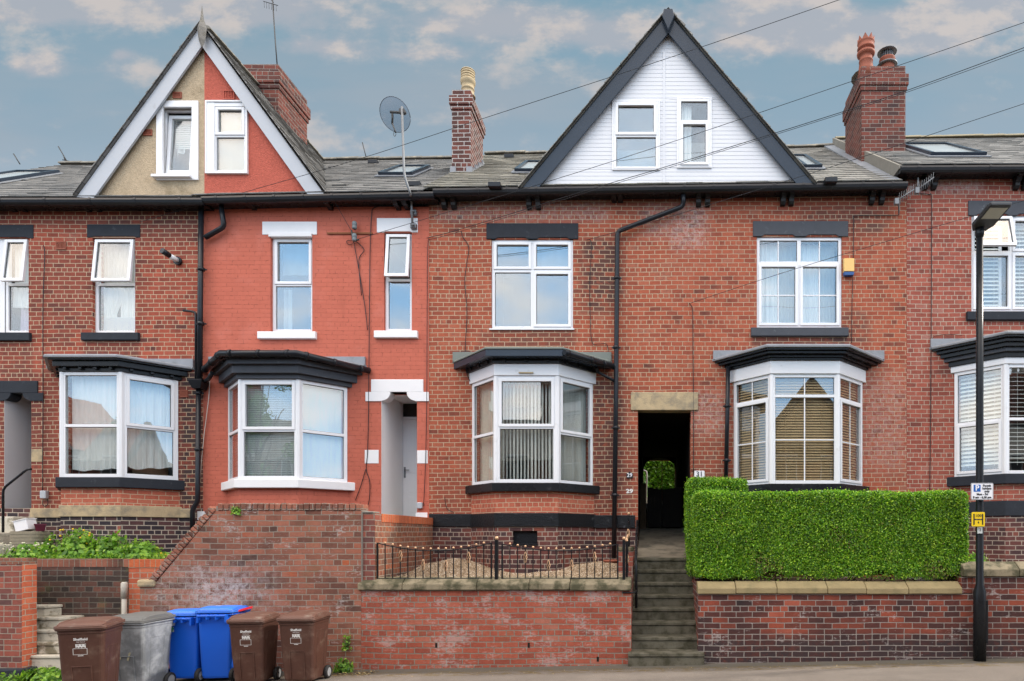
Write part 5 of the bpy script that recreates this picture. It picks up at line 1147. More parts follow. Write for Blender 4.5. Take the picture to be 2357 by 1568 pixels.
for s, (a, b) in enumerate(((tx0 + .16, cx - .005), (cx + .005, tx1 - .05))):
    mb = MB(); zt0, zt1 = (2.96, 2.91) if s == 0 else (2.91, 2.97)
    n = 4
    for k in range(n):
        xa, xb = a + (b - a) * k / n, a + (b - a) * (k + 1) / n - .0004; za, zb_ = zt0 + (zt1 - zt0) * k / n, zt0 + (zt1 - zt0) * (k + 1) / n
        mb.extr([(xa, tz0(14.6) + .04), (xb, tz0(14.6) + .04), (xb, zb_), (xa, za)], 14.58, 14.61)
    mb.box(a, b, 14.611, 14.64, 2.25, 2.33); mb.box(a, b, 14.611, 14.64, 2.75, 2.83); mb.build('gate_leaf', ROOMD, gt)
mb = MB(); mb.box(tx0 + .001, tx0 + .13, 14.56, 14.66, 1.9, 3.05); mb.build('gate_post', TWIG, gt)
# greenery beyond the passage
def boxhedge(c0, c1, n, seed, jitter=.03, faces=('f', 'l', 'r', 't'), wob=.03, rnd=.06):
    g = np.random.default_rng(seed); (x0, y0, z0), (x1, y1, z1) = c0, c1
    A = {'f': (x1 - x0) * (z1 - z0), 'l': (y1 - y0) * (z1 - z0), 'r': (y1 - y0) * (z1 - z0), 't': (x1 - x0) * (y1 - y0), 'k': (x1 - x0) * (z1 - z0)}
    tot = sum(A[f] for f in faces); P = []; Nn = []
    for f in faces:
        m = int(n * A[f] / tot); a, b = g.uniform(0, 1, m), g.uniform(0, 1, m)
        d = {'f': (0, -1, 0), 'l': (-1, 0, 0), 'r': (1, 0, 0), 't': (0, 0, 1), 'k': (0, 1, 0)}[f]
        if f in 'fk': p = np.stack([x0 + a * (x1 - x0), np.full(m, y0 if f == 'f' else y1), z0 + b * (z1 - z0)], 1)
        elif f in 'lr': p = np.stack([np.full(m, x0 if f == 'l' else x1), y0 + a * (y1 - y0), z0 + b * (z1 - z0)], 1)
        else: p = np.stack([x0 + a * (x1 - x0), y0 + b * (y1 - y0), np.full(m, z1)], 1)
        P.append(p); Nn.append(np.tile(d, (m, 1)))
    P = np.concatenate(P); Nn = np.concatenate(Nn).astype(float)
    c = np.array([(x0 + x1) / 2, (y0 + y1) / 2, (z0 + z1) / 2]); hs = np.array([(x1 - x0) / 2, (y1 - y0) / 2, (z1 - z0) / 2])
    # round the corners
    q = (P - c); inner = np.clip(q, -(hs - rnd), hs - rnd); dlt = q - inner; L = np.linalg.norm(dlt, axis=1)[:, None] + 1e-9
    rr = np.minimum(L, rnd); P = c + inner + dlt / L * rr; Nn = dlt / L
    w_ = np.sin(P[:, 0] * 3.1 + P[:, 2] * 2.3) + np.sin(P[:, 0] * 7.3 - P[:, 2] * 5.1 + 1.7) * .6 + np.sin(P[:, 1] * 6.1 + P[:, 0] * 11) * .4
    dep = g.uniform(0, 1, len(P)) ** 1.6
    P += Nn * (w_[:, None] * wob * .4 - dep[:, None] * jitter * 2.4 + jitter * .6)
    return P, Nn
P, Nn = boxhedge((-1.2, 24.0, 2.4), (1.6, 25.5, 6.2), 14000, 3, .08, ('f', 't'))
fh = leafmesh('far_hedge', P, Nn, .11, LEAFD, None, 3); tag(fh, 'tall clipped green hedge seen through the passage', 'hedge')
mb = MB(); mb.box(-1.15, 1.55, 24.15, 25.4, 2.3, 6.1); o = mb.build('branches', TWIG, fh)
fb = clump('far_shrub', (-.75, 22.6, 2.7), (.75, .7, 2.1), 5000, .12, LEAFD, None, 5); tag(fb, 'loose dark green shrub left of the hedge beyond the passage', 'shrub')
mb = MB(); mb.tube([(-.75, 22.6, 2.2), (-.7, 22.6, 4)], .05, 6); mb.build('stem', TWIG, fb)
mb = MB(); mb.tube([(-.19, 21.5, 2.9), (-.16, 21.5, 3.9), (-.17, 21.5, 4.0), (-.27, 21.5, 4.05), (-.36, 21.5, 4.04)], .028, 6); o = mb.build('bent_pipe', WHITEP, None); tag(o, 'white bent metal pipe standing beyond the passage gate', 'pipe')
ground('rear_ground', -30, 30, 20.2, 60, 2.2, plain('rear_lawn', (.06, .10, .03), .95, .4, 1.5))

# ================================================================ steps up to the passage
st = MB()
sy = [9.30, 9.62, 9.88, 10.14, 10.40, 10.66, 10.92, 11.16]; szz = [.195, .375, .565, .745, .925, 1.105, 1.30, 1.497]
for k in range(8):
    y1 = sy[k + 1] if k < 7 else 11.17
    xa, xb = (-.305, .70) if k else (-.34, .755)
    if k == 7: break
    st.box(xa, xb, sy[k], y1 + .05, szz[k] - .055, szz[k])
    st.box(xa + .002, xb - .002, sy[k] + .018, y1 + .055, (szz[k - 1] - .004 if k else -.05), szz[k] - .055)
st.box(-.303, .70, 11.12, 11.17, 1.44, 1.497); st.box(-.301, .698, 11.14, 11.17, 1.29, 1.44)
o = st.build('stone_steps', STEPS, None, .012); tag(o, 'worn dark stone steps climbing to the passage', 'steps')
r_ = thing('handrail', 'black tubular handrail up the left side of the passage steps', 'handrail', (-.24, 9.9, .75))
mb = MB(); mb.tube([(-.235, 9.92, .77), (-.235, 9.92, 1.42), (-.24, 9.97, 1.50), (-.262, 11.55, 2.12), (-.262, 11.62, 2.14), (-.262, 11.66, 2.08)], .021, 10); mb.build('rail', BLACK, r_)
mb = MB(); mb.tube([(-.262, 11.5, 1.5), (-.262, 11.5, 2.1)], .016, 8); mb.tube([(-.42, YS - .01, Z(1364, YS)), (-.235, YS - .012, Z(1364, YS)), (-.235, 9.9, Z(1364, YS))], .012, 8); mb.build('rail_bracket', BLACK, r_)

# ================================================================ street walls
def thingmesh(name, label, cat, mb, mat, bevel=0, group=None, recalc=True):
    return tag(mb.build(name, mat, None, bevel, recalc), label, cat, group)
GW = 'low brick walls along the street'
# left gate pillar
wt = thing('brick_pillar', 'square brick gate pillar at the far left with an orange lit side', 'pillar', (-9.5, YS, gz(-9.5)))
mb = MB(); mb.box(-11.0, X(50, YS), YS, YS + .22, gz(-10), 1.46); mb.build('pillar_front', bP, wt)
mb = MB(); mb.box(X(50, YS), X(50, YS) + .012, YS + .001, YS + .219, gz(-10), 1.46); mb.build('pillar_side', bO, wt)  # thin slab of brighter brick: the side's sunlight is put into its colour
mb = MB(); mb.box(-11.0, X(50, YS) + .013, YS - .004, YS + .222, 1.46, 1.545); mb.build('coping', cop_v, wt)
mb = MB(); mb.box(-11.0, X(50, YS) + .1, YS - .1, YS + .2, -.3, gz(-9.5) + .12); mb.build('footing', STONEB, wt, .02)
# retaining wall of the first garden
wt = thing('retaining_wall', 'dark mossy brick retaining wall under the flowering weeds', 'wall', (-8.6, 10.4, 0))
YE = 10.25
mb = MB(); mb.box(-9.9, X(296, YE), YE, YE + .2, -.2, Z(1305, YE)); mb.build('wall', bE, wt)
mb = MB(); mb.box(X(296, YE), X(470, YE), YE + .003, YE + .2, -.2, Z(1307, YE)); mb.build('pier', bO, wt)
mb = MB(); mb.box(-9.9, X(296, YE), YE - .005, YE + .21, Z(1305, YE), Z(1287, YE)); mb.build('coping', cop_v, wt); mb = MB(); mb.box(X(296, YE), X(470, YE), YE - .003, YE + .21, Z(1307, YE), Z(1288, YE)); mb.build('coping', cop_o, wt)
mb = MB(); mb.box(-11, -9.9, 9.65, 10.45, -.2, 1.46); o = mb.build('side_wall', bE, wt)
mb = MB()
for k in range(5):
    z1 = gz(-9) + .17 * (k + 1) + .1; xr = [X(205, 9.6), X(196, 9.7), X(178, 9.8), X(150, 9.95), X(120, 10.1)][k]; ya = [9.62, 9.72, 9.84, 9.98, 10.1][k]
    mb.prism([(-9.9, ya - .05), (xr - .5, ya - .05), (xr - .1, ya - .02), (xr, ya + .1), (xr + .02, YE - .001), (-9.9, YE - .001)], z1 - .17 - (.3 if k == 0 else 0), z1 - .045); mb.prism([(-9.9, ya - .07), (xr - .5, ya - .07), (xr - .08, ya - .04), (xr + .02, ya + .1), (xr + .04, YE - .001), (-9.9, YE - .001)], z1 - .044, z1)
thingmesh('stone_steps', 'cream stone steps turning up behind the left brick pillar', 'steps', mb, CREAM, .012)
mb = MB(); xx = X(286, 10.15); mb.tube([(xx, 10.15, .0), (xx, 10.15, Z(1348, 10.15))], .035, 10); mb.lathe([(.045, -.25), (.045, -.02), (.03, 0)], (xx, 10.15, Z(1340, 10.15)), 10); thingmesh('drain_pipe', 'short grey white plastic pipe against the dark retaining wall', 'pipe', mb, plain('dirty_white_pipe', (.5, .48, .42), .6, .3, 8))
# tall raked wall
wt = thing('garden_wall', 'tall weathered brown brick wall with a raked left end', 'wall', (-5.8, YS, gz(-5.8)), None)
xs = [X(u, YS) for u in (322, 350, 497, 831)]; zs = [Z(v, YS) for v in (1352, 1352, 1176, 1176)]
mb = MB(); TH = .24
poly = [(xs[0], -.3), (xs[3], -.3), (xs[3], zs[3]), (xs[2], zs[2]), (xs[1], zs[1]), (xs[0], zs[0])]
mb.extr(poly, YS, YS + TH); mb.build('wall', bD, wt)
mb = MB(); A = Vector((xs[1], 0, zs[1] + .02)); B_ = Vector((xs[2], 0, zs[2] + .005)); n_ = 22; d = (B_ - A) / n_; nn = Vector((-d.z, 0, d.x)).normalized(); rnd = random.Random(3)
for k in range(n_):
    a = A + d * (k + .05); b = A + d * (k + .93); t_ = .105 + rnd.uniform(-.012, .012); j = rnd.uniform(-.008, .008)
    mb.loft([[(p.x, y, p.z) for p in (a, b, b + nn * t_, a + nn * t_)] for y in (YS - .012 + j, YS + TH + .01)])
mb.build('raked_coping', bD, wt, .012)
mb = MB(); n_ = 25; L = xs[3] - xs[2] - .02
for k in range(n_):
    a = xs[2] + .03 + L * k / n_; t_ = .105 + rnd.uniform(-.012, .008); j = rnd.uniform(-.008, .008); mb.box(a, a + L / n_ * .9, YS - .012 + j, YS + TH + .01, zs[2] + .004, zs[2] + .004 + t_)
mb.build('coping', bD, wt, .012)
mb = MB(); mb.box(xs[2], xs[3], YS + .008, YS + TH, zs[2], zs[2] + .07); mb.build('coping_mortar', MORTM, wt)
mb = MB(); mb.box(xs[0] - .03, xs[1] + .05, YS - .03, YS + .1, Z(1352, YS), Z(1334, YS)); mb.build('springer_stone', SAND, wt, .03)
mb = MB(); mb.box(xs[3] - .002, xs[3] + .012, YS + .006, YS + .1, .95, zs[3] - .02); mb.build('mortar_seam', MORTM, wt)
# pillar and side wall
wt = thing('side_wall', 'brick pier and sunlit orange side wall running back to the house', 'wall', (-4.1, 9.6, 0))
xh = X(863, 9.47)
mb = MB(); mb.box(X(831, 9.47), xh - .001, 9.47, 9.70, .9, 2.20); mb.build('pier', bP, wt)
mb = MB(); mb.box(xh - .21, xh, 9.701, 11.97, .9, 2.07); mb.box(xh - .0005, xh + .004, 9.47, 9.71, 1.1, 2.08); mb.build('wall', bH, wt)  # sun-facing faces in brighter orange: sunlight put into the stained brick colour
mb = MB(); mb.box(xh - .215, xh + .008, 9.702, 11.97, 2.071, 2.20); mb.build('coping', cop_o, wt, .006)
mb = MB(); mb.box(X(828, 9.45) , xh - .02, 9.45, 9.69, 2.201, 2.225); mb.build('cap', MORTM, wt, .01)
# wall under the railings
wt = thing('garden_wall', 'long red brick wall under the iron railings', 'wall', (-2.2, YS, gz(-2.2)), GW)
mb = MB(); mb.box(xs[3] + .001, -.297, YS + .004, YS + .23, -.3, Z(1358, YS)); mb.build('wall', bA, wt)
def copings(wt, x0, x1, v0, v1, mat, n, proj=.045, seed=1):
    r = random.Random(seed); za, zb_ = Z(v1, YS), Z(v0, YS); c = [x0] + sorted(x0 + (x1 - x0) * (k + r.uniform(-.25, .25)) / n for k in range(1, n)) + [x1]
    mb = MB()
    for a, b in zip(c, c[1:]):
        dz_ = r.uniform(-.006, .006); prof = [(YS - proj, za + dz_), (YS + .27, za + dz_), (YS + .27, zb_ + .03 + dz_), (YS + .10, zb_ + .035 + dz_), (YS - proj, (za + zb_) / 2 + .015 + dz_)]
        mb.loft([[(a + .003, p, q) for p, q in prof], [(b - .003, p, q) for p, q in prof]])
    mb.build('coping_stone', mat, wt, .012)
copings(wt, X(825, YS), X(1453, YS), 1335, 1358, COPS, 5)
mb = MB(); mb.box(-.47, -.298, 9.72, 11.16, .0, 1.22); mb.box(-.47, -.298, 11.161, 11.99, .0, 1.62); mb.box(-.56, -.31, 10.7, 10.95, 1.0, 1.62); mb.build('return_wall', bP, wt)
mb = MB(); mb.box(-.575, -.29, 10.685, 10.965, 1.62, 1.69); mb.build('cap', COPS, wt, .012)
for u, v in ((1217, 1482), (1376, 1514), (1004, 1482)):
    mb = MB(); mb.box(X(u, YS) - .015, X(u, YS) + .015, YS - .0015, YS + .01, Z(v + 9, YS), Z(v - 2, YS)); mb.build('weep_hole', ROOMD, wt)
# wall under the hedge
wt = thing('garden_wall', 'dark red brick wall with yellow coping under the clipped hedge', 'wall', (2.6, YS, gz(2.6)), GW)
xb0 = X(1607, YS)
mb = MB(); mb.box(xb0, X(2240, YS), YS + .002, YS + .23, -.3, Z(1367, YS)); mb.build('wall', bB, wt)
mb = MB(); mb.box(xb0 + .001, xb0 + .2, YS + .23, 12, 0, 1.14); mb.box(xb0 + .03, xb0 + .2, 10.6, 11.99, 0, 1.7); mb.build('return_wall', bB, wt)
copings(wt, xb0 - .01, X(2213, YS), 1345, 1367, COPS2, 6, .04, 4)
wt = thing('garden_wall', 'higher brick wall with lichened coping behind the lamp post', 'wall', (6, YS, gz(6)), GW)
mb = MB(); mb.box(X(2240, YS) + .001, 9.5, YS, YS + .23, -.3, Z(1327, YS)); mb.box(X(2215, YS), X(2240, YS), YS + .02, YS + .22, Z(1367, YS) + .01, Z(1327, YS)); mb.build('wall', bB, wt)
copings(wt, X(2216, YS), 9.4, 1299, 1327, COPS, 7, .04, 6)
# ================================================================ iron railings
COPPER = plain('copper_paint', (.55, .34, .20), .4, .2, 8, .5, metal=.5)
YR = 9.50
def R3(u, v, y=YR): return (X(u, y), y, Z(v, y))
fen = thing('iron_railings', 'black iron railings with copper balls and twisted baskets on the coping', 'railings', (-2.2, YR, Z(1334, YR)))
def twist(mb, x, y, z, h=.17, r=.021, m=0):
    for k in range(4):
        pts = []
        for j in range(9):
            t_ = j / 8; a = k * math.pi / 2 + t_ * 3.6; rr = r * math.sin(math.pi * t_) + .003; pts.append((x + rr * math.cos(a), y + rr * math.sin(a), z - h / 2 + h * t_))
        mb.tube(pts, .0045, 4, m)
def railpanel(ua, ub, vtop, vmid, n, tw):
    mb = MB(); orn = []; top = []
    fv = lambda t_: vtop + (vmid - vtop) * (1 - (2 * t_ - 1) ** 2)
    for k in range(17): t_ = k / 16; top.append(R3(ua + (ub - ua) * t_, fv(t_)))
    mb.tube(top, .0085, 6); mb.tube([R3(ua, 1332), R3(ub, 1332)], .009, 6)
    for k in range(n + 1):
        t_ = k / n; u = ua + (ub - ua) * t_; e = k in (0, n)
        zt_ = Z(fv(t_), YR); x = X(u, YR); rr = .0105 if e else .0065
        mb.box(x - rr, x + rr, YR - rr, YR + rr, Z(1333, YR), zt_ + (0 if e else .018))
        if not e: q = MB(); q.ball((x, YR, zt_ + .031), .018); orn.append(('ball_finial', q))
        if k in tw: q = MB(); twist(q, x, YR, Z(tw[k], YR)); orn.append(('twisted_basket', q))
    p = mb.build('railing_panel', BLACK, fen)
    for nm, q in orn: q.build(nm, COPPER, p)
railpanel(869, 1131, 1250, 1268, 15, {3: 1280, 6: 1300, 9: 1302, 12: 1283})
railpanel(1156, 1422, 1253, 1268, 15, {3: 1283, 6: 1301, 9: 1301, 12: 1283})
def post(u, v, y=YR, r=.02, name='post', v0=1335):
    mb = MB(); x, _, z = R3(u, v, y); mb.box(x - r, x + r, y - r, y + r, Z(v0, y), z); mb.ball((x, y, z + r * 1.1), r * 1.25, 1); return mb.build(name, [BLACK, COPPER], fen)
post(1143, 1243, r=.024); post(1436, 1243); post(1443, 1247, r=.015, y=9.62)
# gate and side railings that follow the steps
g = thing('iron_gate', 'narrow black iron side railing running back beside the passage steps', 'railings', (-.38, 10.4, 1.25))
mb = MB(); orn = []
def ob_(x, y, z, r): q = MB(); q.ball((x, y, z), r); orn.append(('ball_finial', q))
def ot_(x, y, z): q = MB(); twist(q, x, y, z); orn.append(('twisted_basket', q))
ys = [9.8, 10.0, 10.2, 10.4, 10.6]; 
for k, y in enumerate(ys):
    x = -.385; z = 1.78 + .02 * k; mb.box(x - .007, x + .007, y - .007, y + .007, 1.26, z); ob_(x, y, z + .02, .02)
    if k % 2: ot_(x, y, 1.5)
mb.tube([(-.385, 9.75, 1.76), (-.385, 10.65, 1.84)], .008, 6); mb.tube([(-.385, 9.75, 1.27), (-.385, 10.65, 1.27)], .008, 6)
mb.box(-.41, -.37, 11.1, 11.14, 1.2, 2.22); ob_(-.39, 11.12, 2.25, .026)
for k in range(3): y = 10.75 + k * .12; mb.box(-.397, -.383, y, y + .014, 1.7, 2.1); ot_(-.39, y, 1.9)
mb.tube([(-.39, 10.7, 2.08), (-.39, 11.12, 2.12)], .008, 6); mb.tube([(-.39, 10.7, 1.72), (-.39, 11.12, 1.72)], .008, 6)
p = mb.build('railing_bars', BLACK, g)
for nm, q in orn: q.build(nm, COPPER, p)

# ================================================================ hedges
def hedge(name, label, c0, c1, n, seed, faces, size=.030):
    h = thing(name, label, 'hedge', ((c0[0] + c1[0]) / 2, (c0[1] + c1[1]) / 2, c0[2]), 'clipped privet hedges')
    P, Nn = boxhedge(c0, c1, n, seed, .034, faces, .03, .07)
    gg = np.random.default_rng(seed + 50)
    st = gg.random(len(P)) < .02; P[st] += Nn[st] * gg.uniform(.01, .05, (st.sum(), 1))
    pat = np.sin(P[:, 0] * 5.1 + P[:, 2] * 3.3 + seed) + np.sin(P[:, 0] * 2.3 - P[:, 2] * 6.1) + np.sin(P[:, 2] * 9 + P[:, 0] * 8) * .6 - (P[:, 2] - c0[2]) * .7
    br = gg.random(len(P)) < np.clip((pat - .4) * .10, .012, .22)
    gap = gg.random(len(P)) < np.clip((pat - .9) * .5, 0, .55); foot = (P[:, 2] < c0[2] + .05 + .05 * np.sin(P[:, 0] * 4.3) + .035 * np.sin(P[:, 0] * 11.7)) & (gg.random(len(P)) < .8); keep = ~br & ~gap & ~foot; br &= ~foot
    leafmesh('foliage', P[keep], Nn[keep], size, LEAFH, h, seed, aspect=.52, bias=.55); leafmesh('dry_leaves', P[br], Nn[br], size * .9, LEAFB, h, seed + 9, aspect=.5, bias=.4)
    q = .085; mb = MB()
    nx, nz_ = 40, 16
    g = random.Random(seed)
    mb.box(c0[0] + q, c1[0] - q, c0[1] + q, c1[1] - q * .5, c0[2] + .06, c1[2] - q)
    mb.build('dark_core', plain('hedge_heart', (.030, .034, .012), .95, .6, 9, .1, col2=(.055, .035, .018), f2=(.45, .6), s2=7), h, .04)  # solid dark box added to block light and darken the leaf gaps
    mb = MB()
    for k in range(int((c1[0] - c0[0]) * 9)):
        x = g.uniform(c0[0] + .05, c1[0] - .1); y = g.uniform(c0[1] + .04, c0[1] + .25); z = c0[2] - .03
        pts = [(x, y, z)]
        for j in range(3): x += g.uniform(-.10, .10); y += g.uniform(-.05, .02); z += g.uniform(.05, .13); pts.append((x, max(y, c0[1] + .02), z))
        mb.tube(pts, [.009, .007, .005, .003], 5)
    for k in range(int((c1[0] - c0[0]) * 60)):
        x = g.uniform(c0[0], c1[0] - .05); z = g.uniform(c0[2], c1[2] - .1); y = c0[1] + .02
        d = g.uniform(-1, 1); mb.tube([(x, y + .02, z), (x + d * .04, y - .008, z + .03), (x + d * .06, y - .004, z + .07)], .0028, 4)
    mb.build('twigs', TWIG, h)['kind'] = 'stuff'
    return h
hedge('hedge', 'long dense clipped green hedge on top of the dark brick wall', (.66, 9.52, 1.23), (4.62, 10.35, 2.50), 235000, 1, ('f', 'l', 'r', 't'), .025)
hedge('hedge', 'short higher hedge beside the passage behind the long hedge', (.60, 10.35, 1.2), (1.53, 11.3, 2.78), 75000, 2, ('f', 'l', 'r', 't'), .025)

# ================================================================ street lamp with its signs
xl = X(2255, 9.28); yl = 9.28; gl = gz(xl)
lamp = thing('street_lamp', 'black steel street lamp with a flat head in front of the end house', 'street lamp', (xl, yl, gl))
mb = MB(); zs_ = Z(1362, yl)
mb.lathe([(.086, 0), (.086, zs_ - gl), (.052, Z(1344, yl) - gl), (.050, Z(900, yl) - gl), (.046, Z(532, yl) - gl)], (xl, yl, gl), 20); mb.build('pole', BLACK, lamp)
mb = MB(); mb.lathe([(.048, 0), (.062, .06), (.058, .14), (.04, .17)], (xl, yl, Z(548, yl)), 16); mb.build('collar', BLACKP, lamp)
mb = MB(); mb.box(xl + .03, xl + .095, yl - .06, yl + .06, Z(1480, yl), Z(1380, yl)); mb.build('access_door', BLACK, lamp, .01)
zh = 6.235
def hp(a, b, c): return (xl + .02 + a, yl + .06 - b, zh + c)
mb = MB(); out = [(-.10, 0), (.10, 0), (.165, .12), (.165, .55), (.14, .60), (-.14, .60), (-.165, .55), (-.165, .12)]
mb.loft([[hp(a * .9, b, .0 + b * .12) for a, b in out], [hp(a, b, .035 + b * .12) for a, b in out], [hp(a * .8, b * .96 + .01, .075 + b * .08) for a, b in out]])
hd = mb.build('lamp_head', plain('lamp_grey', (.045, .05, .055), .5, .2, 5), lamp, .006)
mb = MB(); out = [(-.12, .30), (.12, .30), (.12, .54), (-.12, .54)]; mb.loft([[hp(a, b, -.006 + b * .12) for a, b in out], [hp(a, b, .006 + b * .12) for a, b in out]]); mb.build('lens', plain('lamp_lens', (.50, .50, .42), .25, .1, 9), hd)
for k in range(4):
    mb = MB()
mb = MB()
for a in (-.06, 0, .06, .1): mb.loft([[hp(a + s, b, .06 + b * .09) for s, b in ((-.012, .50), (.012, .50), (.012, .56), (-.012, .56))], [hp(a + s, b, .082 + b * .09) for s, b in ((-.012, .50), (.012, .50), (.012, .56), (-.012, .56))]])
mb.build('cooling_fin', BLACKP, hd)
SIGNW = plain('sign_white', (.80, .81, .84), .35, .03, 3); SIGNK = plain('sign_black_ink', (.015, .015, .018), .5, .1, 3); BLUE = plain('sign_blue', (.012, .11, .42), .4, .05, 3); YELS = plain('hydrant_yellow', (.80, .56, .015), .4, .1, 5)
def rrect(x0, x1, z0, z1, r, n=5):
    o = []
    for cx_, cz_, a0 in ((x1 - r, z1 - r, 0), (x0 + r, z1 - r, 90), (x0 + r, z0 + r, 180), (x1 - r, z0 + r, 270)):
        for k in range(n + 1): a = R(a0 + 90 * k / n); o.append((cx_ + r * math.cos(a), cz_ + r * math.sin(a)))
    return o
ysn = 9.16
sg = thing('parking_sign', 'white permit holders parking sign with a blue P on the lamp post', 'sign', (X(2260, ysn), ysn, Z(1150, ysn)))
sx0, sx1, sz0, sz1 = X(2235, ysn), X(2286.5, ysn), Z(1150.5, ysn), Z(1112, ysn)
mb = MB(); mb.extr(rrect(sx0, sx1, sz0, sz1, .018), ysn, ysn + .004); mb.build('plate', SIGNW, sg)
mb = MB(); o1 = rrect(sx0 + .004, sx1 - .004, sz0 + .004, sz1 - .004, .015); i1 = rrect(sx0 + .008, sx1 - .008, sz0 + .008, sz1 - .008, .012); n = len(o1)
vs = [(x, ysn - .001, z) for x, z in o1 + i1]; mb.add(vs, [(i, (i + 1) % n, n + (i + 1) % n, n + i) for i in range(n)]); mb.build('border', SIGNK, sg)
mb = MB(); px0, px1, pz0, pz1 = X(2241, ysn), X(2257, ysn), Z(1132, ysn), Z(1116, ysn); mb.extr(rrect(px0, px1, pz0, pz1, .006), ysn - .002, ysn + .001); mb.build('blue_square', BLUE, sg)
text('letter_p', 'P', .105, ((px0 + px1) / 2, ysn - .004, (pz0 + pz1) / 2), SIGNW, sg, bold=.003)
tcx = X(2271.5, ysn)
for i, s_ in enumerate(('Permit', 'holders', 'only')): text('lettering', s_, .042, (tcx, ysn - .003, Z(1118.2 + i * 6.5, ysn)), SIGNK, sg, bold=.0012, sx=1.0)
text('lettering', 'Mon - Fri', .042, (X(2261, ysn), ysn - .003, Z(1138, ysn)), SIGNK, sg, bold=.0012)
text('lettering', '8 am - 6.30 pm', .042, (X(2260.5, ysn), ysn - .003, Z(1145, ysn)), SIGNK, sg, bold=.0012)
mb = MB(); mb.box(X(2250, ysn), X(2262, ysn), ysn + .005, ysn + .05, Z(1122, ysn), Z(1118, ysn)); mb.box(X(2250, ysn), X(2262, ysn), ysn + .005, ysn + .05, Z(1144, ysn), Z(1140, ysn)); mb.build('clamp', GALV, sg)
sg = thing('hydrant_sign', 'yellow H fire hydrant plate strapped to the lamp post', 'sign', (X(2251, ysn), ysn, Z(1212, ysn)))
hx0, hx1, hz0, hz1 = X(2236.5, ysn), X(2267, ysn), Z(1212, ysn), Z(1179, ysn)
mb = MB(); mb.extr(rrect(hx0, hx1, hz0, hz1, .014), ysn, ysn + .006); mb.build('plate', YELS, sg, .002)
mb = MB(); w_ = hx1 - hx0; h_ = hz1 - hz0; q = lambda a, b, c, d: mb.box(hx0 + w_ * a, hx0 + w_ * b, ysn - .003, ysn + .001, hz0 + h_ * c, hz0 + h_ * d)
q(.13, .22, .12, .88); q(.78, .87, .12, .88); q(.221, .779, .455, .53); mb.build('letter_h', SIGNK, sg)
text('number', '100', .055, ((hx0 + hx1) / 2, ysn - .003, hz0 + h_ * .75), SIGNK, sg, sx=1.1); text('number', '4', .05, ((hx0 + hx1) / 2, ysn - .003, hz0 + h_ * .27), SIGNK, sg)
mb = MB(); 
for a in (.37, .63): mb.ball((hx0 + w_ * a, ysn - .004, hz0 + h_ * .5), .006)
mb.build('rivet', GALV, sg)
sg = thing('number_label', 'small white number label below the yellow hydrant plate', 'label', (xl, ysn, Z(1226, ysn)))
mb = MB(); mb.box(X(2249.5, 9.22), X(2261, 9.22), 9.215, 9.225, Z(1228, 9.22), Z(1213, 9.22)); mb.build('plate', plain('aged_label', (.62, .65, .63), .5, .2, 20), sg); text('number', '2', .055, (X(2256, 9.22), 9.213, Z(1220, 9.22)), SIGNK, sg)

# ================================================================ wheelie bins
BROWN = plain('brown_bin_plastic', (.075, .033, .023), .5, .35, 6, .35, col2=(.15, .095, .07), f2=(.50, .80), s2=5, bump=.0015, grain=.35)
BROWNL = plain('brown_lid_plastic', (.125, .062, .045), .5, .3, 7, .4, col2=(.20, .15, .12), f2=(.55, .75), s2=6)
GREYB = plain('scuffed_grey_bin', (.17, .18, .19), .38, .4, 4, .5, col2=(.36, .375, .39), f2=(.42, .66), s2=3, bump=.003)
GREYL = plain('grey_lid', (.13, .13, .125), .5, .3, 8, .4)
BLUEB = plain('blue_bin_plastic', (.008, .105, .60), .38, .12, 3, .5); BLUEL = plain('blue_lid_plastic', (.035, .17, .66), .4, .2, 5, .5)
RUB = plain('black_rubber', (.022, .022, .022), .7, .3, 12, .3); HUB = plain('grey_hub', (.30, .31, .32), .5, .2, 12)
DECAL = plain('white_decal', (.72, .72, .70), .5, .05, 4)
def rr2(w_, d, r, z, cy=0, n=4):
    return [(x, y + cy, z) for x, y in [(p[0], p[1]) for p in rrect(-w_ / 2, w_ / 2, -d / 2, d / 2, r, n)]]
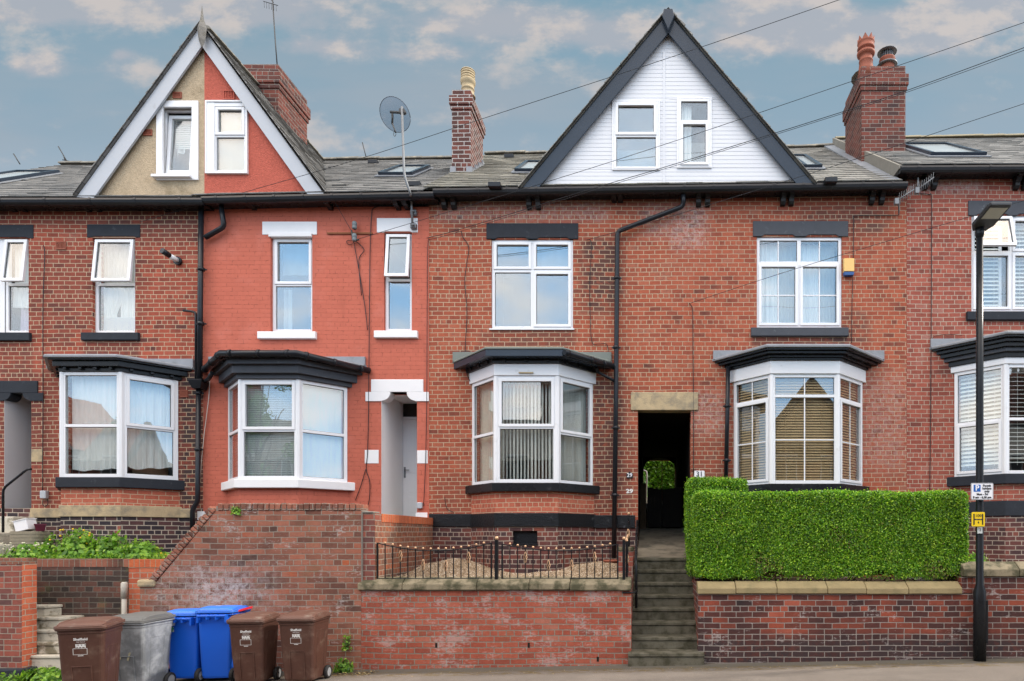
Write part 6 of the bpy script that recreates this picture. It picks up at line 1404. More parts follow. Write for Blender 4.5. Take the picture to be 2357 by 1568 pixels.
def make_bin(body, lid, label, w_=.46, d=.54, h=.92, front=True, decals=True, seam=False, number=None, open_=0, grp='wheelie bins on the pavement'):
    """local axes: front of the bin at -y, wheels and handle at +y"""
    t = bpy.data.objects.new('wheelie_bin', None); COL.objects.link(t); tag(t, label, 'bin', grp)
    mb = MB(); rings = []
    zb, zt = .05, h - .10
    for z, f, fd, off in ((zb, .80, .74, .02), (zb + .03, .84, .78, .02), (zt * .5, .915, .88, .01), (zt - .04, .98, .97, 0), (zt - .035, 1.0, 1.0, 0), (zt, 1.0, 1.0, 0)):
        rings.append(rr2(w_ * f * .97, d * fd * .97, .045, z, off))
    mb.loft(rings, 0, True, False)
    bd = mb.build('body', body, t, .004)
    # raised panels on the front (follows the taper) and sides
    mb = MB()
    def fy(z): tt = (z - zb) / (zt - zb); return -(d * .97 * (.78 + .19 * tt)) / 2 + .02 * (1 - tt)
    def fx(z): tt = (z - zb) / (zt - zb); return (w_ * .97 * (.84 + .14 * tt)) / 2
    if front:
        z0, z1, hw = zb + .04, zb + (zt - zb) * .52, w_ * .21
        for (a, b, c, e) in ((-hw, -hw + .014, z0, z1), (hw - .014, hw, z0, z1), (-hw + .014, hw - .014, z1 - .014, z1)):
            mb.add([(a, fy(c) - .011, c), (b, fy(c) - .011, c), (b, fy(e) - .011, e), (a, fy(e) - .011, e), (a, fy(c) + .01, c), (b, fy(c) + .01, c), (b, fy(e) + .01, e), (a, fy(e) + .01, e)], [(0, 1, 2, 3), (4, 7, 6, 5), (0, 4, 5, 1), (1, 5, 6, 2), (2, 6, 7, 3), (3, 7, 4, 0)])
        for s in (-1, 1):
            for (ya, yb_, c, e) in ((-.12, -.105, .2, .7), (.105, .12, .2, .7), (-.105, .105, .688, .7)):
                xa, xe = s * fx(c), s * fx(e)
                mb.add([(xa - s * .01, ya, c), (xa - s * .01, yb_, c), (xe - s * .01, yb_, e), (xe - s * .01, ya, e), (xa + s * .005, ya, c), (xa + s * .005, yb_, c), (xe + s * .005, yb_, e), (xe + s * .005, ya, e)], [(0, 1, 2, 3), (4, 7, 6, 5), (0, 4, 5, 1), (1, 5, 6, 2), (2, 6, 7, 3), (3, 7, 4, 0)])
    if seam: mb.loft([rr2(w_ * .9, d * .87, .045, zt * .72, .008), rr2(w_ * .905, d * .875, .045, zt * .72 + .006, .008)])
    # rim with ribs
    mb.loft([rr2(w_ * 1.03, d * 1.03, .05, zt), rr2(w_ * 1.05, d * 1.05, .05, zt + .012), rr2(w_ * 1.04, d * 1.04, .05, zt + .02)])
    mb.build('moulding', body, bd, .003)
    # lid
    mb = MB(); w2, d2 = w_ * 1.06, d * 1.07
    R_ = lambda z, f, fd, cy=0: [(x, y, z + (.0 if y < 0 else .012)) for x, y, z in rr2(w2 * f, d2 * fd, .05, z, cy)]
    mb.loft([R_(zt + .021, 1, 1), R_(zt + .034, 1.01, 1.01), R_(zt + .040, 1.0, 1.0), R_(zt + .048, 1.01, 1.01), R_(zt + .056, 1.0, 1.0)])
    mb.loft([R_(zt + .057, .93, .92, .01), R_(zt + .083, .86, .84, .015), R_(zt + .10, .66, .62, .02), R_(zt + .106, .36, .34, .03)], 0, True, True)
    for s in (-1, 1): mb.loft([[(s * w2 * .42 + a, y, zt + .055 + b) for a, b in ((-.02, 0), (.02, 0), (.014, hh), (-.014, hh))] for y, hh in ((-d2 * .42, .012), (-d2 * .3, .038), (-d2 * .05, .05), (d2 * .2, .045), (d2 * .42, .02))])
    ld = mb.build('lid', lid, t, .004)
    if open_:
        ld.rotation_euler.x = open_; ld.location = (0, 0, 0)
    # handle bar and wheels at the back
    mb = MB(); yb_ = d / 2 + .055; mb.tube([(-w_ * .40, yb_, zt + .0), (w_ * .40, yb_, zt + .0)], .015, 8)
    for s in (-1, -.33, .33, 1): mb.box(s * w_ * .38 - .012, s * w_ * .38 + .012, d / 2 - .02, yb_ + .01, zt - .06 * abs(s) - .03, zt + .02)
    mb.build('handle', body, t, .004)
    mb = MB(); mb.tube([(-w_ * .46, d * .36, .09), (w_ * .46, d * .36, .09)], .012, 8); mb.build('axle', GALV, t)
    for s in (-1, 1):
        mb = MB(); rings = []
        for (xx, r) in ((-.024, .062), (-.024, .082), (-.016, .092), (.016, .092), (.024, .082), (.024, .062)):
            rings.append([(s * w_ * .47 + xx, d * .36 + r * math.cos(k * math.pi / 9), .092 + r * math.sin(k * math.pi / 9)) for k in range(18)])
        mb.loft(rings, 0, False, True); wh = mb.build('wheel', RUB, t)
        mb = MB(); rings = [[(s * w_ * .47 + xx, d * .36 + r * math.cos(k * math.pi / 9), .092 + r * math.sin(k * math.pi / 9)) for k in range(18)] for xx, r in ((-.02, .0615), (-.012, .055), (.012, .055), (.02, .0615))]
        mb.loft(rings, 0, True, False); mb.tube([(s * w_ * .47 - .024, d * .36, .092), (s * w_ * .47 + .024, d * .36, .092)], .018, 8)
        for k in range(8): a = k * math.pi / 4; mb.tube([(s * w_ * .47 + s * .016, d * .36 + .015 * math.cos(a), .092 + .015 * math.sin(a)), (s * w_ * .47 + s * .016, d * .36 + .058 * math.cos(a), .092 + .058 * math.sin(a))], .006, 4)
        mb.build('rim', HUB, wh)
    if decals:
        sl = math.atan2(-(fy(.8) - fy(.5)), .3)
        def pl(z): return Matrix.Rotation(sl, 4, 'X')
        zc = zt - .10; y = lambda z: fy(z) - .003
        text('lettering', 'Sheffield', .040, (-.0, y(zc), zc), DECAL, bd, bold=.001, rot=pl(zc)); text('lettering', 'City Council', .016, (0, y(zc - .03), zc - .03), DECAL, bd, rot=pl(zc))
        mb = MB()
        def qd(x0, x1, z0, z1): mb.add([(x0, y(z0) - .001, z0), (x1, y(z0) - .001, z0), (x1, y(z1) - .001, z1), (x0, y(z1) - .001, z1), (x0, y(z0) + .004, z0), (x1, y(z0) + .004, z0), (x1, y(z1) + .004, z1), (x0, y(z1) + .004, z1)], [(0, 1, 2, 3), (4, 7, 6, 5), (0, 4, 5, 1), (1, 5, 6, 2), (2, 6, 7, 3), (3, 7, 4, 0)])
        zz = zc - .042; n = 9
        for k in range(n):   # small wave crest emblem
            a = -.048 + .096 * k / n; b = a + .0085; hgt = .030 + .008 * math.cos(k * 1.9); qd(a, b, zz - .052 + .006 * math.sin(k * 2.2), zz - .052 + hgt)
        qd(-.05, .05, zz - .018, zz - .012)
        x0, x1, z0, z1 = -.075, .06, zz - .135, zz - .062
        for q in ((x0, x1, z1 - .0035, z1), (x0, x1, z0, z0 + .0035), (x0, x0 + .0035, z0 + .0035, z1 - .0035), (x1 - .0035, x1, z0 + .0035, z1 - .0035), (-.03, .022, z0 - .016, z0 - .010)): qd(*q)
        mb.build('printed_emblem', DECAL, bd)
    if number:
        for ch, (x, z) in zip(number, ((-.09, .52), (.05, .50))):
            text('taped_number', ch, .26, (x, fy(z) - .004, z), plain('worn_tape', (.33, .30, .20), .6, .4, 20), bd, bold=.006, sx=.62)
    return t
def place(t, x, y, deg): t.location = (x, y, gz(x)); t.rotation_euler.z = R(deg); return t
def corner(bx, by, w_, d, deg):   # front-right bottom corner -> centre
    c, s = math.cos(R(deg)), math.sin(R(deg)); return bx + c * (-w_ / 2) - s * (d / 2), by + s * (-w_ / 2) + c * (d / 2)
def bin_at(fr, deg, *a, w_=.46, d=.54, **k): t = make_bin(*a, w_=w_, d=d, **k); x, y = corner(fr[0], fr[1], w_, d, deg); return place(t, x, y, deg)
B = []
B.append(bin_at((-6.28, 7.48), 18, BROWN, BROWNL, 'brown wheelie bin nearest the camera at the left end of the row', w_=.47, d=.50, h=1.0))
B.append(bin_at((-6.33, 8.10), 0, GREYB, GREYL, 'scuffed grey wheelie bin with a taped number between the brown and blue bins', w_=.50, d=.56, h=.97, decals=False, number='27'))
bl1 = make_bin(BLUEB, BLUEL, 'left blue wheelie bin with flat closed lid and green tag', w_=.44, d=.50, h=.965, front=False, decals=False, seam=True); place(bl1, X(437, 8.95), 9.00, 180 + 3)
bl2 = make_bin(BLUEB, BLUEL, 'right blue wheelie bin with its lid propped open', w_=.46, d=.50, h=1.0, front=False, decals=False, seam=True, open_=R(0)); place(bl2, X(510, 8.93), 8.98, 180 + 6)
mb = MB(); T = Matrix.Translation((X(505, 8.9), 8.9, gz(-5.9) + 1.006)); mb.box(-.10, .10, -.05, .09, 0, .003, 0, T); thingmesh('paper_sheet', 'white paper stuck on the lid of the right blue bin', 'paper', mb, plain('wet_paper', (.66, .67, .66), .7, .3, 20, col2=(.1, .25, .6), f2=(.55, .6), s2=20))
B.append(bin_at((-5.02, 8.42), 7, BROWN, BROWNL, 'brown wheelie bin directly beside the blue bins', w_=.44, d=.52, h=.92))
B.append(bin_at((-4.38, 8.44), 4, BROWN, BROWNL, 'brown wheelie bin at the right end of the row', w_=.46, d=.54, h=.925))
PAPER = plain('crumpled_label', (.6, .62, .6), .6, .3, 20); GRN = plain('green_tag', (.02, .22, .12), .5, .5, 20, col2=(.5, .52, .5), f2=(.5, .55), s2=18)
mb = MB(); q = lambda u, v: Vector(R3(u, v, 8.68)); 
for (u0, v0, u1, v1) in ((387, 1421, 398, 1432), (388, 1433, 397, 1442), (391, 1442, 400, 1455)):
    a, b = q(u0, v0), q(u1, v1); mb.add([a, (b.x, 8.67, a.z - .01), b, (a.x + .01, 8.69, b.z), a + Vector((0, .006, 0)), (b.x, 8.676, a.z - .01), b + Vector((0, .006, 0)), (a.x + .01, 8.696, b.z)], [(0, 1, 2, 3), (7, 6, 5, 4)])
thingmesh('paper_tag', 'crumpled green and white tag tied to the left blue bin handle', 'tag', mb, GRN)
mb = MB(); a = Vector((X(520, 8.75), 8.75, .80)); b = Vector((X(561, 8.95), 8.95, .845)); mb.add([a, b, b + Vector((0, .2, .01)), a + Vector((0, .2, .01)), a + Vector((0, 0, .016)), b + Vector((0, 0, .03)), b + Vector((0, .2, .04)), a + Vector((0, .2, .026))], [(0, 3, 2, 1), (4, 5, 6, 7), (0, 1, 5, 4), (1, 2, 6, 5), (2, 3, 7, 6), (3, 0, 4, 7)]); thingmesh('red_bag', 'red bag edge poking from under the right blue bin lid', 'bag', mb, plain('red_plastic', (.62, .02, .03), .4, .1, 4))

# ================================================================ aerials, dish, small wall fittings
def aerial(name, label, pts, r=.012, els=(), mat=GALV, cat='aerial'):
    o = thing(name, label, cat, pts[0]); mb = MB(); mb.tube(pts, r, 6); mb.build('mast', mat, o)
    if els:
        mb = MB()
        for e in els: mb.tube(e[:2], e[2], 4)
        mb.build('elements', mat, o)
    return o
cx_ = X(905, 11.5)
d_ = thing('satellite_dish', 'mesh satellite dish on a tall bent pole above the gutter', 'satellite dish', (X(948, 11.9), 11.9, Z(525)))
pp = [(X(950, 11.9), 11.9, Z(527, 11.9)), (X(947.5, 11.9), 11.88, Z(462, 11.88)), (X(945, 11.6), 11.6, Z(447, 11.6)), (X(933, 11.55), 11.55, Z(412, 11.55)), (X(930, 11.55), 11.55, Z(395, 11.55)), (X(925, 11.55), 11.55, Z(246, 11.55))]
pipe(d_, pp, .021, GALV, 'pole')
m_, t = new_mat('dish_mesh'); ds = t.n('ShaderNodeBsdfPrincipled', ins={'Base Color': (.16, .19, .23, 1), 'Roughness': .6}); tr = t.n('ShaderNodeBsdfTransparent', ins={0: (.75, .80, .86, 1)}); t.n('ShaderNodeOutputMaterial', ins={0: t.n('ShaderNodeMixShader', ins={0: .3, 1: tr.outputs[0], 2: ds.outputs[0]}).outputs[0]})
dc = Vector((X(905, 11.4), 11.42, Z(265, 11.4))); ax_ = Vector((-.35, -.72, .62)).normalized()
dc = Vector((X(905, 11.75), 11.75, Z(265, 11.75))); ax_ = Vector((.18, .78, .60)).normalized()   # faces up and away
sd_ = Vector((1, 0, -.18)); sd_ = (sd_ - ax_ * sd_.dot(ax_)).normalized(); up_ = ax_.cross(sd_)
mb = MB(); rings = []
for r, z in ((.002, 0), (.10, .008), (.19, .03), (.26, .056), (.29, .07)): rings.append([dc + sd_ * r * 1.0 * math.cos(k * math.pi / 14) + up_ * r * .95 * math.sin(k * math.pi / 14) + ax_ * z for k in range(28)])
mb.loft(rings, 0, False, True); dd = mb.build('dish', m_, d_, recalc=False)
mb = MB(); rim = [rings[-1][k] for k in range(28)] + [rings[-1][0]]; mb.tube(rim, .006, 5); mb.build('rim', plain('dish_rim', (.10, .12, .15), .5), dd)
DK = plain('dark_bracket', (.05, .05, .05), .5, .2, 9)
q = lambda u, v, y=11.58: Vector(R3(u, v, y))
mb = MB(); mb.tube([q(898, 258), q(935, 260)], .022, 6); mb.tube([q(903, 262), q(903, 285), dc - ax_ * .02], .018, 6); mb.tube([q(903, 284), q(908, 298), q(911, 306)], .013, 6); mb.box(*[c for p in zip(q(920, 262) - Vector((0, .04, 0)), q(932, 253) + Vector((0, .04, 0))) for c in p]); mb.build('mount', DK, d_)
cable(d_, [q(908, 300), q(906, 310), q(909, 314), q(912, 308)], .005, DK, 'cable')
for v in (489, 520): mb = MB(); x, y, z = R3(952, v, 11.93); mb.box(x - .06, x + .05, y - .02, y + .06, z - .045, z + .045); mb.tube([(x - .04, y - .05, z), (x + .03, y - .05, z)], .02, 6); mb.build('wall_bracket', GALV, d_, .01)
# tall aerial on the left stack
P_ = lambda u, v, y: Vector(R3(u, v, y))
els = [(P_(606, 3, 13.9), P_(640, 13, 13.9), .008)] + [(P_(608 + k * 5.5, 3 + k * 1.6, 13.9), P_(608.5 + k * 5.5, 18 + k * 1.6, 13.9), .004) for k in range(6)] + [(P_(618, -6, 13.9), P_(630, 6, 13.9), .006)]
aerial('television_aerial', 'tall thin television aerial rising from the left brick chimney', [P_(638, 150, 13.9), P_(634, 100, 13.9), P_(627, -5, 13.9)], .012, els, DK)
for lb, a, b, y, e in (('small bare aerial on the roof ridge at far left', (46, 378), (31, 354), 16, ()), ('small tilted aerial on the ridge left of the red gable', (156, 375), (134, 337), 16, ((144, 368, 162, 372), (147, 362, 150, 370))), ('thin black aerial rod on the ridge between dish and gable', (844, 367), (834, 328), 16, ()), ('faint aerial rod on the ridge of the end house', (2283, 320), (2300, 306), 16.3, ())):
    aerial('aerial', lb, [P_(*a, y), P_(*b, y)], .012, [(P_(x0, y0, y), P_(x1, y1, y), .012) for x0, y0, x1, y1 in e], DK)
def yagi(label, u0, v0, u1, v1, ub, vb, n, Y=11.72):
    o = thing('yagi_aerial', label, 'aerial', P_(ub, vb, Y)); mb = MB(); a, b = P_(u0, v0, Y), P_(u1, v1, Y - .1); mb.tube([a, b], .011, 6); mb.tube([P_(ub, vb, Y + .1), P_(ub, vb - 30, Y + .05), a], .014, 6); mb.build('boom', GALV, o)
    mb = MB()
    for k in range(n): p_ = a.lerp(b, (k + .5) / n); hh = .10 + .02 * (k < 2); mb.tube([p_ - Vector((.015, 0, hh)), p_ + Vector((.015, 0, hh))], .0045, 4)
    mb.box(a.x - .05, a.x + .02, a.y - .02, a.y + .05, a.z - .07, a.z + .03); mb.build('elements', GALV, o)
yagi('lower stubby silver yagi aerial on the wall near the roof step', 2066, 461, 2104, 436, 2069, 492, 7); yagi('upper stubby silver yagi aerial beside the end house gutter', 2113, 436, 2150, 408, 2113, 440, 7)
# alarm box, meter boxes, plates, insulator
o = thing('alarm_box', 'yellow alarm box with blue base beside the grid window', 'alarm box', (X(1954), 11.95, Z(634)))
mb = MB(); x0, x1 = X(1942, 11.93), X(1965.5, 11.93); mb.loft([[(x0 + i, 11.90 + (0 if 0 < 1 else 0), z) if k == 0 else (x0 + i, 11.9, z) for k, (i, z) in enumerate(((0, Z(626, 11.93)), (x1 - x0, Z(626, 11.93)), (x1 - x0, Z(596, 11.93)), (0, Z(596, 11.93))))], [(x0, 11.99, Z(626, 11.93)), (x1, 11.99, Z(626, 11.93)), (x1, 11.99, Z(594, 11.93)), (x0, 11.99, Z(594, 11.93))]]); mb.build('cover', plain('alarm_yellow', (.78, .50, .16), .4, .06, 3), o, .008)
mb = MB(); mb.extr([(x0, Z(627, 11.93)), (x0 + .01, Z(634, 11.93)), (x1 - .01, Z(634, 11.93)), (x1, Z(627, 11.93))][::-1], 11.905, 11.985); mb.build('base', plain('alarm_blue', (.02, .08, .25), .4), o)
def plate(name, label, u0, u1, v0, v1, mat, txt, tm, size, cat='number plate', frame=None, arch=False):
    o = thing(name, label, cat, (X((u0 + u1) / 2), 11.97, Z(v1))); mb = MB(); x0, x1, z0, z1 = X(u0), X(u1), Z(v1), Z(v0)
    if arch: mb.extr([(x0, z0), (x1, z0), (x1, z1 - .03), (x1 - .03, z1 - .025), (x1 - .05, z1), (x0 + .05, z1), (x0 + .03, z1 - .025), (x0, z1 - .03)], 11.975, 11.995)
    else: mb.extr(rrect(x0, x1, z0, z1, .015), 11.975, 11.995)
    mb.build('plate', mat, o, .003)
    if frame:
        mb = MB(); lf = LF((x0, 11.974), (x1, 11.974)); lf.ring(mb, .006, lf.L - .006, 0, .002, z0 + .006, z1 - .02 if arch else z1 - .006, .004); mb.build('border', frame, o)
    text('number', txt, size, ((x0 + x1) / 2, 11.972, (z0 + z1) / 2 - (.008 if arch else 0)), tm, o, bold=.001); return o
plate('house_number', 'black arched house number plate left of the passage', 1442, 1464.5 - 8, 1086, 1101, SIGNK, '29', SIGNW, .10, arch=True)
plate('house_number', 'white house number plate right of the passage', 1598, 1621.5, 1084, 1100, SIGNW, '31', SIGNK, .13)
o = text('painted_number', '29', .10, (X(1449), 11.994, Z(1131)), DECAL, None, bold=.004, sx=1.3, depth=.002); tag(o, 'hand painted white number on the bricks below the black plate', 'painted number')
for h, u0, u1, v0, v1, lb in ((h25, 137 - 38, 151 - 38, 1130, 1148, 0), (h27, 962, 974, 1157, 1171, 0)):
    mb = MB(); mb.box(X(u0), X(u1), 11.93, 12.0, Z(v1), Z(v0)); mb.build('junction_box', GREYPL, h, .012)
o = thing('insulator_bracket', 'rusty bar with two grey insulators on the painted wall', 'bracket', (X(812), 11.95, Z(545)))
mb = MB(); mb.box(X(754), X(858), 11.97, 11.992, Z(540), Z(536.5)); mb.build('bar', RUSTY, o)
for v in (519, 547): 
    mb = MB(); mb.lathe([(.03, -.07), (.042, -.06), (.042, -.02), (.034, -.01), (.042, 0), (.042, .05), (.03, .07)], R3(816, v, 11.90), 12); mb.build('insulator', plain('insulator_grey', (.16, .19, .20), .5), o)
mb = MB(); mb.tube([R3(809, 530, 11.9), R3(812, 553, 11.9), R3(826, 552, 11.88)], .016, 6); mb.build('clamp', DK, o)
# wires on the walls
wy = lambda pts, y=11.975: [(X(u, y), y, Z(v, y)) for u, v in pts]
cable(h27, wy([(948, 474), (900, 474), (862, 478), (855, 500), (852, 570), (851, 640), (850, 740), (849, 860), (848, 960), (846, 1040), (843, 1080), (851, 1110), (850, 1150), (844, 1170)])); cable(h27, wy([(814, 556), (826, 620), (836, 680), (842, 720), (846, 760)])); cable(h27, wy([(816, 553), (838, 575), (826, 600), (832, 680)])); cable(h27, wy([(842, 1080), (830, 1120), (818, 1152)]))
cable(h27, wy([(812, 553), (798, 555), (802, 563), (812, 561)]), .006)
cable(h27, wy([(483, 873), (480, 920), (470, 1000), (464, 1060), (461, 1100)], 11.95), .006, plain('white_cable', (.6, .58, .52), .6))
cable(h29, wy([(986, 548), (984, 600), (983, 800), (982, 950), (979, 1080), (975, 1165)]), .006); cable(h29, wy([(1062, 531), (1065, 545), (1079, 570), (1074, 610), (1070, 650), (1075, 720), (1071, 800), (1072, 850), (1083, 880)])); cable(h29, wy([(1350, 553), (1361, 560), (1358, 640), (1358, 700), (1362, 785), (1378, 792), (1398, 795), (1399, 840)]), .006)
cable(h29, wy([(1024, 1145), (1025, 1155), (1030, 1172), (1045, 1180)], 11.97), .006)
cable(h31, wy([(1586, 699), (1594, 715), (1595, 800), (1596, 920), (1596, 1095)])); cable(h31, wy([(2068, 493), (2060, 496), (1972, 497), (1965, 510), (1964, 600)])); cable(h31, wy([(1963, 634), (1961, 700), (1960, 790)]), .006)
cable(h33, wy([(2118, 446), (2138, 448), (2144, 460), (2144, 600), (2143, 800), (2142, 950), (2140, 1130)])); cable(h33, wy([(2143, 790), (2150, 775), (2180, 770), (2215, 772)], 11.97), .005)
cable(h25, wy([(100, 565), (103, 590), (99, 700), (99, 900), (98, 1130)])); cable(h25, wy([(99, 1150), (98, 1160), (104, 1166), (110, 1160), (109, 1148)]), .006)
# overhead lines leave the walls for a pole beyond the right edge of the view
def wire(label, pts, Y0, Y1, r=.006):
    P = [Vector(P_(u, v, Y0 + (Y1 - Y0) * k / (len(pts) - 1))) for k, (u, v) in enumerate(pts)]
    if P[-1].x > 5: P.append(P[-1] + (P[-1] - P[-2]).normalized() * 14 + Vector((0, 0, -.5)))
    o = tag(cable(None, P, r, BLACKP, 'overhead_cable'), label, 'cable', 'overhead cables'); return o
wire('overhead cable crossing the left gable, dish pole and white gable top', [(321, 511), (797, 375), (1112, 273), (1559, 127), (1931, 0), (2500, -196)], 11.95, 9.4, .0045)
wire('overhead cable from the grey insulators across the white gable windows', [(826, 550), (1236, 426), (1559, 323), (2018, 168), (2357, 52), (2700, -68)], 11.9, 9.2, .0045)
wire('upper of the two overhead cables crossing the right chimney together', [(982, 548), (1063, 527), (1368, 433), (1559, 376), (2018, 232), (2357, 110), (2700, -15)], 11.95, 9.2, .0055)
wire('lower of the two overhead cables crossing the right chimney together', [(986, 552), (1066, 531), (1370, 437), (1559, 380), (2018, 236), (2357, 116), (2700, -8)], 11.95, 9.2, .004)
wire('overhead cable passing in front of the right roof window', [(1350, 553), (1559, 494), (1952, 372), (2357, 239), (2700, 126)], 11.95, 9.4, .0045)
wire('overhead cable sloping across the grid window and alarm box', [(1586, 699), (1790, 632), (2000, 568), (2357, 462), (2700, 360)], 11.9, 9.4, .0045)
wire('short wire from the gutter down to the insulators', [(763, 449), (778, 478), (809, 532)], 11.7, 11.9, .005)

# ================================================================ plants and litter
def weeds(name, label, c, r, n, size, seed, cat='plant', kind=None, group=None, flowers=None, stems=0):
    o = thing(name, label, cat, (c[0], c[1], c[2]), group)
    clump('leaves', c, r, n, size, LEAFW, o, seed, aspect=.62)
    g = random.Random(seed)
    mb = MB()
    for k in range(max(stems, 6)):
        x, y = c[0] + g.uniform(-.7, .7) * r[0], c[1] + g.uniform(-.6, .3) * r[1]; hh = r[2] * g.uniform(.7, 1.15)
        mb.tube([(c[0] + (x - c[0]) * .4, y, c[2]), (x, y, c[2] + hh * .6), (x + g.uniform(-.05, .05), y - .02, c[2] + hh)], [.006, .004, .002], 4)
    mb.build('stems', plain('green_stem', (.10, .15, .04), .7) if 'green_stem' not in MATS else MATS['green_stem'], o)
    if flowers:
        mat, cnt, sz = flowers; mb = MB()
        for k in range(cnt): a = g.uniform(0, 6.28); mb.ball((c[0] + r[0] * .85 * math.cos(a) * g.random() ** .5, c[1] - r[1] * g.uniform(0, .7), c[2] + r[2] * g.uniform(.55, 1.05)), sz, 0, 6)
        mb.build('flowers', mat, o)
    return o
W_ = lambda u, y: X(u, y)
weeds('weed_clump', 'white flowering weed clump beside the cream steps', (W_(70, 10.7), 10.7, 1.45), (.42, .32, .30), 558, 0.069, 41, flowers=(CREAMF, 40, .014), stems=14, group='weeds in the first garden')
weeds('weed_clump', 'bushy yellow flowering weed in front of the first bay', (W_(183, 10.8), 10.8, 1.45), (.40, .30, .52), 806, 0.077, 42, flowers=(YEL, 16, .016), stems=14, group='weeds in the first garden')
weeds('weed_clump', 'tall leafy weed in the middle of the first garden', (W_(255, 10.75), 10.75, 1.45), (.36, .26, .46), 620, 0.083, 43, stems=26, group='weeds in the first garden')
weeds('weed_clump', 'broad leaved weed leaning towards the raked wall', (W_(325, 10.7), 10.7, 1.45), (.34, .28, .36), 558, 0.077, 44, stems=12, group='weeds in the first garden')
weeds('weed_clump', 'low weed with yellow flowers touching the raked coping', (W_(378, 10.65), 10.65, 1.43), (.30, .25, .16), 500, .05, 45, flowers=(YEL, 9, .014), group='weeds in the first garden')
g = np.random.default_rng(9); n = 1300; P = np.stack([g.uniform(X(30, 10.6), X(402, 10.6), n), g.uniform(10.38, 10.9, n), 1.47 + g.uniform(0, .11, n)], 1)
o = leafmesh('ground_cover', P, np.tile((0, -.3, 1.0), (n, 1)), .05, LEAFW, None, 9); tag(o, 'low green ground cover along the top of the dark retaining wall', 'ground cover', kind='stuff')
weeds('plant', 'trailing green plant hanging from the planter near the dark red pot', (W_(117, 11.0), 11.0, 1.62), (.10, .1, .28), 160, .055, 46)
weeds('plant', 'bright green shrub at the right end of the hedge', (W_(2243, 10.1), 10.1, 1.40), (.22, .2, .20), 420, .05, 47)
weeds('plant', 'tiny weed growing from the top of the tall raked wall', (W_(541, 9.38), 9.40, Z(1183, 9.4)), (.07, .04, .10), 110, .035, 48)
weeds('plant', 'tiny weed growing from the side wall pier', (W_(873, 9.75), 9.72, Z(1201, 9.75)), (.05, .04, .09), 90, .035, 49)
weeds('weed_clump', 'leafy weed at the wall foot right of the last brown bin', (W_(790, 9.28), 9.28, gz(-4.4)), (.15, .1, .20), 300, .045, 50, stems=10)
weeds('weed_clump', 'climbing sprig on the wall above the leafy weed', (W_(797, 9.38), 9.39, .22), (.07, .03, .26), 45, .045, 53)
weeds('weed_clump', 'grassy weed clump at the foot of the left brick pillar', (W_(108, 9.1), 9.1, gz(-8.4) - .02), (.42, .14, .20), 800, .055, 51, stems=40)
weeds('weed_clump', 'sparse yellowing weed at the far left pavement edge', (W_(22, 9.1), 9.05, gz(-9) - .02), (.25, .12, .14), 160, .05, 52)
for i, (u, v, s) in enumerate(((844, 1436, .03), (930, 1412, .04), (1100, 1418, .03), (1150, 1420, .04), (965, 1500, .03), (837, 1383, .05))):
    pass
n = 900; P = np.stack([g.uniform(-4.6, 7.5, n), 9.06 + g.normal(0, .10, n), np.zeros(n)], 1); P[:, 1] = np.minimum(P[:, 1], 9.40); P[:, 2] = gz(P[:, 0]) + .004
o = leafmesh('fallen_leaves', P, np.tile((0, 0, 1.0), (n, 1)) * 6, .016, leafm('dry_leaf', (.10, .06, .02), (.25, .16, .06), (.45, .38, .18), 0, .8), None, 10); tag(o, 'small dry leaves and seeds scattered along the wall foot', 'leaf litter', kind='stuff')
n = 260; P = np.stack([g.uniform(-4.75, -3.9, n), 9.2 + g.normal(0, .10, n), np.zeros(n)], 1); P[:, 1] = np.minimum(P[:, 1], 9.40); P[:, 2] = gz(P[:, 0]) + .006
o = leafmesh('fallen_leaves', P, np.tile((0, 0, 1.0), (n, 1)) * 5, .03, MATS['dry_leaf'], None, 11); tag(o, 'dead leaves heaped behind the wheel of the last brown bin', 'leaf litter', kind='stuff')
# tub, pot, planter and stones in the first garden
t_ = thing('planter', 'grey woven pattern planter trough by the cream steps', 'planter', (X(67, 11.0), 11.0, 1.46)); x0, x1 = X(36, 11.0), X(103, 11.0); z0, z1 = 1.46, Z(1223, 11.0)
mb = MB(); nr = 9
for k in range(nr):
    a = z0 + (z1 - z0) * k / nr; b = z0 + (z1 - z0) * (k + .8) / nr; f = .84 + .16 * k / nr; c_ = (x0 + x1) / 2; hw = (x1 - x0) / 2 * f
    mb.loft([[(c_ + x * hw / .25, 11.0 + y * .8, zq) for x, y, _ in rr2(.5, .4, .1, 0)] for zq in (a, b)])
    mb.loft([[(c_ + x * hw / .25 * .97, 11.0 + y * .77, zq) for x, y, _ in rr2(.5, .4, .1, 0)] for zq in (b, b + .01)])
mb.build('trough', plain('planter_stone', (.25, .22, .16), .9, .4, 20), t_)
mb = MB(); c_ = Vector((X(62, 11.0), 10.98, Z(1210, 11))); T = Matrix.Translation(c_) @ Matrix.Rotation(R(-14), 4, 'Y'); mb.box(-.11, .11, -.09, .09, -.09, .09, 0, T); mb.box(-.125, .125, -.1, .1, .085, .1, 0, T); thingmesh('plastic_tub', 'tilted white plastic tub lying on the woven planter', 'tub', mb, WHITEP, .012)
mb = MB(); c_ = (X(95, 11.0), 10.98, Z(1223, 11)); mb.lathe([(.075, 0), (.1, .10), (.108, .10), (.108, .125), (.09, .125), (.08, .06)], c_, 4, smooth=False); thingmesh('plant_pot', 'dark red square plant pot on the woven planter', 'pot', mb, plain('maroon_plastic', (.10, .012, .03), .4))
mb = MB(); mb.box(X(303, 10.9), X(321, 10.9), 10.85, 11.0, 1.5, Z(1257, 10.9)); thingmesh('stone_block', 'pale stone block standing among the weeds', 'stone', mb, CREAM, .015)
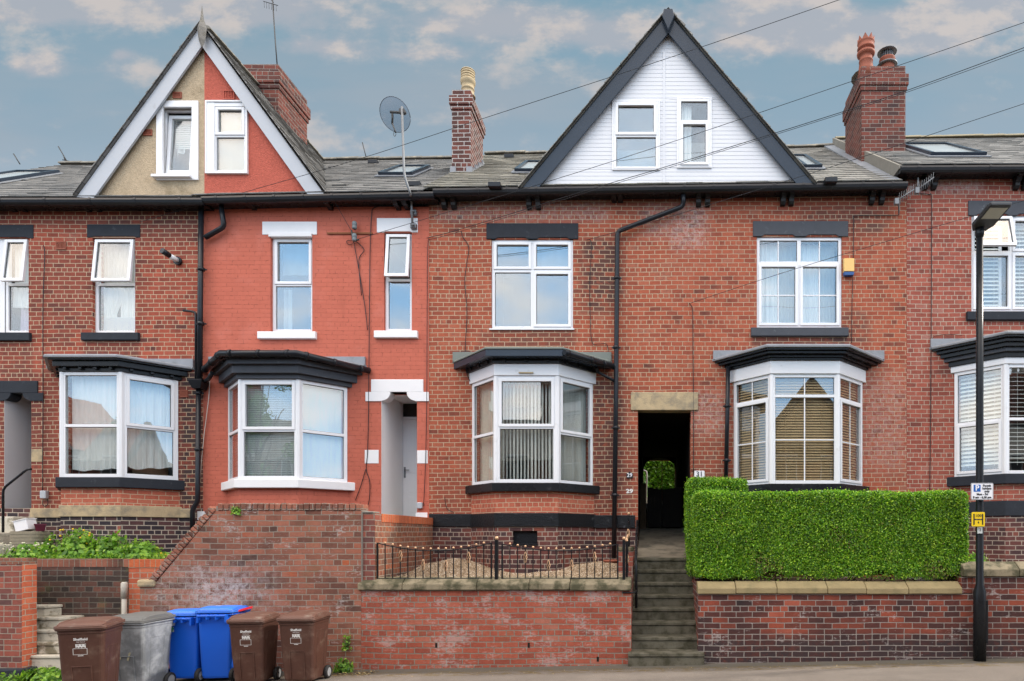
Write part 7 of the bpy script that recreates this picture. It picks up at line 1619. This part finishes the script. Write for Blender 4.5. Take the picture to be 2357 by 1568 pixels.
mb = MB(); mb.lathe([(.1, 0), (.14, .03), (.15, .05), (.14, .06)], (X(1407, 11.75), 11.72, 1.38), 14); thingmesh('clay_saucer', 'brown clay saucer under the central downpipe', 'saucer', mb, TERRA)

# ================================================================ the far side of the street (seen reflected in the panes)
opp = thing('opposite_terrace', 'red brick terrace with gables on the far side of the street', 'building', (0, -8, 0))
mb = MB(); mb.box(-34, 34, -16, -7, -.6, 5.4); mb.build('wall', b31, opp)
mb = MB(); mb.loft([[(-34.3, y, z) for y, z in ((-6.7, 5.3), (-11.5, 8.0), (-16.3, 5.3))], [(34.3, y, z) for y, z in ((-6.7, 5.3), (-11.5, 8.0), (-16.3, 5.3))]]); mb.build('roof', sl1, opp)
for gx in (-29, 7.2, 24):
    mb = MB(); mb.extr([(gx - 2.4, 5.9), (gx + 2.4, 5.9), (gx, 8.8)], -11.5, -6.75); mb.build('gable', RENDT if gx == 7.2 else b33, opp)
    mb = MB(); mb.extr([(gx - 2.7, 5.8), (gx - 2.3, 5.8), (gx, 8.6), (gx + 2.3, 5.8), (gx + 2.7, 5.8), (gx, 9.15)], -6.9, -6.6); mb.build('bargeboard', BARGE, opp)
for gx in (-21, -12, -5.2, 3.9, 11.5, 19): mb = MB(); mb.box(gx - .45, gx + .45, -11.6, -10.4, 7.6, 10.2); mb.lathe([(.14, 0), (.12, .5)], (gx - .2, -11, 10.2), 8); mb.lathe([(.14, 0), (.12, .5)], (gx + .2, -11, 10.2), 8); mb.build('chimney', bC2, opp)
mb = MB(); wf = MB()
for k in range(-16, 17):
    for z in (1.2, 4.0): x = k * 2.05; mb.box(x - .45, x + .45, -6.995, -6.98, z, z + 1.5); wf.box(x - .5, x + .5, -6.98, -6.96, z - .06, z); wf.box(x - .5, x + .5, -6.98, -6.96, z + 1.5, z + 1.6); wf.box(x - .03, x + .03, -6.978, -6.96, z, z + 1.5); wf.box(x - .5, x - .45, -6.98, -6.96, z, z + 1.5); wf.box(x + .45, x + .5, -6.98, -6.96, z, z + 1.5)
mb.build('windows', plain('dark_glass', (.03, .035, .04), .1), opp); wf.build('window_frames', WHITE, opp)
# trees by the opposite houses
def tree(x, y, h, r, seed, label):
    o = thing('street_tree', label, 'tree', (x, y, gz(x)), 'trees on the far side'); mb = MB(); mb.tube([(x, y, gz(x)), (x + .1, y, h * .45), (x, y + .1, h * .8)], [.16, .12, .05], 8)
    g = random.Random(seed)
    for k in range(9): a = g.uniform(0, 6.28); mb.tube([(x, y, h * g.uniform(.35, .6)), (x + r * .7 * math.cos(a), y + r * .7 * math.sin(a), h * g.uniform(.65, .95))], [.05, .015], 5)
    mb.build('trunk', TWIG, o)
    gg = np.random.default_rng(seed); P = []; Nn = []
    for k in range(26):
        c_ = np.array((x, y, h * .75)) + gg.normal(0, 1, 3) * np.array((r * .42, r * .42, h * .13)); d = gg.normal(size=(150, 3)); d /= np.linalg.norm(d, axis=1)[:, None]; P.append(c_ + d * .45 * gg.uniform(.4, 1, (150, 1))); Nn.append(d)
    leafmesh('crown', np.concatenate(P), np.concatenate(Nn), .16, LEAFD, o, seed)
tree(-16.6, -4.6, 9.2, 1.9, 1, 'leafy street tree on the far side, left one'); tree(-20.2, -4.8, 8.8, 1.8, 2, 'leafy street tree on the far side, farther left one')
